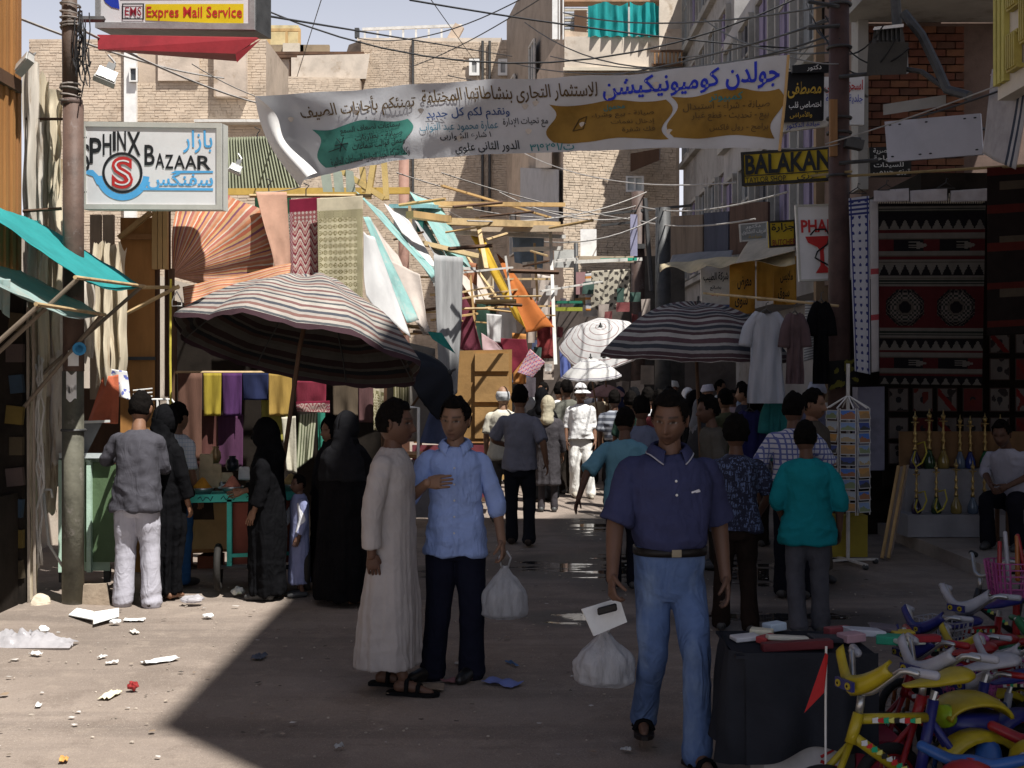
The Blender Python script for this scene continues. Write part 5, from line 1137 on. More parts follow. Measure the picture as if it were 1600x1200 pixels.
# ---- signs on the right
def sign(name, label, corners, d, face, fr, lines, depth=.06, fw=.02, off=.02):
    q = qpx(*corners, d); s = thing(name, label, 'sign', q(.5, 1)); panel('board', q, face, depth, s)
    if fr: frame('frame', q, fr, fw, .02, s, .012)
    for t, r, m, b in lines: letter(s, q, t, r, m, off, 2, b)
    MB().tube([q(.9, .3)+Vector((0, depth, 0)), q(1.25, .3)+Vector((0, .3, 0))], .015, 6).build('bracket', IRON, s)
    return s, q
YS = mat((.46, .33, .02), .6, .15, 4, .1, 30); BRD = mat((.02, .018, .016), .6)
s, q = sign('shop_sign', 'long yellow and black tailor sign below the banner end', ((1158, 238), (1302, 228), (1302, 282), (1160, 291)), (13.6, 13, 13, 13.6), YS, BRD, [('BALAKAN', (.05, .1, .98, .68), INK, .03), ('TAYLOR SHOP', (.05, .76, .5, .93), INK, .01), ('ترزى', (.62, .74, .85, .93), INK, .01)], fw=.03)
flat(s, q, [(.03, .7), (.97, .7), (.97, .73), (.03, .73)], INK, .018)
s, q = sign('shop_sign', 'white pharmacy sign with red cup and snake', ((1243, 320), (1368, 317), (1368, 435), (1249, 440)), 13.4, SIGNW, FRM, [('PHARMACY', (.05, .2, .97, .37), RED, .03), ('صيدلية', (.68, .42, .8, .86), INK, .02)], fw=.02)
cup = [(.12, .42), (.56, .42), (.52, .5), (.42, .56), (.4, .6), (.41, .8), (.52, .88), (.54, .9), (.26, .9), (.28, .88), (.34, .8), (.34, .6), (.3, .56), (.16, .5)]
cup = [(u*.82, v) for u, v in cup]; q0 = q; flat(s, q, cup, RED, .016, 'emblem')
sn = [q(u*.82, v) for u, v in ((.2, .4), (.28, .33), (.44, .33), (.5, .42), (.46, .53), (.3, .62), (.26, .7), (.4, .77), (.52, .83), (.58, .8))]; MB().tube([p+Vector((0, -.02, 0)) for p in sn], .009, 5).build('emblem', INK, s)
sign('shop_sign', 'small yellow butcher sign left of the pharmacy sign', ((1200, 346), (1243, 343), (1243, 384), (1202, 387)), 14.5, YS, BRD, [('جزارة', (.1, .1, .95, .45), INK, .02), ('BUTCHER', (.12, .72, 1.0, .95), mat((.2, .02, .02), .6), .01)])
sign('shop_sign', 'black sign with gold Arabic doctor name right of the banner', ((1226, 112), (1288, 110), (1287, 187), (1224, 190)), 13.3, mat((.01, .01, .012), .5), None, [('مصطفى', (.08, .22, .92, .55), GOLD, .02), ('اختصاصى قلب', (.12, .62, .92, .78), WHITE, .01), ('والأمراض', (.15, .82, .7, .96), GOLD, .01)])
sign('shop_sign', 'narrow black sign above the gold lettered doctor sign', ((1238, 102), (1302, 96), (1302, 112), (1238, 114)), 13.2, mat((.012, .012, .014), .5), None, [('دكتور', (.35, .2, .7, .9), WHITE, .01)])
sign('shop_sign', 'white sign with red and blue Arabic lines behind the right pole', ((1286, 120), (1351, 119), (1350, 195), (1287, 194)), 14, SIGNW, None, [('اسحق صبحى', (.02, .08, .95, .36), RED, .02), ('جلدية وتناسلية', (.05, .38, .95, .58), BLUE, .01), ('عيادة', (.1, .8, .5, .97), BLUE, .01)])
sign('shop_sign', 'blank pale grey sign board with screw holes', ((1382, 190), (1532, 177), (1536, 241), (1387, 253)), (12, 11.6, 11.6, 12), mat((.42, .42, .47), .6, .08, 2, .1, 20), None, [('. .    .      . .', (.04, .08, .96, .12), INK, .02), ('.    . .       .', (.04, .86, .96, .9), INK, .02)], off=.008)
sign('shop_sign', 'dark sign with white Arabic text left under the blank grey board', ((1358, 230), (1424, 228), (1424, 275), (1360, 276)), 13, mat((.025, .025, .025), .6), None, [('مصرية', (.08, .05, .5, .26), WHITE, .015), ('السياحة', (.08, .3, .7, .5), WHITE, .015), ('للسيدات', (.08, .54, .8, .73), WHITE, .015), ('ترزى حريمى', (.06, .77, .95, .97), WHITE, .012)])
sign('shop_sign', 'thin black and white sign below the gold lettered sign', ((1224, 191), (1296, 188), (1294, 197), (1224, 206)), 13.4, DIRTYW, None, [('عيادة الدكتور', (.05, .1, .8, .9), BLUE, .01)])
sign('shop_sign', 'small grey sign with white Arabic lettering over the yellow stalls', ((1155, 350), (1199, 346), (1199, 374), (1157, 378)), 19, mat((.3, .31, .3), .6), DIRTYW, [('دكتور', (.2, .08, .75, .34), WHITE, .02), ('ظريف الفشاوى', (.06, .36, .95, .66), WHITE, .02), ('جراحة', (.3, .7, .8, .9), GOLD, .01)])
sign('notice_board', 'white board with blue Arabic text and blue base over right stalls', ((1095, 418), (1140, 415), (1140, 475), (1096, 476)), 20, DIRTYW, None, [('شركة الطيب', (.08, .15, .95, .42), INK, .02), ('بضائع', (.3, .5, .7, .64), INK, .015), ('خصومات', (.35, .68, .75, .8), RED, .01)])
tag(panel('blue_board', qpx((1096, 477), (1140, 476), (1140, 488), (1098, 488), 19.9), mat((.08, .12, .28), .7), .05, None), 'blue board strip under the white notice', 'board')
YC = mat((.62, .34, .06), .85, .15, 3, .3, 30, trans=.3)
for i, (x0, x1, y0, y1, t) in enumerate(((1140, 1180, 408, 490, 'معرض'), (1182, 1208, 408, 470, ''), (1208, 1244, 402, 476, 'ملابس'))):
    o = cloth('yellow_sheet', ('golden cloth sheet with dark writing above the dark umbrella', 'narrow golden cloth strip between two golden sheets', 'golden cloth sheet left of the pharmacy sign')[i], 'cloth', [(x0, y0), (x1, y0-2), (x1, y1), (x0, y1)], 18.8, YC, .04, 6)
    if t: letter(o, qpx((x0, y0), (x1, y0-2), (x1, y1), (x0, y1), 18.7), t, (.3, .3, .85, .55), INK, .01, 2, .02); letter(o, qpx((x0, y0), (x1, y0-2), (x1, y1), (x0, y1), 18.7), 'سوق', (.2, .65, .7, .9), INK, .01, 2, .02)
# awning strips over right stalls
cloth('stall_awning', 'pale awning edge stretched over the right hand stalls', 'awning', [(1030, 412), (1242, 392), (1242, 408), (1030, 422)], (21, 17.5, 17, 20.5), mat((.6, .5, .33), .9, .2, 3, .3, 20, trans=.2), .08, 20, hem=.1)
cloth('stall_awning', 'beige awning sloping from the wall behind the small grey sign', 'awning', [(1170, 378), (1243, 362), (1243, 392), (1148, 412)], (18.6, 17.8, 17, 18), mat((.5, .43, .34), .9, trans=.15), .03, 5)
cloth('stall_awning', 'dark grey awning sloping from the shuttered house', 'awning', [(1050, 398), (1145, 390), (1140, 412), (1042, 416)], (22, 20, 19.5, 21.5), mat((.2, .2, .21), .9), .04, 6)
for i, (x0, x1, y0, y1) in enumerate(((1048, 1098, 335, 400), (1100, 1138, 330, 390), (1140, 1200, 315, 392))):
    tag(panel('shop_shutter', qpx((x0, y0+3), (x1, y0), (x1, y1), (x0, y1+6), (22.5-i, 22-i, 22-i, 22.5-i)), (mat((.17, .13, .1), .85, .25, 4, .4, 20, stretch=(4, 1, .2)), mat((.05, .055, .08), .8, .2, 4, .3, 20, stretch=(4, 1, .2)), mat((.1, .06, .045), .85, .25, 4, .4, 20, stretch=(4, 1, .2)))[i], .06, None), ('brown wooden shutter board above far right stalls', 'dark blue shutter board between brown boards', 'dark brown shutter board above the golden sheets')[i], 'shutter')
# striped shop awning top right
cloth('shop_awning', 'pale grey scalloped awning side at the right edge', 'awning', [(1550, 108), (1620, 90), (1590, 265), (1535, 240)], (10.2, 9.4, 9.6, 10.3), stripes([(0, (.45, .42, .42)), (.72, (.05, .06, .09)), (.78, (.5, .48, .48)), (.84, (.05, .06, .09)), (.9, (.45, .43, .43))], 'UV', 0, 1.0, .1), .03, 4)
cloth('shop_awning', 'dusty pink fringed awning top at the right edge', 'awning', [(1600, 52), (1640, 52), (1640, 92), (1548, 118)], (10.4, 9.6, 9.2, 10), mat((.42, .34, .33), .9), .02, 12, hem=.05)
# ================================================================ PEOPLE
def fuse(mb, voxel, smooth=3, fac=.5):
    me = mb.mesh('tmp'); o = bpy.data.objects.new('tmp', me)
    md = o.modifiers.new('r', 'REMESH'); md.mode = 'VOXEL'; md.voxel_size = voxel; md.adaptivity = 0
    if smooth: sm = o.modifiers.new('s', 'SMOOTH'); sm.iterations = smooth; sm.factor = fac
    r = evaluated(o)
    bpy.data.objects.remove(o); bpy.data.meshes.remove(me); return r
def vcol(me, cols):
    a = me.color_attributes.new('Col', 'FLOAT_COLOR', 'POINT'); c = np.ones((len(cols), 4), dtype=np.float32); c[:, :3] = cols; a.data.foreach_set('color', c.ravel())
def coords(me): a = np.zeros(len(me.vertices)*3, dtype=np.float32); me.vertices.foreach_get('co', a); return a.reshape(-1, 3)
def norms(me): a = np.zeros(len(me.vertices)*3, dtype=np.float32); me.vertices.foreach_get('normal', a); return a.reshape(-1, 3)
def wrinkle(me, fn):
    co = coords(me); nn = norms(me); d = np.array([fn(Vector(p)) for p in co], dtype=np.float32); co = co+nn*d[:, None]; me.vertices.foreach_set('co', co.ravel()); me.update()
SKIN = vmat(.55, .08, 120, .08, 14, 0, .35)
_g = lambda x, s: math.exp(-(x/s)**2)
def sstep(a, b, x): t = min(1, max(0, (x-a)/(b-a))); return t*t*(3-2*t)
def head_pt(az, el, fat=1.0):
    dx, dy, dz = math.sin(az)*math.cos(el), -math.cos(az)*math.cos(el), math.sin(el)
    x, y, z = .075*dx, .096*dy, .118*dz; f = max(0, -dy)
    if z < 0:
        t = -z/.118; x *= 1-.22*t**1.4; y = y*(1-.1*t) if dy < 0 else y*(1-.32*t); y -= .03*f*sstep(0, 1, t)*(1 if dy < 0 else 0)
    fx = abs(x)
    if dy < 0:
        y -= .006*_g(z-.026, .012)*_g(fx-.02, .03)
        y += .013*_g(fx-.031, .015)*_g(z-.007, .012)
        y -= .005*_g(fx-.046, .018)*_g(z+.02, .018)
        nz = sstep(.026, -.034, z)*sstep(-.05, -.036, z); y -= (.006+.022*nz)*nz**.5*_g(x, .0085+.007*nz)
        y -= .006*_g(z+.058, .008)*_g(fx, .022)+.0055*_g(z+.071, .008)*_g(fx, .02); y += .004*_g(z+.0645, .0035)*_g(fx, .024)
        y -= .007*_g(z+.098, .016)*_g(fx, .022); y += .004*_g(z+.083, .008)*_g(fx, .02)
    return Vector((x*fat, y, z))
def head_grid(n, m):
    azs = []
    for i in range(n+1):
        t = i/n*2-1; azs.append(math.pi*(t*.55+.45*t**3)*1.0)
    els = [math.pi*(j/m-.5) for j in range(m+1)]
    return azs, els
def head_mesh(mb, cols, M, skin, n, m, beard=0.0, mustache=False, hairc=(.012, .01, .009)):
    azs, els = head_grid(n, m); n0 = len(mb.v); sk = np.array(skin); lip = sk*np.array((.72, .52, .52)); dk = np.array(hairc)
    for e in els:
        for a in azs:
            p = head_pt(a, e); mb.v.append(M @ p); c = sk.copy(); fx = abs(p.x)
            if p.y < -.02:
                br = _g(p.z-.031+.12*(fx-.03)**2*30*.1, .0048)*sstep(.008, .016, fx)*sstep(.056, .048, fx); c = c*(1-br*.9)+dk*br*.9
                ex = (fx-.031)/.0135; ez = (p.z-.0072)/.0043; r = ex*ex+ez*ez
                if r < 1.0: c = np.array((.22, .2, .18)) if abs(fx-.031) > .006 else np.array((.02, .013, .01))
                elif r < 2.4: c = c*.5
                l = _g(p.z+.0645, .0085)*sstep(.029, .02, fx)
                c = c*(1-.8*l)+lip*.8*l
                if abs(p.z+.0645) < .0022 and fx < .022: c = c*.45
                if mustache: b = _g(p.z+.051, .0055)*sstep(.034, .026, fx); c = c*(1-b)+dk*b
                c = c*(1-.18*_g(fx-.031, .02)*_g(p.z-.006, .014))
            if beard > 0:
                b = beard*sstep(-.035, -.06, p.z)*sstep(.06, .0, p.y); c = c*(1-b*.55)
            cols.append(c)
    W = n+1
    mb.f += [(n0+j*W+i, n0+j*W+i+1, n0+(j+1)*W+i+1, n0+(j+1)*W+i) for j in range(m) for i in range(n)]
    for s in (-1, 1):
        k0 = len(mb.v); e = MB().ball((0, 0, 0), (.009, .02, .031), 10, 8); Rm = Euler((.15, s*.12, s*.35)).to_matrix()
        for v in e.v:
            w = v.copy(); d_ = (w.y/.02)**2+(w.z/.031)**2
            if w.x*s > 0: w.x *= .5+.7*d_
            mb.v.append(M @ (Rm @ w+Vector((s*.077, .012, -.004)))); cols.append(sk*.92)
        mb.f += [tuple(i+k0 for i in f) for f in e.f]
def shell(M, n, m, keep, off, top=0.0, nz=0.0, seed=0):
    """part of the head surface lifted off it: hair, caps, hoods; keep(p, az) -> 0..1"""
    azs, els = head_grid(n, m); mb = MB(); W = n+1; K = []
    for e in els:
        for a in azs:
            p = head_pt(a, e); k = keep(p, a); K.append(k); q = p.normalized()
            t = off*min(1, max(0, k)*3)+top*max(0, q.z)**2+nz*noise.noise(p*38+Vector((seed, 0, 0)))*min(1, max(0, k)*3)
            mb.v.append(M @ (p+q*(t-.002)))
    for j in range(m):
        for i in range(n):
            f = (j*W+i, j*W+i+1, (j+1)*W+i+1, (j+1)*W+i)
            if all(K[x] > 0 for x in f): mb.f.append(f)
    used = sorted({i for f in mb.f for i in f}); mp = {o: k for k, o in enumerate(used)}
    mb.v = [mb.v[i] for i in used]; mb.f = [tuple(mp[i] for i in f) for f in mb.f]; return mb
def hair_keep(line=.072, back=-.05, side=-.01):
    def k(p, az):
        a = abs(az); lim = line if a < .75 else (lerp(line, side, sstep(.75, 1.15, a)) if a < 1.15 else lerp(side, back, sstep(1.3, 1.9, a)))
        if 1.25 < a < 1.75 and p.z < .03: lim = max(lim, .03*_g(a-1.5, .25)+lim)
        return (p.z-lim)/.03
    return k
def hand(mb, wrist, d, pn, side, curl=.5, s=1.0):
    """fingers and thumb rooted in the palm; d towards the fingertips, pn out of the palm, side = thumb direction"""
    d = Vector(d).normalized(); pn = Vector(pn); pn = (pn-d*pn.dot(d)).normalized(); sd = Vector(side); sd = (sd-d*sd.dot(d)-pn*sd.dot(pn)).normalized()
    w = Vector(wrist); palm = MB()
    P = []
    for t, rw, rt in ((0, .026, .02), (.03, .034, .017), (.065, .042, .015), (.09, .04, .013), (.098, .034, .009)):
        for k in range(12):
            a = 2*math.pi*k/12; P.append(w+d*t*s+sd*(rw*s*math.cos(a))+pn*(rt*s*math.sin(a)))
    mb.add(P, [(i*12+k, i*12+(k+1) % 12, (i+1)*12+(k+1) % 12, (i+1)*12+k) for i in range(4) for k in range(12)]+[tuple(48+k for k in range(12))])
    for i, (o, L) in enumerate(((.031, .074), (.0105, .083), (-.0105, .077), (-.031, .06))):
        p = w+d*.088*s+sd*o*s; pts = [p-d*.012*s, p]; ang = curl*(.35+.12*i); dd = d
        for k, f in enumerate((.45, .32, .23)):
            ang2 = ang*(.7+.45*k)+sum((ang*(.7+.45*j) for j in range(k)), 0)*.75; dd = d*math.cos(ang2)+pn*math.sin(ang2)+sd*o*1.2*(1-curl); p = p+dd.normalized()*L*f*s; pts.append(p)
        mb.tube(pts+[pts[-1]+dd.normalized()*.005*s], [.0092*s, .0092*s, .0088*s, .008*s, .0068*s, .003*s], 8)
    p = w+d*.022*s+sd*.028*s; q1 = p+(sd*.28+d*.85+pn*.4).normalized()*.038*s; q2 = q1+(d*.9+sd*.12+pn*(.35+.4*curl)).normalized()*.03*s; q3 = q2+(d*.9+pn*(.3+.6*curl)).normalized()*.024*s
    mb.tube([p-sd*.012*s, p, q1, q2, q3, q3+(q3-q2)*.15], [.014*s, .0135*s, .011*s, .0095*s, .007*s, .003*s], 8)

def person(label, pos, yaw, H, skin, top, bottom, arms=None, legs=None, head=(0, 0, 0), hair=None, group=None, vox=.014, lean=(0, 0), build=1.0, shoes='shoe', belly=0.0, beard=.4, mustache=False, curl=(.5, .5), hands=None, foot=None, seated=False, feet_dir=None, hairc=(.012, .01, .009), seed=0, base_z=0.0):
    """one figure; local frame: -Y is the front, z up from the soles"""
    S = H/1.75*.955; root = thing('person', label, 'person', (pos[0], pos[1], base_z), R(yaw), group)
    rs = random.Random(seed*13+5); W = build; V = Vector
    A = arms or [None, None]; defa = [((-.215, .03, 1.14), (-.225, -.05, .89)), ((.215, .03, 1.14), (.225, -.05, .89))]
    A = [a if a is not None else b for a, b in zip(A, defa)]
    Lg = legs or [None, None]; defl = [((-.095, -.02, .5), (-.1, .02, .085)), ((.095, -.02, .5), (.1, .02, .085))]
    Lg = [a if a is not None else b for a, b in zip(Lg, defl)]
    pz = .93 if not seated else seated
    lx, ly = lean
    def sp(z):  # spine point at body height z (leaning)
        t = max(0, (z-.93)/.55); return V((lx*t, ly*t*t*.6+ly*t*.4, z-.93+pz))
    sh = [sp(1.405)+V((s*.163*W, .008, 0)) for s in (-1, 1)]; hip = [V((s*.085, 0, pz-.02)) for s in (-1, 1)]
    el = [V(a[0]) for a in A]; wr = [V(a[1]) for a in A]; kn = [V(l[0]) for l in Lg]; an = [V(l[1]) for l in Lg]
    if seated:
        pass
    hc = sp(1.632)+V((0, -.015+ly*.1, 0)); hs = top.get('hs', 1.14); HM = Matrix.Translation(hc) @ Euler((R(head[0]), R(head[1]), R(head[2])), 'ZYX').to_matrix().to_4x4() if False else Matrix.Translation(hc) @ Matrix.Rotation(R(head[2]), 4, 'Z') @ Matrix.Rotation(R(head[0]), 4, 'X') @ Matrix.Rotation(R(head[1]), 4, 'Y') @ Matrix.Scale(hs, 4)
    det = vox < .012
    # ---- body: neck, torso core, arms, legs, feet fused into one surface
    robe = top['kind'] in ('robe', 'abaya')
    mb = MB(); mb.limb([sp(1.33), sp(1.46), sp(1.53)+V((0, -.005, 0)), hc+V((0, .012, -.03))], [.09, .062, .054, .05], 12)
    mb.limb([sp(1.0), sp(1.2), sp(1.36)], [.09*W, .095*W, .1*W], 14, 4, .72)
    for i in (0, 1):
        mb.limb([sh[i]+V((0, 0, -.02)), sh[i].lerp(el[i], .4), el[i], wr[i], wr[i]+(wr[i]-el[i]).normalized()*.02], [.034*W, .042*W, .041*W, .029, .027], 12, 6)
        mb.limb([hip[i]-V((0, 0, .05)), kn[i], an[i]+V((0, 0, .02))], [.055, .042, .034], 12, 5)
        fd = (feet_dir[i] if feet_dir else V((0, -1, 0)));  fd = V(fd).normalized(); a = an[i]
        low = a.z-.085
        mb.limb([V((a.x, a.y, low+.05))-fd*.035, V((a.x, a.y, low+.05))+fd*.05, V((a.x, a.y, low+.03))+fd*.13, V((a.x, a.y, low+.022))+fd*.18], [.036, .036, .026, .018], 10, 4)
    me = fuse(mb, max(vox, .009), 2); co = coords(me); B = MB(); B.v = [V(p) for p in co]; B.f = [tuple(p.vertices) for p in me.polygons]; bpy.data.meshes.remove(me)
    cols = [np.array(skin)]*len(B.v)
    for i in (0, 1):
        hd = (hands or [None, None])[i]; k0 = len(B.v); fwd = (wr[i]-el[i]).normalized(); s = -1 if i == 0 else 1
        if hd is None: hd = (fwd+V((0, -.15, 0)), V((-s, .2, 0)), V((0, -1, 0)))
        hand(B, wr[i]-fwd*.006, hd[0], hd[1], hd[2], curl[i]); cols += [np.array(skin)*.95]*(len(B.v)-k0)
    head_mesh(B, cols, HM, skin, *((72, 56) if det else (40, 30)), beard=beard, mustache=mustache, hairc=hairc)
    B.v = [v*S for v in B.v]; bme = B.mesh('body'); vcol(bme, np.array(cols)); link('body', bme, SKIN, root, True)
    # ---- clothes
    def dress(name, mb2, v, m, wf, sm=2, parent=root):
        me = fuse(mb2, v, sm)
        if wf: wrinkle(me, wf)
        c = coords(me)*S; me.vertices.foreach_set('co', c.ravel()); me.update(); return link(name, me, m, parent, True)
    sd = seed*7.3
    def rid(q): return 1-2*abs(noise.noise(q))
    def cw(p, a=.008):
        b = a*2.0
        return b*(.8*noise.noise(V((p.x*6+sd, p.y*6, p.z*4)))+.55*rid(V(((p.x+.6*p.z)*5.5+sd, p.y*5, (p.z-.5*p.x)*9)))*sstep(-.1, .3, noise.noise(V((p.x*3+sd, p.z*3, sd))))+.45*rid(V(((p.x-.7*p.z)*6, p.y*5+sd, (p.z+.5*p.x)*10)))*sstep(.0, .3, noise.noise(V((p.x*3, p.z*3.3, sd+9))))+.22*noise.noise(V((p.x*22, p.y*22, p.z*18+sd))))
    def cw_old(p, a=.008): return a*(noise.noise(V((p.x*9+sd, p.y*9, p.z*6)))+.6*noise.noise(V((p.x*18+p.z*9, p.y*18, p.z*16+sd)))+.5*noise.noise(V(((p.x+p.z)*11, p.y*6, (p.z-p.x)*5+sd))))
    k = top['kind']; tm = top['mat']; ease = top.get('ease', .02)
    if k in ('shirt', 'tee'):
        hem = top.get('hem', .82); g = MB(); z0 = hem-.93
        rows = []
        for z, rx, ry in ((hem, .226, .145), (.9, .212, .14), (1.0, .19, .13), (1.1, .178, .125), (1.22, .182, .128), (1.32, .192, .128), (1.385, .185, .118), (1.425, .15, .102), (1.445, .1, .085), (1.466, .07, .07)):
            if z < hem-.001: continue
            c = sp(z); bl = belly*_g(z-1.05, .14); rows.append((c.x, c.y-bl*.5, c.z, (rx*.87+ease*.6)*W, (ry*.92+ease)*W+bl*.6, 2.4))
        g.rings(rows, 28)
        for i in (0, 1):
            t = top.get('sleeve', 1.0); tt = top.get('sleeves', (t, t))[i]; r0 = top.get('sr', .066)*.9
            sg_ = -1 if i == 0 else 1; s0 = sh[i]+V((-sg_*.055, 0, -.03))
            if tt <= 1: pts = [s0, sh[i].lerp(el[i], .12), sh[i].lerp(el[i], .5), sh[i].lerp(el[i], tt)]; rr = [.052*W, .057*W, r0*.98*W, r0*1.06*W]
            else: pts = [s0, sh[i].lerp(el[i], .12), sh[i].lerp(el[i], .55), el[i], el[i].lerp(wr[i], tt-1)]; rr = [.052*W, .058*W, r0*.95*W, r0*.86*W, r0*.78*W]
            g.limb(pts, rr, 16, 5, flat=True)
        def wf(p):
            zz = p.z-pz+.93; return cw(p, .009+.006*sstep(1.15, .85, zz))+.006*math.sin(math.atan2(p.y, p.x)*5+sd+p.z*3)*sstep(1.2, .85, zz)
        sh_o = dress('shirt', g, vox, tm, wf)
    elif k == 'polo':
        g = MB(); rows = []
        for z, rx, ry in ((1.016, .148, .112), (1.026, .162, .124), (1.06, .172, .13), (1.13, .178, .132), (1.22, .196, .138), (1.32, .206, .136), (1.385, .19, .118), (1.425, .155, .103), (1.445, .105, .085), (1.466, .072, .07)):
            c = sp(z); bl = belly*_g(z-1.08, .12); rows.append((c.x, c.y-bl*.5, c.z, rx*.89*W+.006, ry*.95*W+.006+bl*.6, 2.4))
        g.rings(rows, 28)
        for i in (0, 1):
            tt = top.get('sleeve', .92); sg_ = -1 if i == 0 else 1; g.limb([sh[i]+V((-sg_*.055, 0, -.03)), sh[i].lerp(el[i], .12), sh[i].lerp(el[i], .5), sh[i].lerp(el[i], tt)], [.054*W, .06*W, .066*W, .077*W], 18, 5, flat=True)
        sh_o = dress('shirt', g, vox, tm, lambda p: cw(p, .008)+.004*math.sin(p.z*40+p.x*30)*_g(p.z-1.04, .08))
    elif k == 'robe':
        g = MB(); rows = []; hem = top.get('hem', .12); fw = top.get('flare', .2)
        for z, rx, ry in ((hem, fw, fw*.8), (hem+.03, fw, fw*.8), (.5, fw*.96, fw*.74), (.8, .19, .14), (1.0, .182, .132), (1.2, .185, .132), (1.32, .192, .13), (1.385, .185, .118), (1.425, .15, .102), (1.46, .1, .085), (1.49, .066, .066)):
            c = sp(max(z, .93)); c = V((c.x*(1 if z > .93 else z/.93), c.y, z)); bl = belly*_g(z-1.05, .18); rows.append((c.x, c.y-bl*.5+top.get('swing', 0)*sstep(.9, .1, z), c.z, rx*W, ry*W+bl*.5, 2.3))
        g.rings(rows, 32)
        for i in (0, 1): sg_ = -1 if i == 0 else 1; g.limb([sh[i]+V((-sg_*.05, 0, -.03)), sh[i].lerp(el[i], .12), el[i], el[i].lerp(wr[i], .85)], [.06*W, .064*W, .06*W, .064*W], 14, 6, flat=True)
        def wf(p):
            a = math.atan2(p.y, p.x); am = .003+.02*sstep(1.1, .15, p.z)
            return am*(noise.noise(V((math.cos(a)*3.2+sd, math.sin(a)*3.2, p.z*.8)))+.5*noise.noise(V((math.cos(a)*7+sd, math.sin(a)*7, p.z*1.3))))+cw(p, .005)
        sh_o = dress('robe', g, vox, tm, wf)
    elif k == 'abaya':
        g = MB(); rows = []; hem = top.get('hem', .06); fw = top.get('flare', .27)
        for z, rx, ry in ((hem, fw, fw*.82), (.3, fw*.98, fw*.8), (.7, .25, .2), (1.0, .245, .19), (1.2, .235, .175), (1.34, .21, .15), (1.42, .17, .125), (1.48, .11, .105), (1.53, .09, .1)):
            c = sp(max(z, .93)); rows.append((c.x, c.y, z, rx*W, ry*W, 2.2))
        g.rings(rows, 30)
        for i in (0, 1): sg_ = -1 if i == 0 else 1; g.limb([sh[i]+V((-sg_*.05, 0, -.04)), sh[i].lerp(el[i], .2), el[i], el[i].lerp(wr[i], .8)], [.07*W, .075*W, .08*W, .085*W], 14, 6, flat=True)
        def wf(p):
            a = math.atan2(p.y, p.x); am = .006+.03*sstep(1.35, .2, p.z)
            return am*(noise.noise(V((math.cos(a)*2.6+sd, math.sin(a)*2.6, p.z*.7)))+.6*noise.noise(V((math.cos(a)*6+sd, math.sin(a)*6, p.z*1.2))))+cw(p, .007)
        sh_o = dress('robe', g, vox, tm, wf)
    if bottom:
        g = MB(); km = bottom.get('w', 1.0)
        c0 = sp(.93)
        if seated: g.limb([V((0, .02, pz+.06)), V((0, 0, pz-.02)), V((0, -.06, pz-.03))], [.15, .16, .13], 16, 4, .85)
        elif top['kind'] == 'shirt': g.rings([(0, 0, .97, .125, .09, 2.4), (0, .008, .9, .145, .105, 2.3), (0, .008, .8, .15, .11, 2.3), (0, .005, .76, .12, .1, 2.2)], 24)
        else: g.rings([(sp(1.03).x, sp(1.03).y, 1.025, .15*W, .11*W+belly*.4, 2.4), (0, 0, .98, .156*W, .12*W+belly*.3, 2.4), (0, .008, .88, .168, .132, 2.3), (0, .008, .8, .162, .125, 2.3), (0, .005, .76, .12, .1, 2.2)], 24)
        for i in (0, 1):
            hp = hip[i]-V((0, 0, .06)) if not seated else V((hip[i].x, -.02, pz-.01))
            ae = an[i]+V((0, 0, bottom.get('hem', -.02)))
            g.limb([hp, hp.lerp(kn[i], .5), kn[i], kn[i].lerp(ae, .5), ae], [.092*km, .085*km, .07*km, .066*km, .07*km], 16, 6)
        def wf2(p):
            low = sstep(.3, .06, p.z); kz = _g(p.z-.5, .14); fw_ = .004+.008*low+.005*kz
            return fw_*(.7*rid(V((p.x*4+sd, p.y*4, p.z*(9+9*low)+p.x*4)))+.4*noise.noise(V((p.x*9, p.y*9, p.z*13+sd))))+.006*noise.noise(V((p.x*12+sd, p.y*12, p.z*2.2)))
        tr = dress('trousers', g, vox, bottom['mat'], wf2)
        if bottom.get('belt'):
            bb = MB(); P = []
            n = 40
            for z in (.982, 1.02):
                for kk in range(n):
                    a = 2*math.pi*kk/n; P.append(V((sp(1.0).x+(.156*W+.006)*math.copysign(abs(math.cos(a))**.83, math.cos(a)), sp(1.0).y+(.12*W+.008+belly*.35)*math.copysign(abs(math.sin(a))**.83, math.sin(a))-belly*.3, z))*S)
            bb.add(P, [(kk, (kk+1) % n, n+(kk+1) % n, n+kk) for kk in range(n)]); b_ = bb.build('belt', bottom['belt'], root, True, local=True); b_.modifiers.new('t', 'SOLIDIFY').thickness = .012
            MB().box((0, -(.12*W+.016+belly*.62)*S, 1.003*S), (.045, .012, .034)).build('buckle', mat((.25, .22, .16), .4, metal=.6), root, local=True)
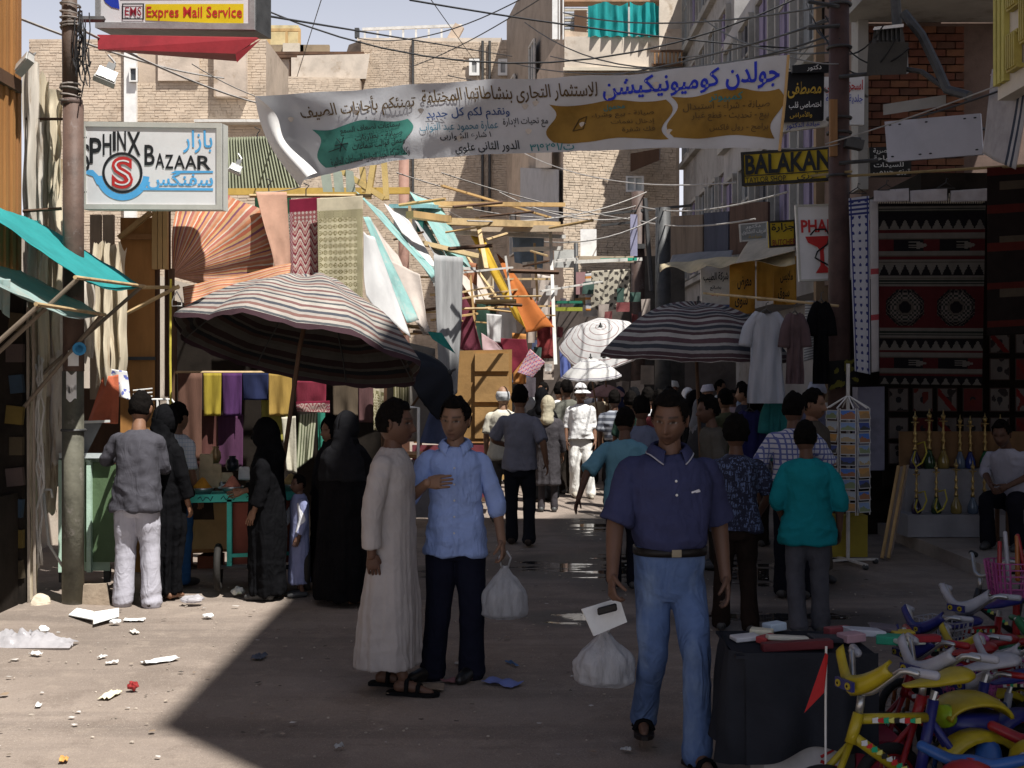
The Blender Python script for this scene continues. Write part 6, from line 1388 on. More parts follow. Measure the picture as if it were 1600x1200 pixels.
    # ---- footwear
    for i in (0, 1):
        if shoes is None: break
        fd = V(feet_dir[i] if feet_dir else (0, -1, 0)).normalized(); a = an[i]; low = a.z-.085; ctr = V((a.x, a.y, low)); s = MB()
        if shoes == 'shoe':
            s.limb([ctr+V((0, 0, .045))-fd*.05, ctr+V((0, 0, .05))+fd*.05, ctr+V((0, 0, .036))+fd*.15, ctr+V((0, 0, .032))+fd*.2], [.044, .046, .04, .028], 12, 5); s.v = [V((v.x, v.y, max(v.z, low))) for v in s.v]
            s.v = [v*S for v in s.v]; s.build('shoe', bottom.get('shoe_mat', IRON) if bottom else IRON, root, True, local=True)
        else:
            w = fd.cross(V((0, 0, 1))); prof = [(-.1, .03), (-.09, .042), (-.04, .04), (.02, .04), (.1, .05), (.16, .05), (.2, .04), (.225, .015)]
            top_ = [ctr+fd*t+w*r+V((0, 0, .022)) for t, r in prof]+[ctr+fd*t-w*r+V((0, 0, .022)) for t, r in prof[::-1]]; n = len(top_)
            s.add([v*S for v in top_]+[(v-V((0, 0, .02)))*S for v in top_], [tuple(range(n)), tuple(range(2*n-1, n-1, -1))]+[(k2, n+k2, n+(k2+1) % n, (k2+1) % n) for k2 in range(n)])
            so_ = s.build('sandal', bottom.get('shoe_mat', BLACKC) if bottom else BLACKC, root, False, local=True, fixn=True)
            for t, hgt in ((.1, .07), (.03, .1)): MB().tube([(ctr+fd*t-w*.048+V((0, 0, .02)))*S, (ctr+fd*t-w*.03+V((0, 0, hgt-.012)))*S, (ctr+fd*t+V((0, 0, hgt)))*S, (ctr+fd*t+w*.03+V((0, 0, hgt-.012)))*S, (ctr+fd*t+w*.048+V((0, 0, .02)))*S], .013, 6).build('strap', BLACKC, so_, True, local=True)
    # ---- hair or head covering
    n_, m_ = (72, 56) if det else (48, 36); hk = (hair or {}).get('kind', 'short'); hm = (hair or {}).get('mat', mat(tuple(x*.6 for x in hairc), .9, .3, 30, .6, 90, spec=.05))
    def putm(name, mb3, m, solid=0.0, par=root):
        mb3.v = [v*S for v in mb3.v]; o = mb3.build(name, m, par, True, local=True)
        if solid: md = o.modifiers.new('t', 'SOLIDIFY'); md.thickness = solid; md.offset = 1
        return o
    if hk in ('short', 'bald', 'cap', 'curly'):
        ln = .072 if hk != 'bald' else .2; th = (hair or {}).get('t', .012)
        if hk != 'bald': putm('hair', shell(HM, n_, m_, hair_keep(ln), th, th*.9, .012 if hk != 'curly' else .017, seed), hm)
        else: putm('hair', shell(HM, n_, m_, lambda p, a: min((p.z+.05)/.03, (.06-p.z)/.02, (p.y+.0)/.02), .01, 0, .004, seed), hm)
    if hk == 'cap':
        c = putm('cap', shell(HM, n_, m_, lambda p, a: (p.z-.045-.02*math.cos(a))/.02, .018, .012, .002, seed), hair['capmat'], .004)
        if hair.get('brim'):
            bm = MB(); P = []
            for j in range(4):
                for i in range(13):
                    a = R(lerp(-62, 62, i/12)); r = .1+.022*j; P.append(HM @ V((r*.86*math.sin(a), -r*math.cos(a)*(1.02), .062-.012*j-.012*abs(math.sin(a)))))
            bm.add(P, [(j*13+i, j*13+i+1, (j+1)*13+i+1, (j+1)*13+i) for j in range(3) for i in range(12)]); putm('brim', bm, hair['capmat'], .004, c)
    if hk == 'turban':
        t = MB()
        for j in range(5): t.torus(HM @ V((0, .008, .045+.018*j)), (.098-.008*j), .022, HM.to_3x3() @ V((.08*(-1)**j, -.1, 1)), 24, 8)
        t.ball(HM @ V((0, .008, .09)), (.075, .085, .05), 16, 8); t.v = list(t.v); fm = fuse(t, .012, 2); c = coords(fm)*S; fm.vertices.foreach_set('co', c.ravel()); link('turban', fm, hair['mat'], root, True)
    if hk == 'hijab':
        def keep(p, a):
            oval = ((p.x)/.058)**2+((p.z+.018)/.088)**2
            return .5 if p.y > -.03 else (oval-1.0)*1.5
        full = hair.get('full'); put = putm('headscarf', shell(HM, n_, m_, (lambda p, a: 1) if full else keep, .02, .006, .005, seed), hair['mat'], .004)
        g = MB(); wv = hair.get('drape', .2); hz = hair.get('len', 1.22)
        rows = []
        for z, rx, ry in ((hz, wv, wv*.72), (hz+.04, wv, wv*.74), (1.36, wv*.93, wv*.72), (1.43, wv*.74, wv*.62), (1.49, .1, .1), (1.55, .088, .094)): c = sp(z); rows.append((c.x, c.y+.008, c.z, rx*W, ry*W, 2.1))
        g.rings(rows, 28)
        def wf3(p): a = math.atan2(p.y, p.x); return .012*noise.noise(V((math.cos(a)*4+sd, math.sin(a)*4, p.z*4)))+cw(p, .006)
        dress('headscarf', g, max(vox, .012), hair['mat'], wf3)
        back = MB().limb([hc+V((0, .05, .02)), hc+V((0, .06, -.1)), sp(1.4)+V((0, .06, 0))], [.085, .085, .11], 14, 4); dress('headscarf', back, max(vox, .012), hair['mat'], lambda p: cw(p, .008))
    root['_S'] = S
    return root, sh_o, sp, HM, S
def front(o, x, z):
    """point on the front of a garment (local frame)"""
    bv = o.get('_bv'); me = o.data
    t = BVHTree.FromPolygons([v.co for v in me.vertices], [p.vertices for p in me.polygons]); h_ = t.ray_cast(Vector((x, -2, z)), Vector((0, 1, 0)))
    return h_[0], h_[1]
class Front:
    def __init__(s, o): s.t = BVHTree.FromPolygons([v.co for v in o.data.vertices], [p.vertices for p in o.data.polygons])
    def __call__(s, x, z, back=False):
        h_ = s.t.ray_cast(Vector((x, 2 if back else -2, z)), Vector((0, -1 if back else 1, 0)))
        return h_[0] if h_[0] is not None else Vector((x, -.12, z))
def strip(fr, a, b, w, off=.004, n=14, back=False):
    mb = MB(); P = []
    for i in range(n+1):
        x = lerp(a[0], b[0], i/n); z = lerp(a[1], b[1], i/n); dx, dz = b[0]-a[0], b[1]-a[1]; l = math.hypot(dx, dz); nx, nz = -dz/l*w/2, dx/l*w/2
        for s in (-1, 1): p = fr(x+nx*s, z+nz*s, back); P.append(p+Vector((0, off if back else -off, 0)))
    mb.add(P, [(2*i, 2*i+1, 2*i+3, 2*i+2) for i in range(n)]); return mb
def patchf(fr, x0, x1, z0, z1, off=.005, n=8):
    mb = MB(); P = [fr(lerp(x0, x1, i/n), lerp(z0, z1, j/n))+Vector((0, -off, 0)) for j in range(n+1) for i in range(n+1)]
    mb.add(P, [(j*(n+1)+i, j*(n+1)+i+1, (j+1)*(n+1)+i+1, (j+1)*(n+1)+i) for j in range(n) for i in range(n)]); return mb
def collar(root, sp, S, m, r=.068, hgt=.045, spread=.09, drop=.055, stripe=None, tilt=-.35):
    mb = MB(); n = 30; P = []; c = sp(1.475)
    for j, (dr, dz) in enumerate(((0, 0.02), (.004, hgt), (.014, hgt-.004), (.028, hgt*.25), (.036, -.012))):
        for i in range(n+1):
            a = lerp(R(-90+26), R(270-26), i/n); ft = max(0, -math.sin(a))**3     # open at the front
            rr = r+dr+ft*(.012 if j > 2 else 0); z = 1.475+dz-ft*(drop*(.55 if j < 3 else 1.0))+.02*max(0, math.sin(a))
            P.append(Vector((c.x+rr*math.cos(a)*1.05, c.y+rr*math.sin(a)-.005-ft*.012, c.z+z-1.475))*S)
    mb.add(P, [(j*(n+1)+i, j*(n+1)+i+1, (j+1)*(n+1)+i+1, (j+1)*(n+1)+i) for j in range(4) for i in range(n)])
    o = mb.build('collar', m, root, True, local=True); o.modifiers.new('t', 'SOLIDIFY').thickness = .003
    if stripe:
        MB().tube([P[4*(n+1)+i]+Vector((0, -.003, .006)) for i in range(n+1)], .0035, 5).build('collar_stripe', stripe, o, True, local=True)
    return o
# ---------------------------------------------------------------- the people in the street
_fc = {}
def fab(c, var=.15, rough=.9, bs=160, vs=5, sheen=0.0, stretch=None, fold=.42, col2=None, spec=.04):
    key = (c, var, fold, col2)
    if key in _fc: return _fc[key]
    m, nt, N, L, b = _nodes('fabric'); n = _noise(nt, vs, 5, .65); lo = tuple(x*(1-var*1.5) for x in c); hi = tuple(min(1, x*(1+var)) for x in c)
    cc = _ramp(nt, n.outputs[0], [(.3, lo), (.5, c), (.72, hi)])
    if col2: n5 = _noise(nt, 6, 4, .6, None, (1, 1, .4)); cc = _mix(nt, _ramp(nt, n5.outputs[0], [(.5, 0.0), (.7, 1.0)]), cc, col2)
    L.new(cc, b.inputs['Base Color']); b.inputs['Roughness'].default_value = rough; b.inputs['Specular IOR Level'].default_value = spec
    f1 = _noise(nt, 6.5, 2, .55, None, (1.2, 1.2, .55)); f1.inputs['Distortion'].default_value = 1.3; f2 = _noise(nt, 14, 2, .5, None, (.7, .7, 1.3)); f2.inputs['Distortion'].default_value = .8
    r1 = _math(nt, 'SUBTRACT', 1.0, _math(nt, 'MULTIPLY', _math(nt, 'ABSOLUTE', _math(nt, 'SUBTRACT', f1.outputs[0], .5)), 4.0)); f3 = _noise(nt, 300, 2)
    hgt = _math(nt, 'ADD', _math(nt, 'ADD', _math(nt, 'MULTIPLY', r1, .6), _math(nt, 'MULTIPLY', f2.outputs[0], .5)), _math(nt, 'MULTIPLY', f3.outputs[0], .05))
    _bump(nt, hgt, b, fold, .022); _fc[key] = m; return m
SK1 = (.2, .1, .06); SK2 = (.3, .17, .105); SK3 = (.12, .06, .038); SK4 = (.24, .125, .075)
def checked(c1, c2, rep=26, wd=.35, c3=None):
    m, nt, N, L, b = _nodes('checked_cloth'); tc = N.new('ShaderNodeTexCoord'); sp_ = N.new('ShaderNodeSeparateXYZ'); L.new(tc.outputs['Object'], sp_.inputs[0])
    fx = _math(nt, 'FRACT', _math(nt, 'MULTIPLY', _math(nt, 'ADD', sp_.outputs[0], sp_.outputs[1]), rep)); fz = _math(nt, 'FRACT', _math(nt, 'MULTIPLY', sp_.outputs[2], rep))
    k = _math(nt, 'MAXIMUM', _math(nt, 'LESS_THAN', fx, wd), _math(nt, 'LESS_THAN', fz, wd)); c = _mix(nt, k, c1, c2); L.new(c, b.inputs['Base Color']); b.inputs['Roughness'].default_value = .9; return m
def hstripe(c1, c2, rep=14, wd=.4):
    m, nt, N, L, b = _nodes('striped_knit'); tc = N.new('ShaderNodeTexCoord'); sp_ = N.new('ShaderNodeSeparateXYZ'); L.new(tc.outputs['Object'], sp_.inputs[0])
    fz = _math(nt, 'FRACT', _math(nt, 'MULTIPLY', sp_.outputs[2], rep)); c = _mix(nt, _math(nt, 'LESS_THAN', fz, wd), c1, c2); L.new(c, b.inputs['Base Color']); b.inputs['Roughness'].default_value = .9; return m
def batik(c1, c2):
    m, nt, N, L, b = _nodes('printed_shirt'); n = _noise(nt, 22, 3, .6, None, (1, 1, 2.2)); n2 = _noise(nt, 60, 2, .6, None, (2, 2, .3)); k = _ramp(nt, n.outputs[0], [(.48, 0.0), (.52, 1.0)]); k2 = _ramp(nt, n2.outputs[0], [(.5, 0.0), (.54, 1.0)])
    c = _mix(nt, _math(nt, 'MULTIPLY', k, k2), c1, c2); L.new(c, b.inputs['Base Color']); b.inputs['Roughness'].default_value = .9; return m
def xy(px, py): g = gnd(px, py); return (g.x, g.y)
def atd(px, d): return ((px-800)/F*d, d)
V = Vector
# 1. man in a navy polo shirt walking towards the camera
JEAN = fab((.1, .155, .3), .2, col2=(.19, .26, .4), fold=.6)
POLOM = fab((.045, .05, .11), .12)
root, so_, sp, HM, S = person('man in navy polo shirt and blue jeans carrying a plastic bag', xy(1046, 1180), 5, 1.79, (.15, .08, .052), dict(kind='polo', mat=POLOM, sleeve=1.0, hs=1.07), dict(mat=JEAN, w=.97, belt=mat((.012, .01, .009), .5), hem=-.03, shoe_mat=mat((.02, .014, .012), .5)),
    arms=[((-.27, -.03, 1.14), (-.31, -.17, .9)), ((.265, .09, 1.13), (.285, .03, .86))], legs=[((-.085, -.03, .51), (-.085, .24, .15)), ((.095, -.17, .5), (.085, -.22, .085))], head=(12, 3, -24), vox=.008, build=1.1, belly=.02, hair=dict(kind='short', t=.013), shoes='sandal', curl=(1.5, .8), seed=1, beard=.5,
    feet_dir=[(-.15, -1, 0), (.2, -1, 0)])
collar(root, sp, S, POLOM, .073, .034, drop=.065, stripe=mat((.45, .45, .5), .8))
fr_ = Front(so_); P2 = strip(fr_, (0, 1.4*S), (-.004, 1.24*S), .034, .004); P2.build('placket', POLOM, root, True, local=True)
for z in (1.345, 1.28): MB().ball(fr_(0, z*S)+V((0, -.008, 0)), (.0065, .003, .0065), 8, 5).build('button', WHITE, root, True, local=True)
for pts in ([(.075, 1.29), (.115, 1.302)], [(.095, 1.292), (.12, 1.296)]): strip(fr_, (pts[0][0]*S, pts[0][1]*S), (pts[1][0]*S, pts[1][1]*S), .008, .005, 5).build('logo', mat((.7, .7, .75), .6), root, local=True)
BAGM = mat((.66, .66, .68), .3, .15, 9, .8, 22, trans=.5, spec=.5, stretch=(2.2, 2.2, .6), bd=.02)
def plastic_bag(label, topp, w, hgt, seed):
    b = thing('plastic_bag', label, 'bag', (topp[0], topp[1], topp[2]-hgt)); mb = MB(); n = 48; P = []; rows = 34
    for j in range(rows+1):
        t = j/rows; r = .012+(w/2-.012)*sstep(-.05, .6, t)**.9; r *= 1 if t < .9 else 1-.42*((t-.9)/.1)**2
        for i in range(n):
            a = 2*math.pi*i/n; k = 1+.16*noise.noise((math.cos(a)*2.4+seed, math.sin(a)*2.4, t*2.2))+.06*math.sin(a*9+seed+t*2)*(1-t)+.07*(1-2.4*abs(noise.noise((math.cos(a)*4.5+seed, math.sin(a)*4.5, t*2.6))))+.05*noise.noise((math.cos(a)*9, math.sin(a)*9, t*8+seed))
            P.append((topp[0]+r*k*math.cos(a), topp[1]+r*k*.62*math.sin(a), topp[2]-hgt*t+.012*noise.noise((a, t*6, seed))))
    mb.add(P, [(j*n+i, (j+1)*n+i, (j+1)*n+(i+1) % n, j*n+(i+1) % n) for j in range(rows) for i in range(n)]+[tuple(rows*n+i for i in range(n))]); mb.build('bag', BAGM, b, True)
    for s in (-1, 1): MB().tube([(topp[0]+s*.012, topp[1], topp[2]-.03), (topp[0]+s*.035, topp[1]-.02, topp[2]+.05), (topp[0]+s*.01, topp[1]-.02, topp[2]+.09)], .006, 5).build('handle', BAGM, b, True)
    cm = MB().ball((topp[0]+.01, topp[1], topp[2]-hgt*.72), (w*.3, w*.2, hgt*.18), 12, 8); cm.build('contents', mat((.35, .33, .32), .8), b, True)
hp = root.matrix_world if False else None
g0 = xy(1046, 1180)
plastic_bag('white plastic bag hanging from the hand of the man in navy polo', at(944, 985, g0[1]-.03), .27, .26, 3.0)
nb = thing('notebook', 'white notebook held against the hand of the walking man', 'notebook', at(948, 965, g0[1]-.12))
qn_ = qpx((909, 952), (968, 934), (980, 972), (928, 994), (g0[1]-.15, g0[1]-.1, g0[1]-.1, g0[1]-.15)); panel('cover', qn_, PAPER, .012, nb)
ph = MB().hexa([at(934, 962, g0[1]-.2), at(965, 954, g0[1]-.2), at(965, 954, g0[1]-.17), at(934, 962, g0[1]-.17), at(933, 950, g0[1]-.2), at(963, 942, g0[1]-.2), at(963, 942, g0[1]-.17), at(933, 950, g0[1]-.17)]).build('mobile_phone', mat((.01, .01, .012), .3), fixn=True); ph.modifiers.new('b', 'BEVEL').width = .006
tag(ph, 'black mobile phone held on the white notebook', 'phone')

# 2. man in a light blue shirt talking, hand raised
BSH = fab((.3, .4, .7), .1, fold=.6)
root, so_, sp, HM, S = person('man in light blue shirt and dark trousers, one hand raised to chest', xy(712, 1062), -2, 1.73, (.24, .135, .085), dict(kind='shirt', mat=BSH, hem=.8, sleeves=(1.12, 1.2), sr=.074, ease=.022), dict(mat=fab((.012, .013, .024)), w=1.14, hem=-.045, shoe_mat=mat((.012, .011, .011), .35, spec=.5)),
    arms=[((-.275, -.1, 1.16), (-.15, -.32, 1.26)), ((.25, .02, 1.13), (.29, -.03, .88))], legs=[((-.1, -.02, .5), (-.15, .0, .085)), ((.1, -.02, .5), (.1, .03, .085))], head=(8, 3, -14), vox=.008, shoes='shoe', curl=(.35, 1.2), seed=2, build=.95, feet_dir=[(-.7, -.8, 0), (-.35, -1, 0)],
    hands=[(V((.85, -.3, .12)), V((0, 1, -.2)), V((0, 0, 1))), None], beard=.2)
collar(root, sp, S, BSH, .07, .03, drop=.075); fr_ = Front(so_)
strip(fr_, (.0, 1.38*S), (.012, .8*S), .032, .004, 24).build('placket', BSH, root, True, local=True)
for z in (1.34, 1.24, 1.14, 1.04, .94): MB().ball(fr_(.003, z*S)+V((0, -.007, 0)), (.006, .003, .006), 8, 5).build('button', DIRTYW, root, True, local=True)
patchf(fr_, .06*S, .155*S, 1.13*S, 1.25*S, .006).build('pocket', BSH, root, True, local=True)
wrx = V((.29, -.03, .88)).lerp(V((.25, .02, 1.13)), .82)*S; mb = MB().limb([wrx+V((0, 0, .035)), wrx, wrx-V((0, 0, .03))], [.056, .057, .055], 16, 4); me = fuse(mb, .008, 1); link('cuff', me, BSH, root, True)
g2 = xy(712, 1062); plastic_bag('thin white plastic bag hanging beside the dark trousers', at(789, 884, g2[1]-.06), .25, .31, 8.0)

# 3. man in a long pale robe, seen from the side
ROBE = fab((.41, .375, .36), .08, fold=.35)
root, so_, sp, HM, S = person('man in long pale beige robe facing right, seen from the side', xy(613, 1078), 78, 1.715, SK3, dict(kind='robe', mat=ROBE, hem=.16, flare=.235, swing=.03), None, arms=[((-.23, .05, 1.13), (-.22, .06, .86)), ((.22, .02, 1.13), (.24, -.02, .86))], legs=[((-.1, 0, .5), (-.1, -.1, .085)), ((.1, 0, .5), (.1, .08, .085))], head=(2, 0, 4), vox=.009, shoes='sandal', curl=(.9, .9), seed=3, beard=.2)
fr_ = Front(so_)
# a stitched side pocket on the visible side
# 4. man in grey shirt leaning on the cabinet, seen from behind
GSH = fab((.07, .068, .08), .1); GTR = fab((.42, .41, .46), .08)
person('man in dark grey shirt and pale trousers leaning on the green cabinet', xy(214, 948), 176, 1.73, SK4, dict(kind='shirt', mat=GSH, hem=.8, sleeves=(1.85, 1.85), sr=.07, ease=.03), dict(mat=GTR, w=1.16, hem=-.05, shoe_mat=mat((.06, .05, .045), .7)),
    arms=[((-.19, -.13, 1.14), (-.12, -.34, 1.12)), ((.3, -.08, 1.2), (.34, -.32, 1.19))], legs=[((-.1, -.02, .5), (-.13, .02, .085)), ((.1, -.02, .5), (.12, .0, .085))], lean=(.01, -.07), head=(10, 0, 0), vox=.012, seed=4, build=.98)
# 5-7 people behind him
BLK = fab((.006, .006, .007), .25)
def hij(c=None, **k): return dict(kind='hijab', mat=c or BLK, **k)
person('woman in black robe close behind the man in dark grey', xy(256, 936), 160, 1.61, SK4, dict(kind='abaya', mat=BLK, flare=.2), None, hair=hij(full=True), seed=5, shoes=None, build=.85)
person('person in white checked shirt and blue jeans, mostly hidden behind woman', atd(276, 11.0), 150, 1.62, SK4, dict(kind='shirt', mat=checked((.72, .72, .74), (.5, .55, .62), 30, .2), sleeve=1.0), dict(mat=fab((.03, .1, .25))), seed=6, shoes='shoe')
# 8. woman in black at the cart, child, two more women
person('woman in black veil standing at the spice cart, facing left', xy(418, 936), -100, 1.5, SK4, dict(kind='abaya', mat=fab((.006, .006, .007), .25), flare=.23), None, arms=[((-.24, -.1, 1.12), (-.1, -.3, 1.05)), None], hair=hij(drape=.21, len=1.12, full=True), seed=8, shoes='shoe', build=.9, vox=.012)
LAST, *_r = person('small boy in white shirt and long blue grey tunic between black robes', xy(468, 932), -70, 1.03, SK3, dict(kind='robe', mat=fab((.24, .26, .42)), hem=.2, flare=.19), None, arms=[((-.26, -.1, 1.16), (-.3, -.24, .98)), None], head=(0, 0, 15), seed=9, shoes='shoe', hair=dict(kind='short', t=.006))
for p0, p1, p2 in (((-.15, .0, 1.36), (-.25, -.1, 1.16), (-.29, -.22, 1.0)), ((.15, 0, 1.36), (.2, .02, 1.14), (.21, -.04, .93))):
    k_ = 1.03/1.75*.955; mb = MB().limb([V(p0)*k_, V(p1)*k_, V(p2)*k_], [.042, .042, .038], 12, 5, flat=True); link('sleeve', fuse(mb, .009, 2), fab((.75, .75, .78), .04), LAST, True)
person('large woman in black robe and grey lit veil, seen from behind', xy(540, 944), 150, 1.56, SK4, dict(kind='abaya', mat=fab((.007, .0065, .0075), .3), flare=.3), None, arms=[((-.26, -.06, 1.12), (-.2, -.2, .98)), ((.26, -.02, 1.1), (.24, -.2, .98))], hair=hij(mat((.014, .014, .016), .9, .2, 5, .25, 120, spec=.05), drape=.25, len=1.15, full=True), seed=10, shoes=None, build=1.08, vox=.012)
person('woman in black headscarf looking left behind the large veiled woman', atd(520, 10.9), -48, 1.5, SK4, dict(kind='abaya', mat=fab((.014, .013, .016), .3)), None, hair=hij(drape=.2, len=1.2), seed=11, shoes=None, vox=.012)
# mid street
person('man in grey T-shirt and dark trousers walking away', xy(812, 852), 172, 1.76, SK4, dict(kind='shirt', mat=fab((.2, .2, .24), .1), hem=.84, sleeve=.95, sr=.072), dict(mat=fab((.016, .017, .022)), w=1.0, shoe_mat=mat((.03, .02, .015), .6)), arms=[((-.27, .1, 1.15), (-.3, .02, .92)), ((.3, -.06, 1.17), (.2, -.24, 1.1))], legs=[((-.1, -.05, .5), (-.12, .14, .1)), ((.1, -.06, .5), (.1, -.1, .085))], head=(4, 0, 0), seed=12, vox=.013)
person('white haired man in cream shirt walking away by the wooden cabinet', atd(786, 15.8), 175, 1.74, SK2, dict(kind='shirt', mat=fab((.6, .56, .46)), sleeve=.95), dict(mat=fab((.1, .09, .08))), hair=dict(kind='bald', mat=mat((.5, .5, .5), .8)), seed=13, vox=.018)
person('woman with pale headscarf and dark grey dress walking away', xy(856, 800), 175, 1.58, SK4, dict(kind='robe', mat=fab((.06, .055, .06), .2), hem=.42, flare=.2), dict(mat=fab((.05, .045, .05)), w=.8), hair=hij(fab((.42, .38, .28)), drape=.1, len=1.4, full=True), seed=14, vox=.016)
person('woman in black headscarf ahead of the pale headscarf woman', atd(846, 18.4), 170, 1.68, SK4, dict(kind='abaya', mat=BLK), None, hair=hij(full=True), seed=15, shoes=None, vox=.02)
root, *_ = person('man in white shirt, trousers and cap walking in sunlight', xy(907, 778), 3, 1.74, SK1, dict(kind='shirt', mat=fab((.82, .81, .8), .04), hem=.92, sleeves=(1.25, 1.25), sr=.068, ease=.026), dict(mat=fab((.78, .765, .73), .05), w=1.12, shoe_mat=fab((.4, .36, .3))), legs=[((-.1, -.06, .5), (-.09, .02, .1)), ((.12, -.05, .5), (.15, -.1, .085))], hair=dict(kind='cap', capmat=fab((.74, .74, .74), .05), brim=True), head=(6, 0, 15), seed=16, vox=.013, mustache=True, build=1.02, belly=.02)
person('man in white shirt seen from behind, left of the white capped man', atd(874, 20.5), 172, 1.76, SK4, dict(kind='shirt', mat=fab((.7, .7, .7), .06)), dict(mat=DARK), seed=17, vox=.02)
person('man in grey green shirt just behind the white capped man', atd(886, 19.6), -150, 1.8, SK3, dict(kind='shirt', mat=fab((.13, .13, .11))), dict(mat=DARK), seed=18, vox=.02)
person('man in blue grey striped polo shirt walking behind the crowd', atd(960, 17.6), 178, 1.66, SK3, dict(kind='polo', mat=hstripe((.1, .11, .14), (.34, .36, .4), 13, .45), sleeve=.95), dict(mat=fab((.012, .012, .015))), seed=19, vox=.016)
person('woman in black veil behind the striped polo man', atd(990, 19), 170, 1.68, SK4, dict(kind='abaya', mat=BLK), None, hair=hij(full=True), seed=20, shoes=None, vox=.02)
LBS = fab((.14, .3, .38), .1)
person('man in pale turquoise shirt walking away, arm swung out', atd(975, 10.9), 168, 1.58, SK3, dict(kind='shirt', mat=LBS, hem=.72, sleeves=(.98, .98), sr=.082, ease=.035), dict(mat=fab((.012, .012, .02)), w=1.05), arms=[((-.26, .0, 1.13), (-.27, -.1, .9)), ((.34, .14, 1.15), (.42, .2, .9))], head=(14, 0, -12), seed=21, vox=.012, lean=(0, -.05), curl=(.5, .4))
person('man with grey blue shirt ahead of the turquoise shirt man', atd(1002, 12.4), 172, 1.66, SK3, dict(kind='shirt', mat=fab((.16, .18, .26))), dict(mat=DARK), head=(12, 0, 20), seed=22, vox=.016)
person('man in dark navy printed shirt walking away behind the polo man', xy(1150, 986), 178, 1.56, SK3, dict(kind='shirt', mat=batik((.012, .014, .035), (.1, .14, .26)), hem=.84, sleeve=.98, sr=.08, ease=.03), dict(mat=fab((.022, .015, .012)), w=1.05, shoe_mat=IRON), arms=[((-.28, -.05, 1.14), (-.22, -.2, .95)), ((.27, 0, 1.13), (.28, -.08, .88))], legs=[((-.1, -.05, .5), (-.1, .12, .09)), ((.1, -.05, .5), (.12, -.06, .085))], head=(3, 0, 0), seed=23, vox=.012, hair=dict(kind='curly', t=.022))
person('man in grey brown shirt turned right, left of the dark pole', atd(1118, 12), -95, 1.66, SK3, dict(kind='shirt', mat=fab((.1, .09, .075))), dict(mat=DARK), head=(4, 0, 20), seed=24, vox=.016, lean=(0, -.04), hair=dict(kind='curly', t=.02))
CHK = checked((.5, .5, .54), (.1, .12, .3), 24, .3)
person('man in blue and white checked shirt talking to the moustached man', xy(1240, 934), 165, 1.72, SK3, dict(kind='shirt', mat=CHK, hem=.88, sleeve=1.0, sr=.074), dict(mat=fab((.012, .013, .02)), shoe_mat=IRON), arms=[((-.3, -.05, 1.15), (-.16, -.22, 1.18)), ((.3, .0, 1.14), (.3, -.1, .9))], head=(4, 0, -15), seed=25, vox=.013)
person('moustached man in brown robe facing the checked shirt man', atd(1268, 11.2), 35, 1.74, SK4, dict(kind='robe', mat=fab((.09, .075, .06))), None, head=(2, 0, 25), mustache=True, seed=26, vox=.013, shoes='shoe')
TSH = fab((.012, .21, .24), .1)
person('man in bright teal shirt and grey trousers seen from behind', xy(1262, 990), 172, 1.53, SK3, dict(kind='shirt', mat=TSH, hem=.76, sleeves=(1.35, 1.35), sr=.088, ease=.05), dict(mat=fab((.1, .1, .115)), w=1.12, shoe_mat=IRON), arms=[((-.255, .02, 1.13), (-.265, -.05, .88)), ((.25, .03, 1.13), (.2, -.1, .95))], legs=[((-.1, -.04, .5), (-.11, -.04, .085)), ((.1, -.03, .5), (.08, .1, .085))], head=(8, 0, -6), seed=27, vox=.012, lean=(.01, -.03))
person('man in white turban behind the moustached man', atd(1276, 14.2), 10, 1.78, SK3, dict(kind='robe', mat=fab((.18, .18, .26))), None, hair=dict(kind='turban', mat=fab((.45, .46, .55))), seed=28, vox=.02, shoes=None)
person('seated man in white shirt and dark trousers by the water pipes', atd(1582, 12.6), -38, 1.7, SK3, dict(kind='shirt', mat=fab((.42, .42, .5), .08), hem=.9, sleeves=(1.3, 1.3), sr=.074), dict(mat=fab((.014, .014, .02)), w=1.1, shoe_mat=IRON), arms=[((-.26, -.12, .8), (-.1, -.38, .66)), ((.26, -.12, .8), (.06, -.38, .66))], legs=[((-.14, -.42, .52), (-.14, -.36, .085)), ((.14, -.42, .52), (.16, -.34, .085))], seated=.5, lean=(0, -.22), head=(18, 0, 0), seed=29, vox=.012, base_z=.13)
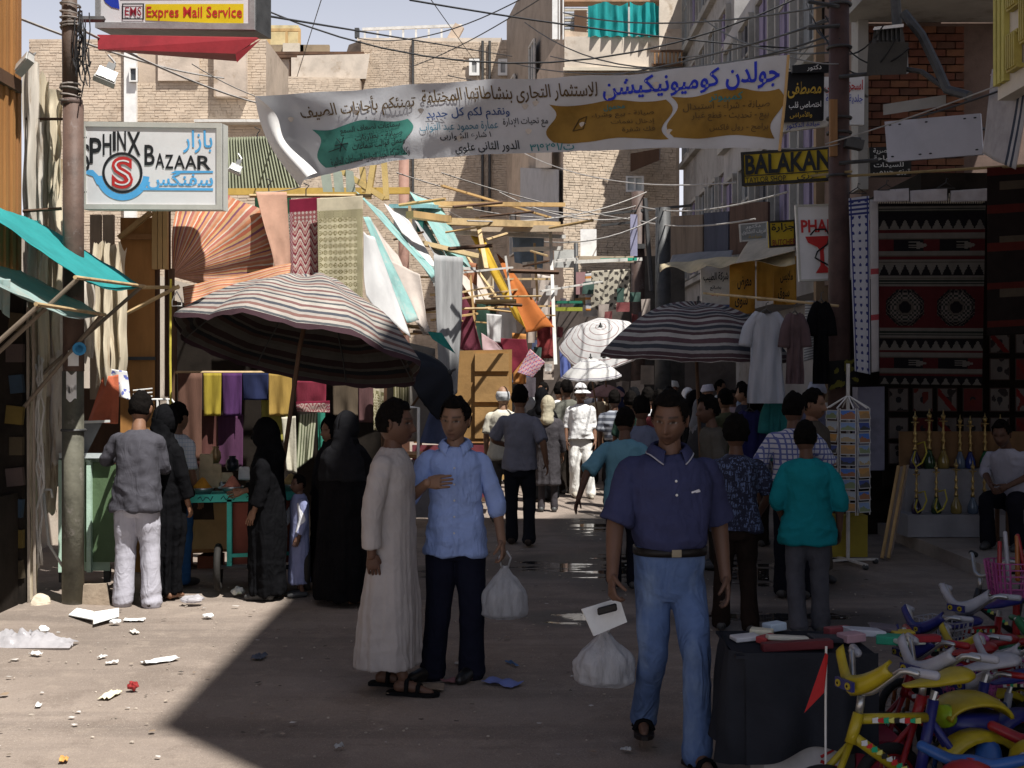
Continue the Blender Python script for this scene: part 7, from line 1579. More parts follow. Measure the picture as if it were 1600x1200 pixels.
# far crowd under the right umbrella
far = [('woman in white headscarf under the dark umbrella', 1074, 20, 20, 1.66, dict(kind='abaya', mat=fab((.6, .6, .62))), hij(fab((.66, .66, .68)), len=1.15)), ('man in white robe standing sunlit at the right stalls', 1124, 24, 60, 1.78, dict(kind='robe', mat=fab((.72, .71, .68))), None), ('man in dark robe and white turban beside the white headscarf woman', 1106, 19.5, -160, 1.72, dict(kind='robe', mat=fab((.03, .03, .035))), dict(kind='turban', mat=fab((.5, .48, .55)))),
       ('dark haired man in pinkish shirt far right under umbrella', 1146, 21, -20, 1.62, dict(kind='shirt', mat=fab((.35, .27, .3))), None), ('man in dark shirt reaching left at the right stall edge', 1164, 18, -110, 1.74, dict(kind='shirt', mat=fab((.04, .04, .06))), None), ('woman in long beige robe at the far stalls', 1002, 23, 160, 1.72, dict(kind='robe', mat=fab((.45, .33, .24))), hij(fab((.1, .08, .07)), full=True)),
       ('man in pale shirt bending over goods left of dark umbrella', 1022, 20.5, 30, 1.6, dict(kind='shirt', mat=fab((.5, .5, .5))), None), ('woman in black robe under the middle of the dark umbrella', 1044, 18, 150, 1.7, dict(kind='abaya', mat=BLK), hij(full=True)), ('woman in black robe right of the dark umbrella pole', 1088, 16.5, -120, 1.66, dict(kind='abaya', mat=BLK), hij(full=True)),
       ('man in dark jacket at the far end of the street', 925, 24, 175, 1.75, dict(kind='shirt', mat=fab((.05, .05, .06))), None), ('man in blue shirt far left behind the white haired man', 742, 20, 10, 1.75, dict(kind='shirt', mat=fab((.1, .14, .26))), None), ('man in grey robe at the far cloth stalls', 830, 23, -30, 1.76, dict(kind='robe', mat=fab((.3, .3, .3))), None)]
far += [('man in sand coloured shirt behind the striped polo man', 938, 21.5, 170, 1.72, dict(kind='shirt', mat=fab((.4, .33, .24))), None), ('woman in dark blue veil between the small umbrella and dark umbrella', 968, 22.5, -170, 1.66, dict(kind='abaya', mat=fab((.02, .025, .06))), hij(fab((.02, .025, .06)), full=True)), ('man in white shirt under the left edge of the dark umbrella', 1012, 17.2, 175, 1.7, dict(kind='shirt', mat=fab((.5, .5, .52))), None),
        ('man in maroon shirt under the dark umbrella', 1030, 15.8, 160, 1.68, dict(kind='shirt', mat=fab((.12, .03, .035))), None), ('man in olive shirt right of the dark umbrella pole', 1134, 15.2, -150, 1.7, dict(kind='shirt', mat=fab((.09, .09, .05))), None), ('woman in grey headscarf beside the goods table', 1096, 14.6, 100, 1.6, dict(kind='abaya', mat=fab((.05, .05, .055))), hij(fab((.2, .2, .22)))),
        ('man in light blue robe far right of street', 1158, 22.5, 30, 1.76, dict(kind='robe', mat=fab((.35, .42, .55))), None), ('man in white turban at the far end', 1052, 24.5, 10, 1.76, dict(kind='robe', mat=fab((.45, .42, .38))), dict(kind='turban', mat=fab((.7, .7, .68)))), ('man in black shirt far behind the grey T-shirt man', 800, 21.5, 178, 1.74, dict(kind='shirt', mat=fab((.02, .02, .022))), None),
        ('woman in brown veil at the far left stalls', 768, 22.5, 120, 1.64, dict(kind='abaya', mat=fab((.12, .08, .06))), hij(fab((.12, .08, .06)), full=True)), ('man in beige shirt at the far left stalls', 850, 24.5, -60, 1.74, dict(kind='shirt', mat=fab((.5, .42, .32))), None), ('man in dark green shirt walking under the ringed umbrella', 985, 16.4, 165, 1.66, dict(kind='shirt', mat=fab((.03, .06, .045))), None), ('man in grey checked shirt behind the printed shirt man', 1180, 13.6, 150, 1.66, dict(kind='shirt', mat=checked((.3, .3, .32), (.08, .08, .1), 22, .3)), None)]
for i, (lb, px, d, yw, H, tp, hr) in enumerate(far):
    person(lb, atd(px, d), yw, H, (SK3, SK4, SK1)[i % 3], tp, None if tp['kind'] != 'shirt' else dict(mat=DARK), hair=hr, seed=40+i, vox=.022, shoes='shoe' if tp['kind'] == 'shirt' else None)
# ================================================================ RIGHT SHOP, TABLE, TOYS, LITTER
# ---- big woven rug
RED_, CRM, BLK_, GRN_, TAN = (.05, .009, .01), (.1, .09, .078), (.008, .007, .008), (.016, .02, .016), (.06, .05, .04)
def kilim(u, v):
    bands = [(.0, .02, 'b'), (.02, .05, 'g'), (.05, .08, 'b'), (.08, .15, 'tri'), (.15, .165, 'r'), (.165, .2, 'c'), (.2, .265, 'hand'), (.265, .295, 'c'), (.295, .31, 'r'), (.31, .33, 'c'), (.33, .4, 'tri2'), (.4, .415, 'c'), (.415, .45, 'g'), (.45, .46, 'c'), (.46, .69, 'med'), (.69, .7, 'c'), (.7, .73, 'g'), (.73, .745, 'c'), (.745, .81, 'tri'), (.81, .825, 'r'), (.825, .855, 'c'), (.855, .91, 'hand'), (.91, .94, 'c'), (.94, .955, 'r'), (.955, 1.01, 'tri')]
    for a, b, k in bands:
        if a <= v < b:
            t = (v-a)/(b-a)
            if k == 'b': return BLK_
            if k == 'g': return GRN_ if int(t*4) % 2 else CRM
            if k == 'r': return RED_
            if k == 'c': return CRM if t < .75 else TAN
            if k == 'tri': return CRM if t > abs((u*10) % 1-.5)*2*.85+.1 else BLK_
            if k == 'tri2': return BLK_ if t > abs((u*10) % 1-.5)*2*.85+.1 else CRM
            if k == 'hand':
                for c in (.37, .82):
                    x = (u-c)/.085
                    if abs(x) < 1 and abs(t-.5) < .28*(1 if x < .2 else 1.25-x) and not (x < -.1 and int((t-.2)*9) % 2): return CRM
                return BLK_ if int(u*7) % 3 else RED_
            if k == 'med':
                for c in (.25, .74):
                    x = abs(u-c)/.19; y = abs(t-.5)/.46; r = max(x, y, (x+y)/1.4)
                    if r < .3: return BLK_
                    if r < .42: return TAN
                    if r < .75: return GRN_ if (int(x*9)+int(y*9)) % 2 else (.1, .08, .07)
                    if r < .95: return TAN if (int(x*14)+int(y*14)) % 3 == 0 else BLK_
                return RED_
    return BLK_
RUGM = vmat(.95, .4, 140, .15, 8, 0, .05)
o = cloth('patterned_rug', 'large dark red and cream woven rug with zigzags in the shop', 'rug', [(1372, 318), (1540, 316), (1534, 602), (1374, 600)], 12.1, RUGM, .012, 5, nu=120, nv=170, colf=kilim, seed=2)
fr2 = MB()
for i in range(60): x = lerp(1373, 1538, i/59); fr2.bar(at(x, 318, 12.1), at(x+rng.uniform(-2, 2), 302+rng.uniform(-3, 3), 12.1), .006)
stuff(fr2.build('fringe', CREAM, o))
cloth('patterned_rug', 'narrow white cloth with blue flower print beside the dark pole', 'rug', [(1326, 310), (1358, 306), (1360, 585), (1336, 580)], 12.15, vmat(.9, .2, 120, .1), .02, 5, nu=30, nv=160, colf=lambda u, v: (.03, .04, .16) if (abs(u-.1) < .03 or abs(u-.9) < .03 or math.hypot((u*3) % 1-.5, (v*22) % 1-.5) < .2 or v < .1 and int(v*80) % 2) else (.42, .43, .48))
cloth('patterned_rug', 'thin pale woven strip left of the big rug', 'rug', [(1359, 312), (1374, 312), (1374, 580), (1362, 582)], 12.12, vmat(.9, .2, 120, .1), .01, 3, nu=6, nv=60, colf=lambda u, v: (.3, .05, .06) if .66 < v < .7 or .4 < v < .43 else (.38, .36, .36))
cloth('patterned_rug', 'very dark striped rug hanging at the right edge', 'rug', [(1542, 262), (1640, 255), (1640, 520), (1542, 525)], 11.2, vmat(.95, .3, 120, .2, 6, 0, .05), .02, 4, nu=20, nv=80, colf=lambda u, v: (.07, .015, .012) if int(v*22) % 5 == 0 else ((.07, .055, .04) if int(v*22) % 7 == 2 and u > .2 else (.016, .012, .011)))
for i, (x0, x1) in enumerate(((1365, 1420), (1422, 1480), (1485, 1545))):
    cloth('folded_cloth', ('pale fringed cloth folded over the rail above the big rug, left', 'pale fringed cloth folded over the rail above the big rug, middle', 'pale fringed cloth folded over the rail above the big rug, right')[i], 'cloth', [(x0, 298), (x1, 294), (x1, 314), (x0, 316)], 12.0, mat((.4, .38, .4), .9), .02, 12, nu=16, nv=6)
for i, (x, y) in enumerate(((1385, 285), (1478, 282), (1340, 290))): tag(MB().tube([at(x-14, y+12, 12), at(x, y+3, 12), at(x+14, y+12, 12), at(x-14, y+12, 12)], .006, 5).tube([at(x, y+3, 12), at(x+1, y-4, 12), at(x+4, y-2, 12)], .005, 5).build('coat_hanger', WIRE), 'empty dark coat hanger, %s above the big rug' % ('left', 'right', 'far left')[i], 'hanger')
for i, (a, b) in enumerate((((1325, 275, 12.5), (1610, 258, 11)), ((1205, 282, 14), (1330, 268, 12.4)))): tag(MB().tube([at(*a), at(*b)], .014, 6).build('hanging_rail', mat((.25, .18, .08), .6)), ('thin rail across the carpet shop front', 'thin rail below the yellow tailor sign')[i], 'rail')
# ---- grid of small woven pictures
def pict(k):
    def f(u, v):
        if u < .06 or u > .94 or v < .05 or v > .95: return (.07, .05, .045)
        a = noise.noise((u*2.4+k*5, v*2.4, k)); r = math.hypot(u-.5, v-.5)
        if k % 3 == 0 and abs(u-v+.1) < .16: return (.16, .02, .02)
        if a > .25: return (.13, .03, .025) if k % 2 else (.04, .035, .035)
        if r < .13: return (.03, .03, .035)
        return (.16, .14, .13) if k % 4 != 3 else (.12, .03, .03)
    return f
k = 0
for j, (y0, y1) in enumerate(((517, 552), (560, 594), (606, 643), (652, 686), (692, 725))):
    for i, x0 in enumerate((1388, 1426, 1464, 1504, 1546, 1586)):
        if j < 2 and x0 < 1540: continue
        q = qpx((x0, y0), (x0+31, y0), (x0+31, y1), (x0, y1), 13.9)
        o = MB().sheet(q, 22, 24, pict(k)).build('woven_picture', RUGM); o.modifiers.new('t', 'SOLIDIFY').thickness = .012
        tag(o, 'small woven picture, row %s column %s of the dark shop display' % (('one', 'two', 'three', 'four', 'five')[j], ('one', 'two', 'three', 'four', 'five', 'six')[i]), 'rug', 'small woven pictures in the shop'); k += 1
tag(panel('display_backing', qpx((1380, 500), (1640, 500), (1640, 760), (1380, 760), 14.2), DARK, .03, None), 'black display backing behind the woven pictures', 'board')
# ---- low white plinth and water pipes
pl = thing('display_plinth', 'low stepped white plinth carrying the water pipes', 'plinth', Vector((4.9, 13.4, .13)))
MB().hexa([(4.08, 13.2, .14), (6.5, 13.2, .14), (6.5, 13.75, .14), (4.08, 13.75, .14), (4.08, 13.2, .37), (6.5, 13.2, .37), (6.5, 13.75, .37), (4.08, 13.75, .37)]).build('step', mat((.27, .265, .285), .7, .12), pl)
MB().hexa([(4.15, 13.5, .37), (6.5, 13.5, .37), (6.5, 13.75, .37), (4.15, 13.75, .37), (4.15, 13.5, .82), (6.5, 13.5, .82), (6.5, 13.75, .82), (4.15, 13.75, .82)]).build('step', mat((.27, .265, .285), .7, .12), pl)
MB().box((5.3, 13.72, 1.02), (2.3, .04, .38)).build('back_board', mat((.2, .11, .05), .7), pl)
BRASS = mat((.42, .3, .12), .35, .15, 8, .1, 40, metal=.85)
def glass(c): return mat(c, .12, .1, 5, 0, spec=.7)
def hookah(x, y, z, s, gc, label, hose=None):
    h = thing('water_pipe', label, 'water pipe', (x, y, z), 0, 'brass water pipes on the plinth')
    def P(prof): return MB().lathe([(r*s, t*s) for r, t in prof], (0, 0, 0), 14)
    P([(.055, 0), (.07, .02), (.068, .1), (.03, .19), (.022, .22)]).build('vase', gc, h, True, local=True)
    P([(.024, .22), (.03, .24), (.018, .26), (.018, .31), (.032, .33), (.018, .35), (.014, .4), (.026, .43), (.014, .45), (.012, .52), (.02, .54), (.01, .56)]).build('stem', BRASS, h, True, local=True)
    P([(.045, .555), (.05, .56), (.048, .57), (.012, .572)]).build('tray', BRASS, h, True, local=True)
    P([(.012, .572), (.022, .6), (.03, .63), (.025, .632), (.008, .66), (.006, .7)]).build('bowl', BRASS, h, True, local=True)
    if hose: MB().tube([(.02*s, -.02, .3*s), (.09*s, -.06, .33*s), (.11*s, -.08, .2*s), (.05*s, -.1, .08*s), (-.03*s, -.1, .03*s), (-.06*s, -.09, .1*s), (-.03*s, -.09, .22*s)], .009, 6).build('hose', hose, h, True, local=True)
    return h
YH = mat((.5, .42, .05), .6)
gl = [(.02, .05, .02), (.03, .02, .06), (.01, .12, .04), (.02, .04, .2), (.1, .14, .2), (.25, .18, .05)]; nm = ['dark', 'violet', 'green', 'blue', 'pale blue', 'amber']
for i, (px, row) in enumerate(((1432, 0), (1463, 0), (1494, 0), (1520, 0), (1538, 0), (1583, 0), (1430, 1), (1452, 1), (1474, 1), (1500, 1), (1516, 1), (1539, 1), (1563, 1))):
    y, z = (13.32, .37) if row == 0 else (13.6, .82); x = (px-800)/F*y
    hookah(x, y, z, (.78, .86)[row]*rng.uniform(.92, 1.06), glass(gl[(i*5+1) % 6]), 'brass water pipe with %s glass base, number %s from left on the %s step' % (nm[(i*5+1) % 6], ('one', 'two', 'three', 'four', 'five', 'six', 'seven')[i % 6 if row == 0 else i-6], ('lower', 'upper')[row]), YH if i in (0, 1, 6) else None)
# chair for the seated man
stl = thing('stool', 'low wooden stool under the seated man', 'stool', (*atd(1590, 12.75), .13)); MB().box((0, 0, .42), (.36, .34, .04)).build('seat', WOOD_D, stl, local=True)
for a in (-1, 1):
    for b in (-1, 1): MB().box((a*.15, b*.14, .2), (.035, .035, .4)).build('leg', WOOD_D, stl, local=True)
# ---- postcard rack
rb_ = gnd(1325, 884); pr = thing('postcard_rack', 'revolving white wire postcard rack in front of the rug shop', 'rack', rb_)
MB().tube([rb_+V((0, 0, .05)), rb_+V((0, 0, 1.92))], .018, 8).build('post', DIRTYW, pr)
for a in (0, 1.57, 3.14, 4.71): MB().bar(rb_+V((0, 0, .06)), rb_+V((.32*math.cos(a+.3), .32*math.sin(a+.3), .05)), .03, .02).build('foot', DIRTYW, pr)
for a in (.3, 1.87, 3.44, 5.01): MB().ball(rb_+V((.3*math.cos(a), .3*math.sin(a), .03)), .03, 8, 6).build('caster', IRON, pr)
for a in (0, .785, 1.57, 2.36): MB().tube([rb_+V((-.2*math.cos(a), -.2*math.sin(a), 1.5)), rb_+V((0, 0, 1.62)), rb_+V((.2*math.cos(a), .2*math.sin(a), 1.5))], .007, 5).build('top_wire', WHITE, pr)
yb_ = MB().box(rb_+V((.02, .28, .26)), (.42, .25, .4)).build('yellow_bin', mat((.3, .24, .03), .7)); tag(yb_, 'yellow bin standing behind the postcard rack', 'bin')
CARD = vmat(.5, 0, 50, .05, 5, 0, .4)
def card(k):
    skyc = [(.05, .16, .5), (.2, .3, .5), (.4, .45, .5), (.5, .25, .06), (.03, .06, .25)][k % 5]; lo = [(.35, .2, .07), (.3, .12, .05), (.4, .3, .15), (.03, .03, .03), (.2, .25, .12)][(k*3+1) % 5]; hz = .35+.3*((k*37 % 10)/10)
    def f(u, v):
        if u < .06 or u > .94 or v < .08 or v > .92: return (.42, .42, .41)
        return lo if v > hz+.12*math.sin(u*7+k)+.1*noise.noise((u*5, k, 1)) else skyc
    return f
k = 0; cm_ = {}
for side, a in ((0, R(255)), (1, R(300)), (2, R(210))):
    d_ = V((math.cos(a), math.sin(a), 0)); t_ = V((-math.sin(a), math.cos(a), 0)); ctr = rb_+d_*.19
    MB().bar(ctr+t_*.09+V((0, 0, .5)), ctr+t_*.09+V((0, 0, 1.5)), .008).build('side_wire', WHITE, pr); MB().bar(ctr-t_*.09+V((0, 0, .5)), ctr-t_*.09+V((0, 0, 1.5)), .008).build('side_wire', WHITE, pr)
    for j in range(9):
        z = 1.44-j*.108; hh = .085 if (j+side) % 3 else .1; cc = ctr+d_*.012+V((0, 0, z))
        q = quad(cc-t_*.075+V((0, 0, hh/2))+d_*0, cc+t_*.075+V((0, 0, hh/2)), cc+t_*.075+V((0, 0, -hh/2))+d_*.02, cc-t_*.075+V((0, 0, -hh/2))+d_*.02)
        o = MB().sheet(q, 14, 10, card(k+side*4)).build('postcard', CARD); tag(o, 'postcard with %s picture, slot %s of the %s rack face' % (('blue sky', 'pale sky', 'grey sky', 'orange sky', 'dark blue')[(k+side*4) % 5], ('one', 'two', 'three', 'four', 'five', 'six', 'seven', 'eight', 'nine')[j], ('near', 'right', 'left')[side]), 'postcard', 'postcards in the rack'); k += 1
lb = thing('leaning_board', 'wooden sandwich board leaning beside the postcard rack', 'board', gnd(1385, 872)); MB().hexa([at(1375, 870, 12.5), at(1392, 868, 12.4), at(1394, 868, 12.45), at(1377, 870, 12.55), at(1404, 730, 12.9), at(1420, 726, 12.8), at(1421, 726, 12.85), at(1405, 730, 12.95)]).build('board', mat((.3, .24, .2), .8), lb, fixn=True)
for x in (1378, 1388): MB().bar(at(x, 872, 12.4), at(x+26, 728, 12.8), .025).build('leg', WOOD_L, lb)
tag(panel('glass_case', qpx((1340, 605), (1382, 604), (1382, 735), (1340, 735), 13.2), mat((.2, .2, .27), .25, .2, 3, 0), .2, None), 'grey glass display case behind the postcard rack', 'case')
# ---- hanging dresses at the right
def garment(label, px0, px1, py0, py1, d, m, sl=.2):
    g = thing('hanging_dress', label, 'dress', at((px0+px1)/2, py1, d)); cx = (px0+px1)/2; w = (px1-px0)/2
    def fn(u, v):
        a = u*2*math.pi; wd_ = (.62+.38*sstep(0, .12, v)) if v < .12 else lerp(.8, 1.0, v); p = at(cx+w*wd_*math.cos(a)*(1+.05*math.sin(v*9)), lerp(py0, py1, v)+(6*(1-abs(math.cos(a))) if v < .02 else 0), d); p.y += .07*math.sin(a)+.02*math.sin(a*7+v*3)*v+.02*noise.noise((math.cos(a)*3, math.sin(a)*3, v*4)); return p
    MB().sheet(fn, 60, 30).build('body', m, g, True)
    for s in (-1, 1): mb = MB().limb([at(cx+s*w*.5, py0+8, d), at(cx+s*w*.95, py0+28, d), at(cx+s*w*1.15, py0+55, d)], [.05, .06, .065], 12, 4, flat=True); mb.build('sleeve', m, g, True)
    MB().tube([at(cx-w*.5, py0+6, d), at(cx, py0-3, d), at(cx+w*.5, py0+6, d)], .008, 5).tube([at(cx, py0-3, d), at(cx, py0-12, d), at(cx+4, py0-14, d)], .005, 5).build('hanger', IRON, g)
garment('pale grey long shirt on a hanger right of the dark umbrella', 1168, 1226, 486, 630, 12.2, mat((.4, .42, .47), .9, .1, 4, .3, 60, stretch=(3, 3, .4)))
garment('dull purple brown dress on a hanger beside the pale long shirt', 1228, 1256, 488, 600, 12.0, mat((.1, .065, .07), .9, .2))
garment('dark blue dress with beaded neck behind the printed shirt man', 1150, 1192, 640, 740, 12.6, mat((.02, .02, .1), .9, .2))
garment('teal long dress on a hanger left of the checked shirt man', 1196, 1224, 622, 720, 12.4, mat((.02, .16, .16), .9, .2))
garment('black dress hanging in front of the dark pole', 1270, 1296, 470, 600, 12.2, BLK)
tag(MB().tube([at(1100, 458, 14), at(1190, 466, 12.8), at(1310, 478, 12.2)], .014, 6).build('hanging_rail', BAMBOO), 'bamboo rail that the pale long shirt hangs from', 'rail')
tag(MB().tube([at(1172, 621, 12.3), at(1230, 628, 12.2)], .008, 6).build('hanging_rail', WHITE), 'short white rail below the pale long shirt', 'rail')
cloth('dark_cloth', 'black cloth with green leaf print below the dark pole', 'cloth', [(1290, 565), (1345, 560), (1340, 600), (1295, 610)], 12.3, vmat(.9, .2, 100, .1), .03, 6, nu=30, nv=24, colf=lambda u, v: (.12, .11, .02) if noise.noise((u*4, v*4, 8)) > .15 else (.012, .012, .012))
cloth('white_shutter', 'sunlit white slatted shutter behind the hanging dresses', 'shutter', [(1258, 470), (1274, 470), (1274, 560), (1256, 565)], 15, vmat(.8, 0), .0, 3, nu=2, nv=44, colf=lambda u, v: (.3, .3, .3) if int(v*44) % 2 else (.72, .72, .7))
# goods tables at the right stalls
for i, (px, d, w, lb) in enumerate(((1060, 15, .9, 'goods table under the dark umbrella'), (1120, 17, 1.0, 'goods table behind the dark umbrella'), (1010, 20.5, .9, 'goods table left of the dark umbrella'), (945, 22.5, .9, 'goods table behind the small white umbrella'))):
    x = (px-800)/F*d; t = thing('goods_table', lb, 'table', (x, d, 0)); MB().box((x, d, .78), (w, .6, .05)).build('tabletop', WOOD, t)
    for a in (-1, 1):
        for b in (-1, 1): MB().box((x+a*(w/2-.06), d+b*.24, .38), (.05, .05, .76)).build('leg', WOOD_D, t)
    for k in range(7):
        o = MB().box((x-w/2+.1+k*(w-.2)/6, d+rng.uniform(-.18, .18), .84), (.13, .2, .08), (0, 0, rng.uniform(-.4, .4))).build('folded_garment', mat(BITS[(k+i*2) % 9], .9)); o.modifiers.new('b', 'BEVEL').width = .02; tag(o, 'folded %s garment on the %s' % (CN[(k+i*2) % 9], lb), 'garment', 'folded garments on the goods tables')

# ---- trestle table with dark blue cloth, boxes under it
TD = 5.6
tt = thing('goods_table', 'trestle table draped with dark blue cloth, bottom right', 'table', (atd(1290, TD)[0], TD, 0))
TC = mat((.028, .03, .037), .95, .15, 3, .3, 120, spec=.03)
xl, xr = atd(1133, TD)[0], atd(1345, TD)[0]; zt = .635
MB().box(((xl+xr)/2, TD, zt-.03), (xr-xl-.14, .42, .03)).build('tabletop', WOOD, tt)
def drape(u, v):
    # u runs round left side and front, v down
    path = [(xl+.02, TD+.26), (xl-.02, TD-.2), (xl+.04, TD-.27), (xr, TD-.27)]; L = [0, .46, .55, .55+xr-xl]; s = u*L[-1]
    for i in range(3):
        if s <= L[i+1]: t = (s-L[i])/(L[i+1]-L[i]); x = lerp(path[i][0], path[i+1][0], t); y = lerp(path[i][1], path[i+1][1], t); break
    fold = .03*math.sin(s*21+2*noise.noise((s*3, v, 1)))+.035*noise.noise((s*6, v*1.5, 3)); out = sstep(0, .12, v)
    nx, ny = (-1, 0) if i == 0 else ((-.7, -.7) if i == 1 else (0, -1))
    hang = .44+.05*math.sin(s*5)+.04*noise.noise((s*3, 0, 2))
    w_ = .25+1.1*v; return V((x+nx*(fold*w_+.015*v)*out, y+ny*(fold*w_+.03*v)*out, zt-hang*v+.012*(1-out)))
o = MB().sheet(drape, 110, 26).build('tablecloth', TC, None, True); tag(o, 'dark blue cloth hanging over the goods table front', 'tablecloth')
MB().hexa([(xl, TD-.27, zt-.012), (xr, TD-.27, zt-.012), (xr, TD+.26, zt-.012), (xl, TD+.26, zt-.012), (xl, TD-.27, zt), (xr, TD-.27, zt), (xr, TD+.26, zt), (xl, TD+.26, zt)]).build('cloth_top', TC, o)
for a in (xl+.2, xr-.1):
    for b in (-.18, .18): MB().box((a, TD+b, (zt-.05)/2), (.04, .04, zt-.05)).build('leg', IRON, tt)
bx_ = thing('cardboard_box', 'white carton with red lettering under the goods table', 'box', (xl+.27, TD-.08, 0)); bq = quad((xl+.12, TD-.25, .3), (xl+.45, TD-.25, .3), (xl+.45, TD-.25, .0), (xl+.12, TD-.25, .0))
panel('carton', bq, mat((.5, .48, .47), .85), .3, bx_)
for pts in ([(.72, .1), (.92, .18), (.72, .3)], [(.72, .36), (.92, .45)], [(.92, .36), (.72, .48)], [(.72, .58), (.82, .66), (.92, .56), (.92, .74)]): MB().tube([bq(u, v)+V((0, -.004, 0)) for u, v in pts], .007, 4).build('lettering', RED, bx_)
tag(MB().box((xl+.62, TD-.05, .13), (.2, .3, .26)).build('cardboard_box', mat((.3, .03, .06), .8)), 'dark red carton beside the white carton', 'box')
papers = [(1165, 1000, .12, .08, (.6, .6, .62), .25), (1190, 995, .1, .07, (.7, .66, .5), -.3), (1210, 990, .09, .07, (.5, .6, .7), .5), (1230, 1005, .18, .05, (.6, .58, .5), .1), (1262, 1006, .16, .05, (.55, .5, .4), -.06), (1245, 1010, .3, .06, (.12, .015, .02), 0), (1290, 1004, .14, .09, (.03, .03, .04), .2), (1350, 998, .16, .12, (.5, .52, .58), .1), (1395, 1002, .14, .08, (.03, .3, .18), -.3), (1410, 996, .1, .06, (.5, .36, .04), .1), (1440, 1004, .16, .05, (.3, .02, .03), .15), (1330, 1004, .1, .08, (.45, .28, .32), .4), (1420, 1004, .13, .07, (.5, .55, .5), .3), (1200, 1003, .1, .06, (.4, .05, .05), .7), (1310, 995, .12, .06, (.25, .05, .06), .3), (1380, 993, .12, .1, (.12, .1, .12), -.2)]
for i, (px, py, w, d_, c, rz) in enumerate(papers):
    y = TD+.22-(py-990)*.019; x = atd(px, y)[0]; o = MB().box((0, 0, .012+.006*(i % 4)), (w, d_, .02+.008*(i % 3)), (rng.uniform(-.06, .06), rng.uniform(-.08, .08), rz)).build('small_packet', mat(c, .6), None, local=True); o.location = (x, y, zt+.004)
    o.modifiers.new('b', 'BEVEL').width = .004; tag(o, ('%s packet lying on the blue clothed table, place %s from left' % (('white', 'cream', 'light blue', 'beige', 'tan', 'long dark red', 'black', 'pale grey', 'green', 'yellow', 'bright red', 'pink', 'mint', 'small red', 'maroon', 'charcoal')[i], i+1)).replace(', place %s from left' % (i+1), ''), 'packet', 'packets on the blue clothed table')

# ---- children's bikes and tricycles
def plas(c): return mat(tuple(x*.68 for x in c), .36, .15, 9, .06, 30, spec=.45)
PY, PB, PR, PG, PW, PK, PT = plas((.55, .42, .02)), plas((.025, .03, .2)), plas((.38, .015, .02)), plas((.01, .14, .05)), plas((.5, .5, .55)), plas((.5, .1, .32)), plas((.03, .12, .4))
RUB = mat((.012, .012, .013), .7, .2, 10, .4, 60)
def wheel(root, c, r, ax, rim_m, w=.022):
    c = V(c); t = MB().torus(c, r-w, w, ax, 32, 10).build('wheel', RUB, root, True, local=True)
    MB().torus(c, r-2*w, w*.42, ax, 28, 6).build('rim', rim_m, t, True, local=True)
    ax = V(ax).normalized(); u = ax.orthogonal().normalized(); v = ax.cross(u)
    sp_ = MB()
    for k in range(12): a = 2*math.pi*k/12; sp_.tube([c, c+(u*math.cos(a)+v*math.sin(a))*(r-2*w)], .0022, 4)
    stuff(sp_.build('spokes', STEEL, t, local=True)); MB().tube([c-ax*.03, c+ax*.03], .016, 8).build('hub', STEEL, t, local=True)
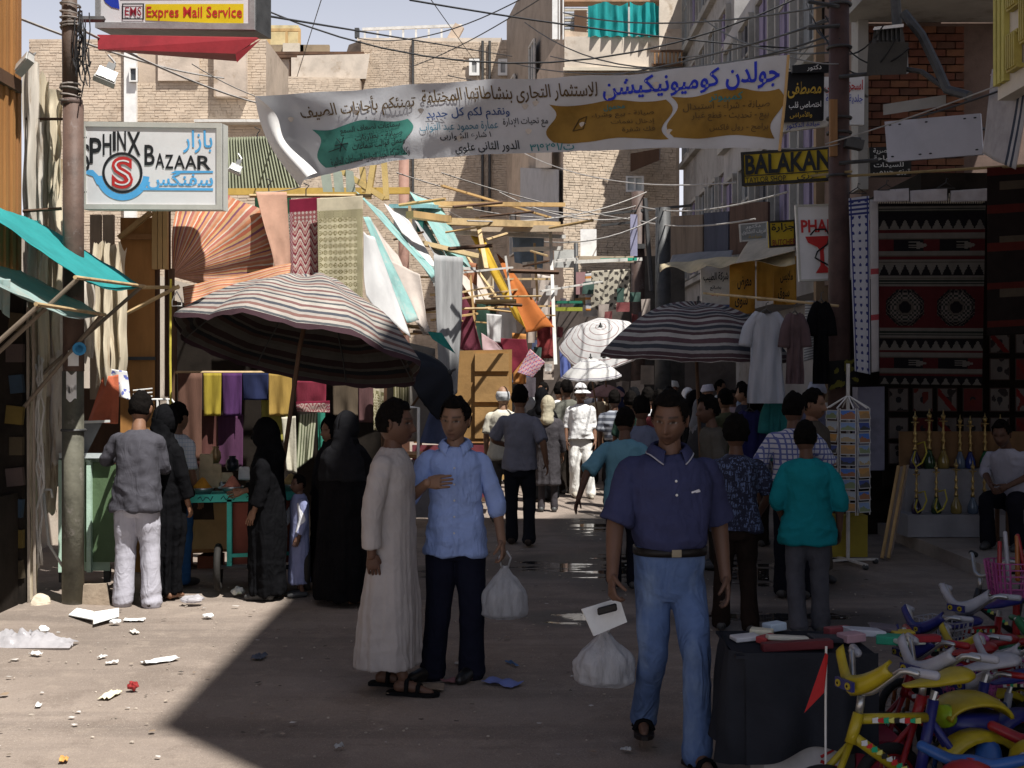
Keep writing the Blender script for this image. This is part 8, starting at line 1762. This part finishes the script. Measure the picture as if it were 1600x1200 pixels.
def bike(label, loc, rz, s, fm, fm2, shield, grip, seatm, guard, rim, basket=None, wheels=True, sticker=True, flag=False):
    """child's bike; front points to -X in the local frame"""
    b = thing('child_bike', label, 'bicycle', loc, R(rz), 'child bikes for sale'); b.scale = (s, s, s)
    fwc, rwc = V((-.36, 0, .17)), V((.3, 0, .17)); hd, hb = V((-.2, 0, .5)), V((-.235, 0, .4)); st_ = V((.1, 0, .5)); bb = V((.04, 0, .2))
    wheel(b, fwc, .17, (0, 1, 0), rim); wheel(b, rwc, .17, (0, 1, 0), rim)
    fr = MB().tube([hd, hb], .02, 10).tube([hb+V((.0, 0, .03)), bb+V((-.02, 0, .05))], .019, 10).tube([hd+V((.01, 0, -.02)), st_+V((-.02, 0, -.04))], .018, 10); fr.build('front_frame', fm, b, True, local=True)
    MB().tube([st_+V((.012, 0, .02)), bb], .02, 10).tube([st_-V((0, 0, .05)), rwc+V((0, -.04, 0))], .013, 8).tube([st_-V((0, 0, .05)), rwc+V((0, .04, 0))], .013, 8).tube([bb, rwc+V((0, -.045, 0))], .013, 8).tube([bb, rwc+V((0, .045, 0))], .013, 8).build('rear_frame', fm2, b, True, local=True)
    if sticker:
        for a, c in ((hb+V((.03, -.0255, .01)), bb+V((-.06, -.0255, .09))), (hd+V((.04, -.0235, -.022)), st_+V((-.06, -.0235, -.042)))):
            n = 9; sm = MB()
            for k in range(n): p = a.lerp(c, (k+.5)/n); sm.fc = sm.fc or []; sm.add([p+V((-.012, 0, -.009+.004*(k % 2))), p+V((.013, 0, -.011)), p+V((.011, 0, .01)), p+V((-.013, 0, .008-.003*(k % 2)))], [(0, 1, 2, 3)]); sm.fc.append([(.7, .7, .7), (.6, .04, .04), (.03, .4, .2), (.75, .7, .2), (.03, .03, .03)][k % 5])
            stuff(sm.build('sticker', vmat(.4, 0), b, local=True))
    MB().tube([hb, fwc+V((.02, -.05, .1)), fwc+V((0, -.05, 0))], .012, 8).tube([hb, fwc+V((.02, .05, .1)), fwc+V((0, .05, 0))], .012, 8).build('fork', fm, b, True, local=True)
    stem = V((-.19, 0, .56)); MB().tube([hd, stem], .014, 8).build('stem', STEEL, b, True, local=True)
    hbp = [(-.1, -.19, .67), (-.13, -.14, .67), (-.18, -.06, .59), (-.19, 0, .57), (-.18, .06, .59), (-.13, .14, .67), (-.1, .19, .67)]
    hbar = MB().limb(hbp, [.011]*7, 8, 4).build('handlebar', STEEL, b, True, local=True)
    for sg in (-1, 1): MB().limb([(-.1, sg*.15, .67), (-.06, sg*.235, .67)], [.016, .016], 10, 3).build('grip', grip, hbar, True, local=True)
    if shield is not None:
        P = []; n = 20
        for j in range(5):
            for i in range(n+1):
                t = i/n*2-1; y = t*.14; zc = .6+.085*abs(t)**1.6; hh = .027*(1-.35*abs(t)); P.append(V((-.225+.06*abs(t)-.02*math.cos(j/4*math.pi-1.57), y, zc+hh*(j/2-1))))
        sh_ = MB().add(P, [(j*(n+1)+i, j*(n+1)+i+1, (j+1)*(n+1)+i+1, (j+1)*(n+1)+i) for j in range(4) for i in range(n)]).build('handlebar_shield', shield, b, True, local=True); sh_.modifiers.new('t', 'SOLIDIFY').thickness = .013
        MB().box((-.258, 0, .605), (.012, .1, .034)).build('face_panel', PB, sh_, local=True)
        for y in (-.028, .028): MB().lathe([(.004, 0), (.013, .0), (.013, .005), (.004, .005)], (-.264, y, .605), 14, V((-1, 0, 0))).build('dial', PY, sh_, local=True); MB().ball((-.267, y, .605), .0055, 8, 6).build('dial_centre', BLACKC, sh_, local=True)
    sp_ = V((.12, 0, .55)); MB().tube([st_, sp_], .013, 8).build('seat_post', STEEL, b, local=True)
    sm = MB().limb([sp_+V((-.12, 0, .03)), sp_+V((0, 0, .035)), sp_+V((.1, 0, .05))], [.022, .045, .07], 14, 6, .38, up=(0, 1, 0)); sm.build('saddle', seatm, b, True, local=True)
    if guard is not None:
        g = MB(); P = []
        for i in range(13):
            a = lerp(R(-10), R(140), i/12)
            for y, rr in ((-.05, .185), (-.035, .215), (.035, .215), (.05, .185)): P.append(rwc+V((rr*math.cos(a), y, rr*math.sin(a)+.01)))
        g.add(P, [(i*4+k, i*4+k+1, i*4+k+5, i*4+k+4) for i in range(12) for k in range(3)]); o = g.build('mudguard', guard, b, True, local=True); o.modifiers.new('t', 'SOLIDIFY').thickness = .006
    MB().lathe([(.0, -.03), (.045, -.03), (.045, -.022), (0, -.022)], bb, 16, V((0, 1, 0))).build('chainring', IRON, b, local=True)
    for sg in (-1, 1): MB().bar(bb+V((0, sg*.035, 0)), bb+V((sg*.07, sg*.05, -.05)), .012).box(bb+V((sg*.07, sg*.08, -.055)), (.05, .06, .016)).build('pedal', IRON, b, local=True)
    if basket is not None:
        bk = MB(); 
        for j in range(5):
            z = .42+j*.035; w = .1+.006*j; bk.bar((-.36-w*.6, -w, z), (-.36+w*.6, -w, z), .006).bar((-.36-w*.6, w, z), (-.36+w*.6, w, z), .006).bar((-.36-w*.6, -w, z), (-.36-w*.6, w, z), .006).bar((-.36+w*.6, -w, z), (-.36+w*.6, w, z), .006)
        for i in range(9):
            t = i/8*2-1; bk.bar((-.42, t*.1, .42), (-.435, t*.124, .56), .005).bar((-.3, t*.1, .42), (-.285, t*.124, .56), .005)
        for i in range(5): t = i/4*2-1; bk.bar((-.36+t*.06, -.1, .42), (-.36+t*.075, -.124, .56), .005).bar((-.36+t*.06, .1, .42), (-.36+t*.075, .124, .56), .005)
        stuff(bk.build('basket', basket, b, local=True))
    if flag: MB().add([(-.1, -.32, .62), (-.1, -.325, .62), (-.02, -.4, .2), (-.09, -.36, .22)], [(0, 1, 2, 3)]).build('pennant', mat((.5, .02, .02), .7), b, local=True)
    return b
def bl(px, py, d): p = at(px, py, d); return (p.x, p.y, 0)
bike('yellow and blue child bike with yellow handlebar shield by the table', (1.5, 4.86, 0), 20, 1.08, PY, PB, PY, PW, PY, PY, PY)
bike('blue child bike with white handlebar shield behind the yellow bike', (1.83, 5.2, 0), 24, 1.05, PR, PB, PW, PW, PW, PB, PR)
bike('red child bike with white handlebar shield and front basket', (2.5, 6.75, 0), 35, 1.0, PR, PR, PW, PW, PB, PY, STEEL, basket=PW)
bike('dark child bike with yellow padded bar, furthest back', (3.0, 7.75, 0), 20, 1.05, mat((.02, .02, .022), .4), mat((.02, .02, .022), .4), None, RUB, BLACKC, None, STEEL)
bike('green and white child bike at the right edge', (2.6, 6.05, 0), 40, .95, PG, PW, PG, PG, PY, PB, STEEL, basket=PW)
bike('small green and yellow child bike between the tricycles', (2.28, 6.2, 0), 30, .85, PG, PY, PY, PW, PR, PR, PY)
bike('small blue and white child bike near the right edge', (2.05, 5.45, 0), 28, .85, PT, PW, PW, PR, PB, PR, STEEL)
bike('small red and blue child bike behind the table end', (1.95, 5.75, 0), 18, .95, PR, PB, PB, PR, PR, PY, PR)
bike('small pink child bike in the middle of the toy cluster', (2.3, 5.75, 0), 24, .9, PK, PW, PW, PK, PK, None, STEEL, basket=PK)
bike('small orange child bike in the middle of the toy cluster', (2.2, 6.5, 0), 30, .9, plas((.4, .12, .02)), PB, PB, PW, PB, PR, STEEL)
bike('purple and red child bike at the lower right edge', (2.35, 5.3, 0), 35, .9, PR, PT, None, PW, PR, PY, PR)
def tricycle(label, loc, rz, s, m1, m2, m3):
    t = thing('toy_tricycle', label, 'tricycle', loc, R(rz), 'plastic tricycles for sale'); t.scale = (s, s, s)
    for c, r in (((-.24, 0, .12), .12), ((.2, -.14, .08), .08), ((.2, .14, .08), .08)):
        w = MB().lathe([(r*.3, -.03), (r*.9, -.03), (r, -.02), (r, .02), (r*.9, .03), (r*.3, .03)], c, 20, V((0, 1, 0))).build('wheel', m3, t, True, local=True); MB().lathe([(0, -.034), (r*.35, -.034), (r*.35, .034), (0, .034)], c, 12, V((0, 1, 0))).build('hub', m2, w, local=True)
    MB().limb([(-.2, 0, .26), (-.05, 0, .15), (.12, 0, .16), (.24, 0, .2)], [.04, .045, .07, .05], 14, 6, .8).build('body', m1, t, True, local=True)
    MB().limb([(-.24, 0, .13), (-.2, 0, .3), (-.17, 0, .42)], [.04, .045, .035], 12, 4).build('fork', m1, t, True, local=True)
    MB().limb([(-.14, -.18, .45), (-.16, -.08, .42), (-.17, 0, .41), (-.16, .08, .42), (-.14, .18, .45)], [.02, .022, .04, .022, .02], 10, 4).build('handlebar', m2, t, True, local=True)
    MB().ball((-.2, 0, .36), (.05, .11, .08), 16, 10).build('front_cowl', m1, t, True, local=True)
    for y in (-.045, .045): MB().ball((-.246, y, .37), (.008, .024, .024), 10, 6).build('headlight', PW, t, True, local=True)
    MB().limb([(.1, 0, .21), (.2, 0, .23), (.25, 0, .36)], [.08, .09, .05], 14, 5, .6).build('seat', m2, t, True, local=True)
    return t
tricycle('red plastic tricycle with round cowl at the bottom edge', (1.72, 4.72, 0), 62, 1.0, PR, PT, PB)
tricycle('blue and red plastic tricycle standing behind the shields', (2.12, 5.95, 0), 60, 1.15, PB, PR, RUB)
tricycle('yellow and red plastic tricycle at the right edge', (2.08, 4.98, 0), 60, 1.0, PY, PR, PB)
tricycle('green plastic tricycle near the pink basket', (2.75, 7.0, 0), 50, .9, PG, PR, RUB)
# yellow-blue mudguard-like toy car hood, riding seat, big plastic pieces
def hump(label, c, L, w, hgt, rz, m1, m2, name='toy_scooter'):
    t = thing(name, label, 'toy', c, R(rz)); P = []; n = 16
    for j in range(9):
        for i in range(n+1): a = math.pi*i/n; y = w/2*math.cos(j/8*math.pi); P.append((-L/2*math.cos(a), y, hgt*(.35+.65*math.sin(a))*(1-.25*(abs(y)/(w/2))**3)))
    MB().add(P, [(j*(n+1)+i, j*(n+1)+i+1, (j+1)*(n+1)+i+1, (j+1)*(n+1)+i) for j in range(8) for i in range(n)]).build('hood', m1, t, True, local=True).modifiers.new('t', 'SOLIDIFY').thickness = .015
    MB().rings([(0, 0, -.1, L*.4, w*.42), (0, 0, .0, L*.48, w*.46), (0, 0, hgt*.36, L*.48, w*.45)], 20).build('tub', m2, t, True, local=True)
    MB().lathe([(0, 0), (.045, 0), (.045, .03), (0, .03)], (-L/2+.01, -w*.2, hgt*.4), 18, V((-1, -.3, 0))).build('reflector', plas((.4, .62, .02)), t, True, local=True)
    MB().box((0, .02, -.3), (L*.7, w*.8, .235)).build('stand', mat((.2, .15, .1), .85), t, local=True)
    for sx in (-1, 1): MB().lathe([(.02, -.03), (.07, -.03), (.07, .03), (.02, .03)], (sx*L*.3, -w*.35, -.12), 16, V((0, 1, 0))).build('wheel', RUB, t, True, local=True)
hump('yellow and blue ride-on toy with lime round lamp', (atd(1515, 5.1)[0], 5.1, .42), .25, .18, .11, 12, PY, PB)
bs = thing('toy_basket', 'pink plastic basket of red toy handles at the right edge', 'basket', bl(1590, 880, 7)); bp_ = at(1588, 905, 7.0); g = MB()
for j in range(6): g.rings([(bp_.x, bp_.y, bp_.z-.08+j*.035, .13+.005*j, .1+.004*j, 4), (bp_.x, bp_.y, bp_.z-.073+j*.035, .13+.005*j, .1+.004*j, 4)], 24, False)
for i in range(24): a = 2*math.pi*i/24; g.bar((bp_.x+.13*math.copysign(abs(math.cos(a))**.5, math.cos(a)), bp_.y+.1*math.copysign(abs(math.sin(a))**.5, math.sin(a)), bp_.z-.08), (bp_.x+.157*math.copysign(abs(math.cos(a))**.5, math.cos(a)), bp_.y+.12*math.copysign(abs(math.sin(a))**.5, math.sin(a)), bp_.z+.1), .009)
stuff(g.build('lattice', PK, bs)); MB().box(bp_-V((0, 0, .085)), (.24, .18, .01)).build('floor', PK, bs); MB().tube([bp_-V((0, 0, .09)), V((bp_.x, bp_.y, 0))], .02, 8).build('stand', PR, bs)
for i in range(5): x = bp_.x-.1+i*.05; tag(MB().limb([(x, bp_.y-.02, bp_.z), (x+rng.uniform(-.05, .05), bp_.y, bp_.z+.24+rng.uniform(-.04, .06))], [.014, .012], 8, 3).build('toy_spade', (PR, PW, plas((.5, .16, .03)))[i % 3], None, True), '%s toy spade handle sticking out of the pink basket' % ('leftmost red', 'white', 'orange', 'middle red', 'right white')[i], 'toy', 'toy handles in the pink basket')
pn_ = thing('red_pennant', 'narrow red pennant hanging in front of the table cloth', 'flag', at(1272, 1112, 5.0)); q_ = [at(1290, 1020, 5.08), at(1294, 1024, 5.06), at(1288, 1082, 5.02), at(1257, 1114, 5.0)]; MB().add(q_, [(0, 1, 2, 3)]).build('cloth', mat((.45, .02, .02), .7), pn_).modifiers.new('t', 'SOLIDIFY').thickness = .004; MB().tube([at(1291, 1010, 5.1), at(1290, 1090, 5.1), (at(1290, 1090, 5.1).x, 5.1, 0)], .005, 5).build('stick', WHITE, pn_)
# ---- litter
def crumple(label, px, py, r, m, seed, flatk=.5, cat='litter', name='litter'):
    c = gnd(px, py); mb = MB().ball((0, 0, 0), (r, r*.8, r*flatk), 14, 9); mb.v = [v*(1+.55*noise.noise(v/r*1.7+V((seed, 0, 0)))) for v in mb.v]; zm = min(v.z for v in mb.v); mb.v = [v+c-V((0, 0, zm-.012)) for v in mb.v]; tag(mb.build(name, m), label, cat, 'litter on the street')
CLR = mat((.62, .6, .62), .25, .15, 8, .6, 20, trans=.45, spec=.5)
c = gnd(35, 1012); mb = MB(); P = []
for j in range(15):
    for i in range(37): u = i/36; v = j/14; x = lerp(-.34, .34, u); P.append((c.x+x, c.y-.08+.2*v, .015+max(0, .06*math.sin(u*math.pi)**.6*math.sin(v*math.pi)*(1-.5*u)*(.7+1.3*abs(noise.noise((u*9, v*6, 1)))*2)+.03*(1-2*abs(noise.noise((u*16, v*9, 4))))*math.sin(v*math.pi))))
mb.add(P, [(j*37+i, j*37+i+1, (j+1)*37+i+1, (j+1)*37+i) for j in range(14) for i in range(36)]); tag(mb.build('plastic_sheet', CLR, None, True), 'crumpled clear plastic sheet on the ground at left', 'plastic sheet', 'litter on the street')
bk = thing('open_book', 'open white carton lying on the ground by the left pole', 'carton', gnd(148, 972))
for a, b, cc, d_ in (((107, 960), (120, 951), (146, 956), (146, 974)), ((146, 974), (147, 957), (186, 951), (186, 968))): MB().add([gnd(a[0], a[1]+8)+V((0, 0, .03)), at(b[0], b[1], 9.7), at(cc[0], cc[1], 9.7), gnd(d_[0], d_[1]+4)+V((0, 0, .04))], [(0, 1, 2, 3)]).build('flap', PAPER, bk).modifiers.new('t', 'SOLIDIFY').thickness = .006
def scrap(label, px, py, w, l, c, rz=0, bend=.014):
    w *= .75; l *= .75; g = gnd(px, py); mb = MB(); sd_ = px*.37
    def fn(u, v): x = (u-.5)*w; y = (v-.5)*l; cr, sr = math.cos(rz), math.sin(rz); return V((g.x+x*cr-y*sr, g.y+x*sr+y*cr, .016+bend*abs(noise.noise((u*2+sd_, v*2, 1)))*2+.004*noise.noise((u*7, v*7, sd_))))
    o = mb.sheet(fn, 10, 8).build('paper_scrap', c if not isinstance(c, tuple) else mat(c, .8), None, False); o.modifiers.new('t', 'SOLIDIFY').thickness = .002; tag(o, label, 'litter', 'litter on the street')
for i, (px, py, w, l, c, n_) in enumerate([(210, 972, .2, .1, (.7, .7, .68), 'long white paper scrap right of the open carton'), (250, 1036, .3, .12, (.72, .72, .7), 'white paper strip in the sunlit street'), (172, 1091, .22, .09, (.75, .7, .5), 'cream paper with yellow edge on sunlit ground'), (210, 991, .16, .06, (.7, .66, .6), 'thin pale scrap beyond the white strip'), (56, 1026, .1, .06, (.75, .75, .72), 'small white scrap below the plastic sheet'), (175, 1039, .1, .06, (.75, .75, .72), 'small white scrap left of the white strip'), (160, 1030, .08, .04, (.7, .7, .68), 'tiny white scrap left of centre in sun'), (60, 1107, .07, .04, (.78, .78, .76), 'tiny white scrap near the lower left corner'), (785, 1071, .3, .16, (.16, .2, .45), 'blue magazine lying by the dark shoes'), (665, 1078, .28, .2, (.24, .18, .13), 'torn brown cardboard under the talking men'), (715, 1066, .24, .14, (.26, .12, .12), 'reddish torn paper under the talking men'), (405, 1030, .16, .1, (.08, .09, .12), 'dark grey scrap at the shadow edge'), (800, 1041, .18, .03, (.1, .2, .4), 'thin blue strip right of the dark shoes'), (978, 1176, .07, .04, (.4, .4, .4), 'small grey scrap beside the walking man'), (530, 1172, .06, .04, (.35, .35, .35), 'small grey scrap at the bottom in shade'), (715, 1041, .05, .04, (.5, .5, .5), 'tiny grey scrap between the dark shoes'), (100, 1192, .08, .05, (.6, .32, .1), 'orange brown scrap at the bottom left'), (1000, 1060, .05, .04, (.35, .34, .33), 'tiny grey scrap left of the walking legs')]): scrap(n_, px, py, w, l, c, i*.7)
crumple('crumpled red wrapper on the sunlit street', 208, 1083, .03, mat((.3, .03, .03), .5), 2, .9)
crumple('white crumpled tissue right of the open carton', 180, 978, .035, PAPER, 4, .5); crumple('white crumpled tissue left of the open carton', 68, 990, .04, PAPER, 6, .5); crumple('white crumpled paper in the middle of the sunlit street', 325, 968, .04, PAPER, 8, .4); crumple('green and white crumpled packet near the black robes', 372, 932, .055, mat((.6, .62, .58), .6, .2, 5, .3, 20, col2=(.3, .4, .05), f2=.62), 9, .6)
crumple('crumpled grey bag on the street by the cart', 302, 946, .08, CLR, 11, .4); crumple('orange peel scrap at the feet of the man in grey', 265, 938, .03, mat((.6, .2, .06), .7), 12, .7); crumple('pale scrap between the feet of the man in grey', 230, 948, .03, PAPER, 13, .5)
pb_ = MB(); r_ = random.Random(3)
for i in range(600):
    d = r_.uniform(6.0, 16); x = r_.uniform(-4.0, 3.6); s = r_.uniform(.003, .009)*(1 if r_.random() < .93 else 1.7); c = V((x, d, .008)); n0 = len(pb_.v)
    pb_.ball(c, (s*r_.uniform(.7, 1.4), s, s*.6), 5, 3)
stuff(tag(pb_.build('pebbles', mat((.42, .36, .3), .9, .4, 3, .2, 30)), 'small stones and crumbs scattered over the earth street', None))

db_ = MB(); db_.fc = []
for i in range(700):
    d = r_.uniform(6.0, 17); x = r_.uniform(-4.0, 3.4); s_ = r_.uniform(.006, .022)*(2 if r_.random() < .06 else 1); a = r_.uniform(0, 6.28); n = r_.randint(4, 6)
    db_.add([(x+s_*r_.uniform(.5, 1.3)*math.cos(a+6.283*k/n), d+s_*r_.uniform(.4, 1.0)*math.sin(a+6.283*k/n), .014+r_.uniform(0, .35)*s_) for k in range(n)], [tuple(range(n))])
    db_.fc.append(r_.choice([(.55, .52, .48), (.4, .33, .26), (.12, .1, .08), (.08, .07, .06), (.3, .22, .15), (.45, .38, .3), (.2, .16, .12), (.6, .58, .55)]))
stuff(tag(db_.build('debris', vmat(.9, 0)), 'tiny scraps and straw trodden into the earth street', None))
bpy.data.scenes.remove(TMP)
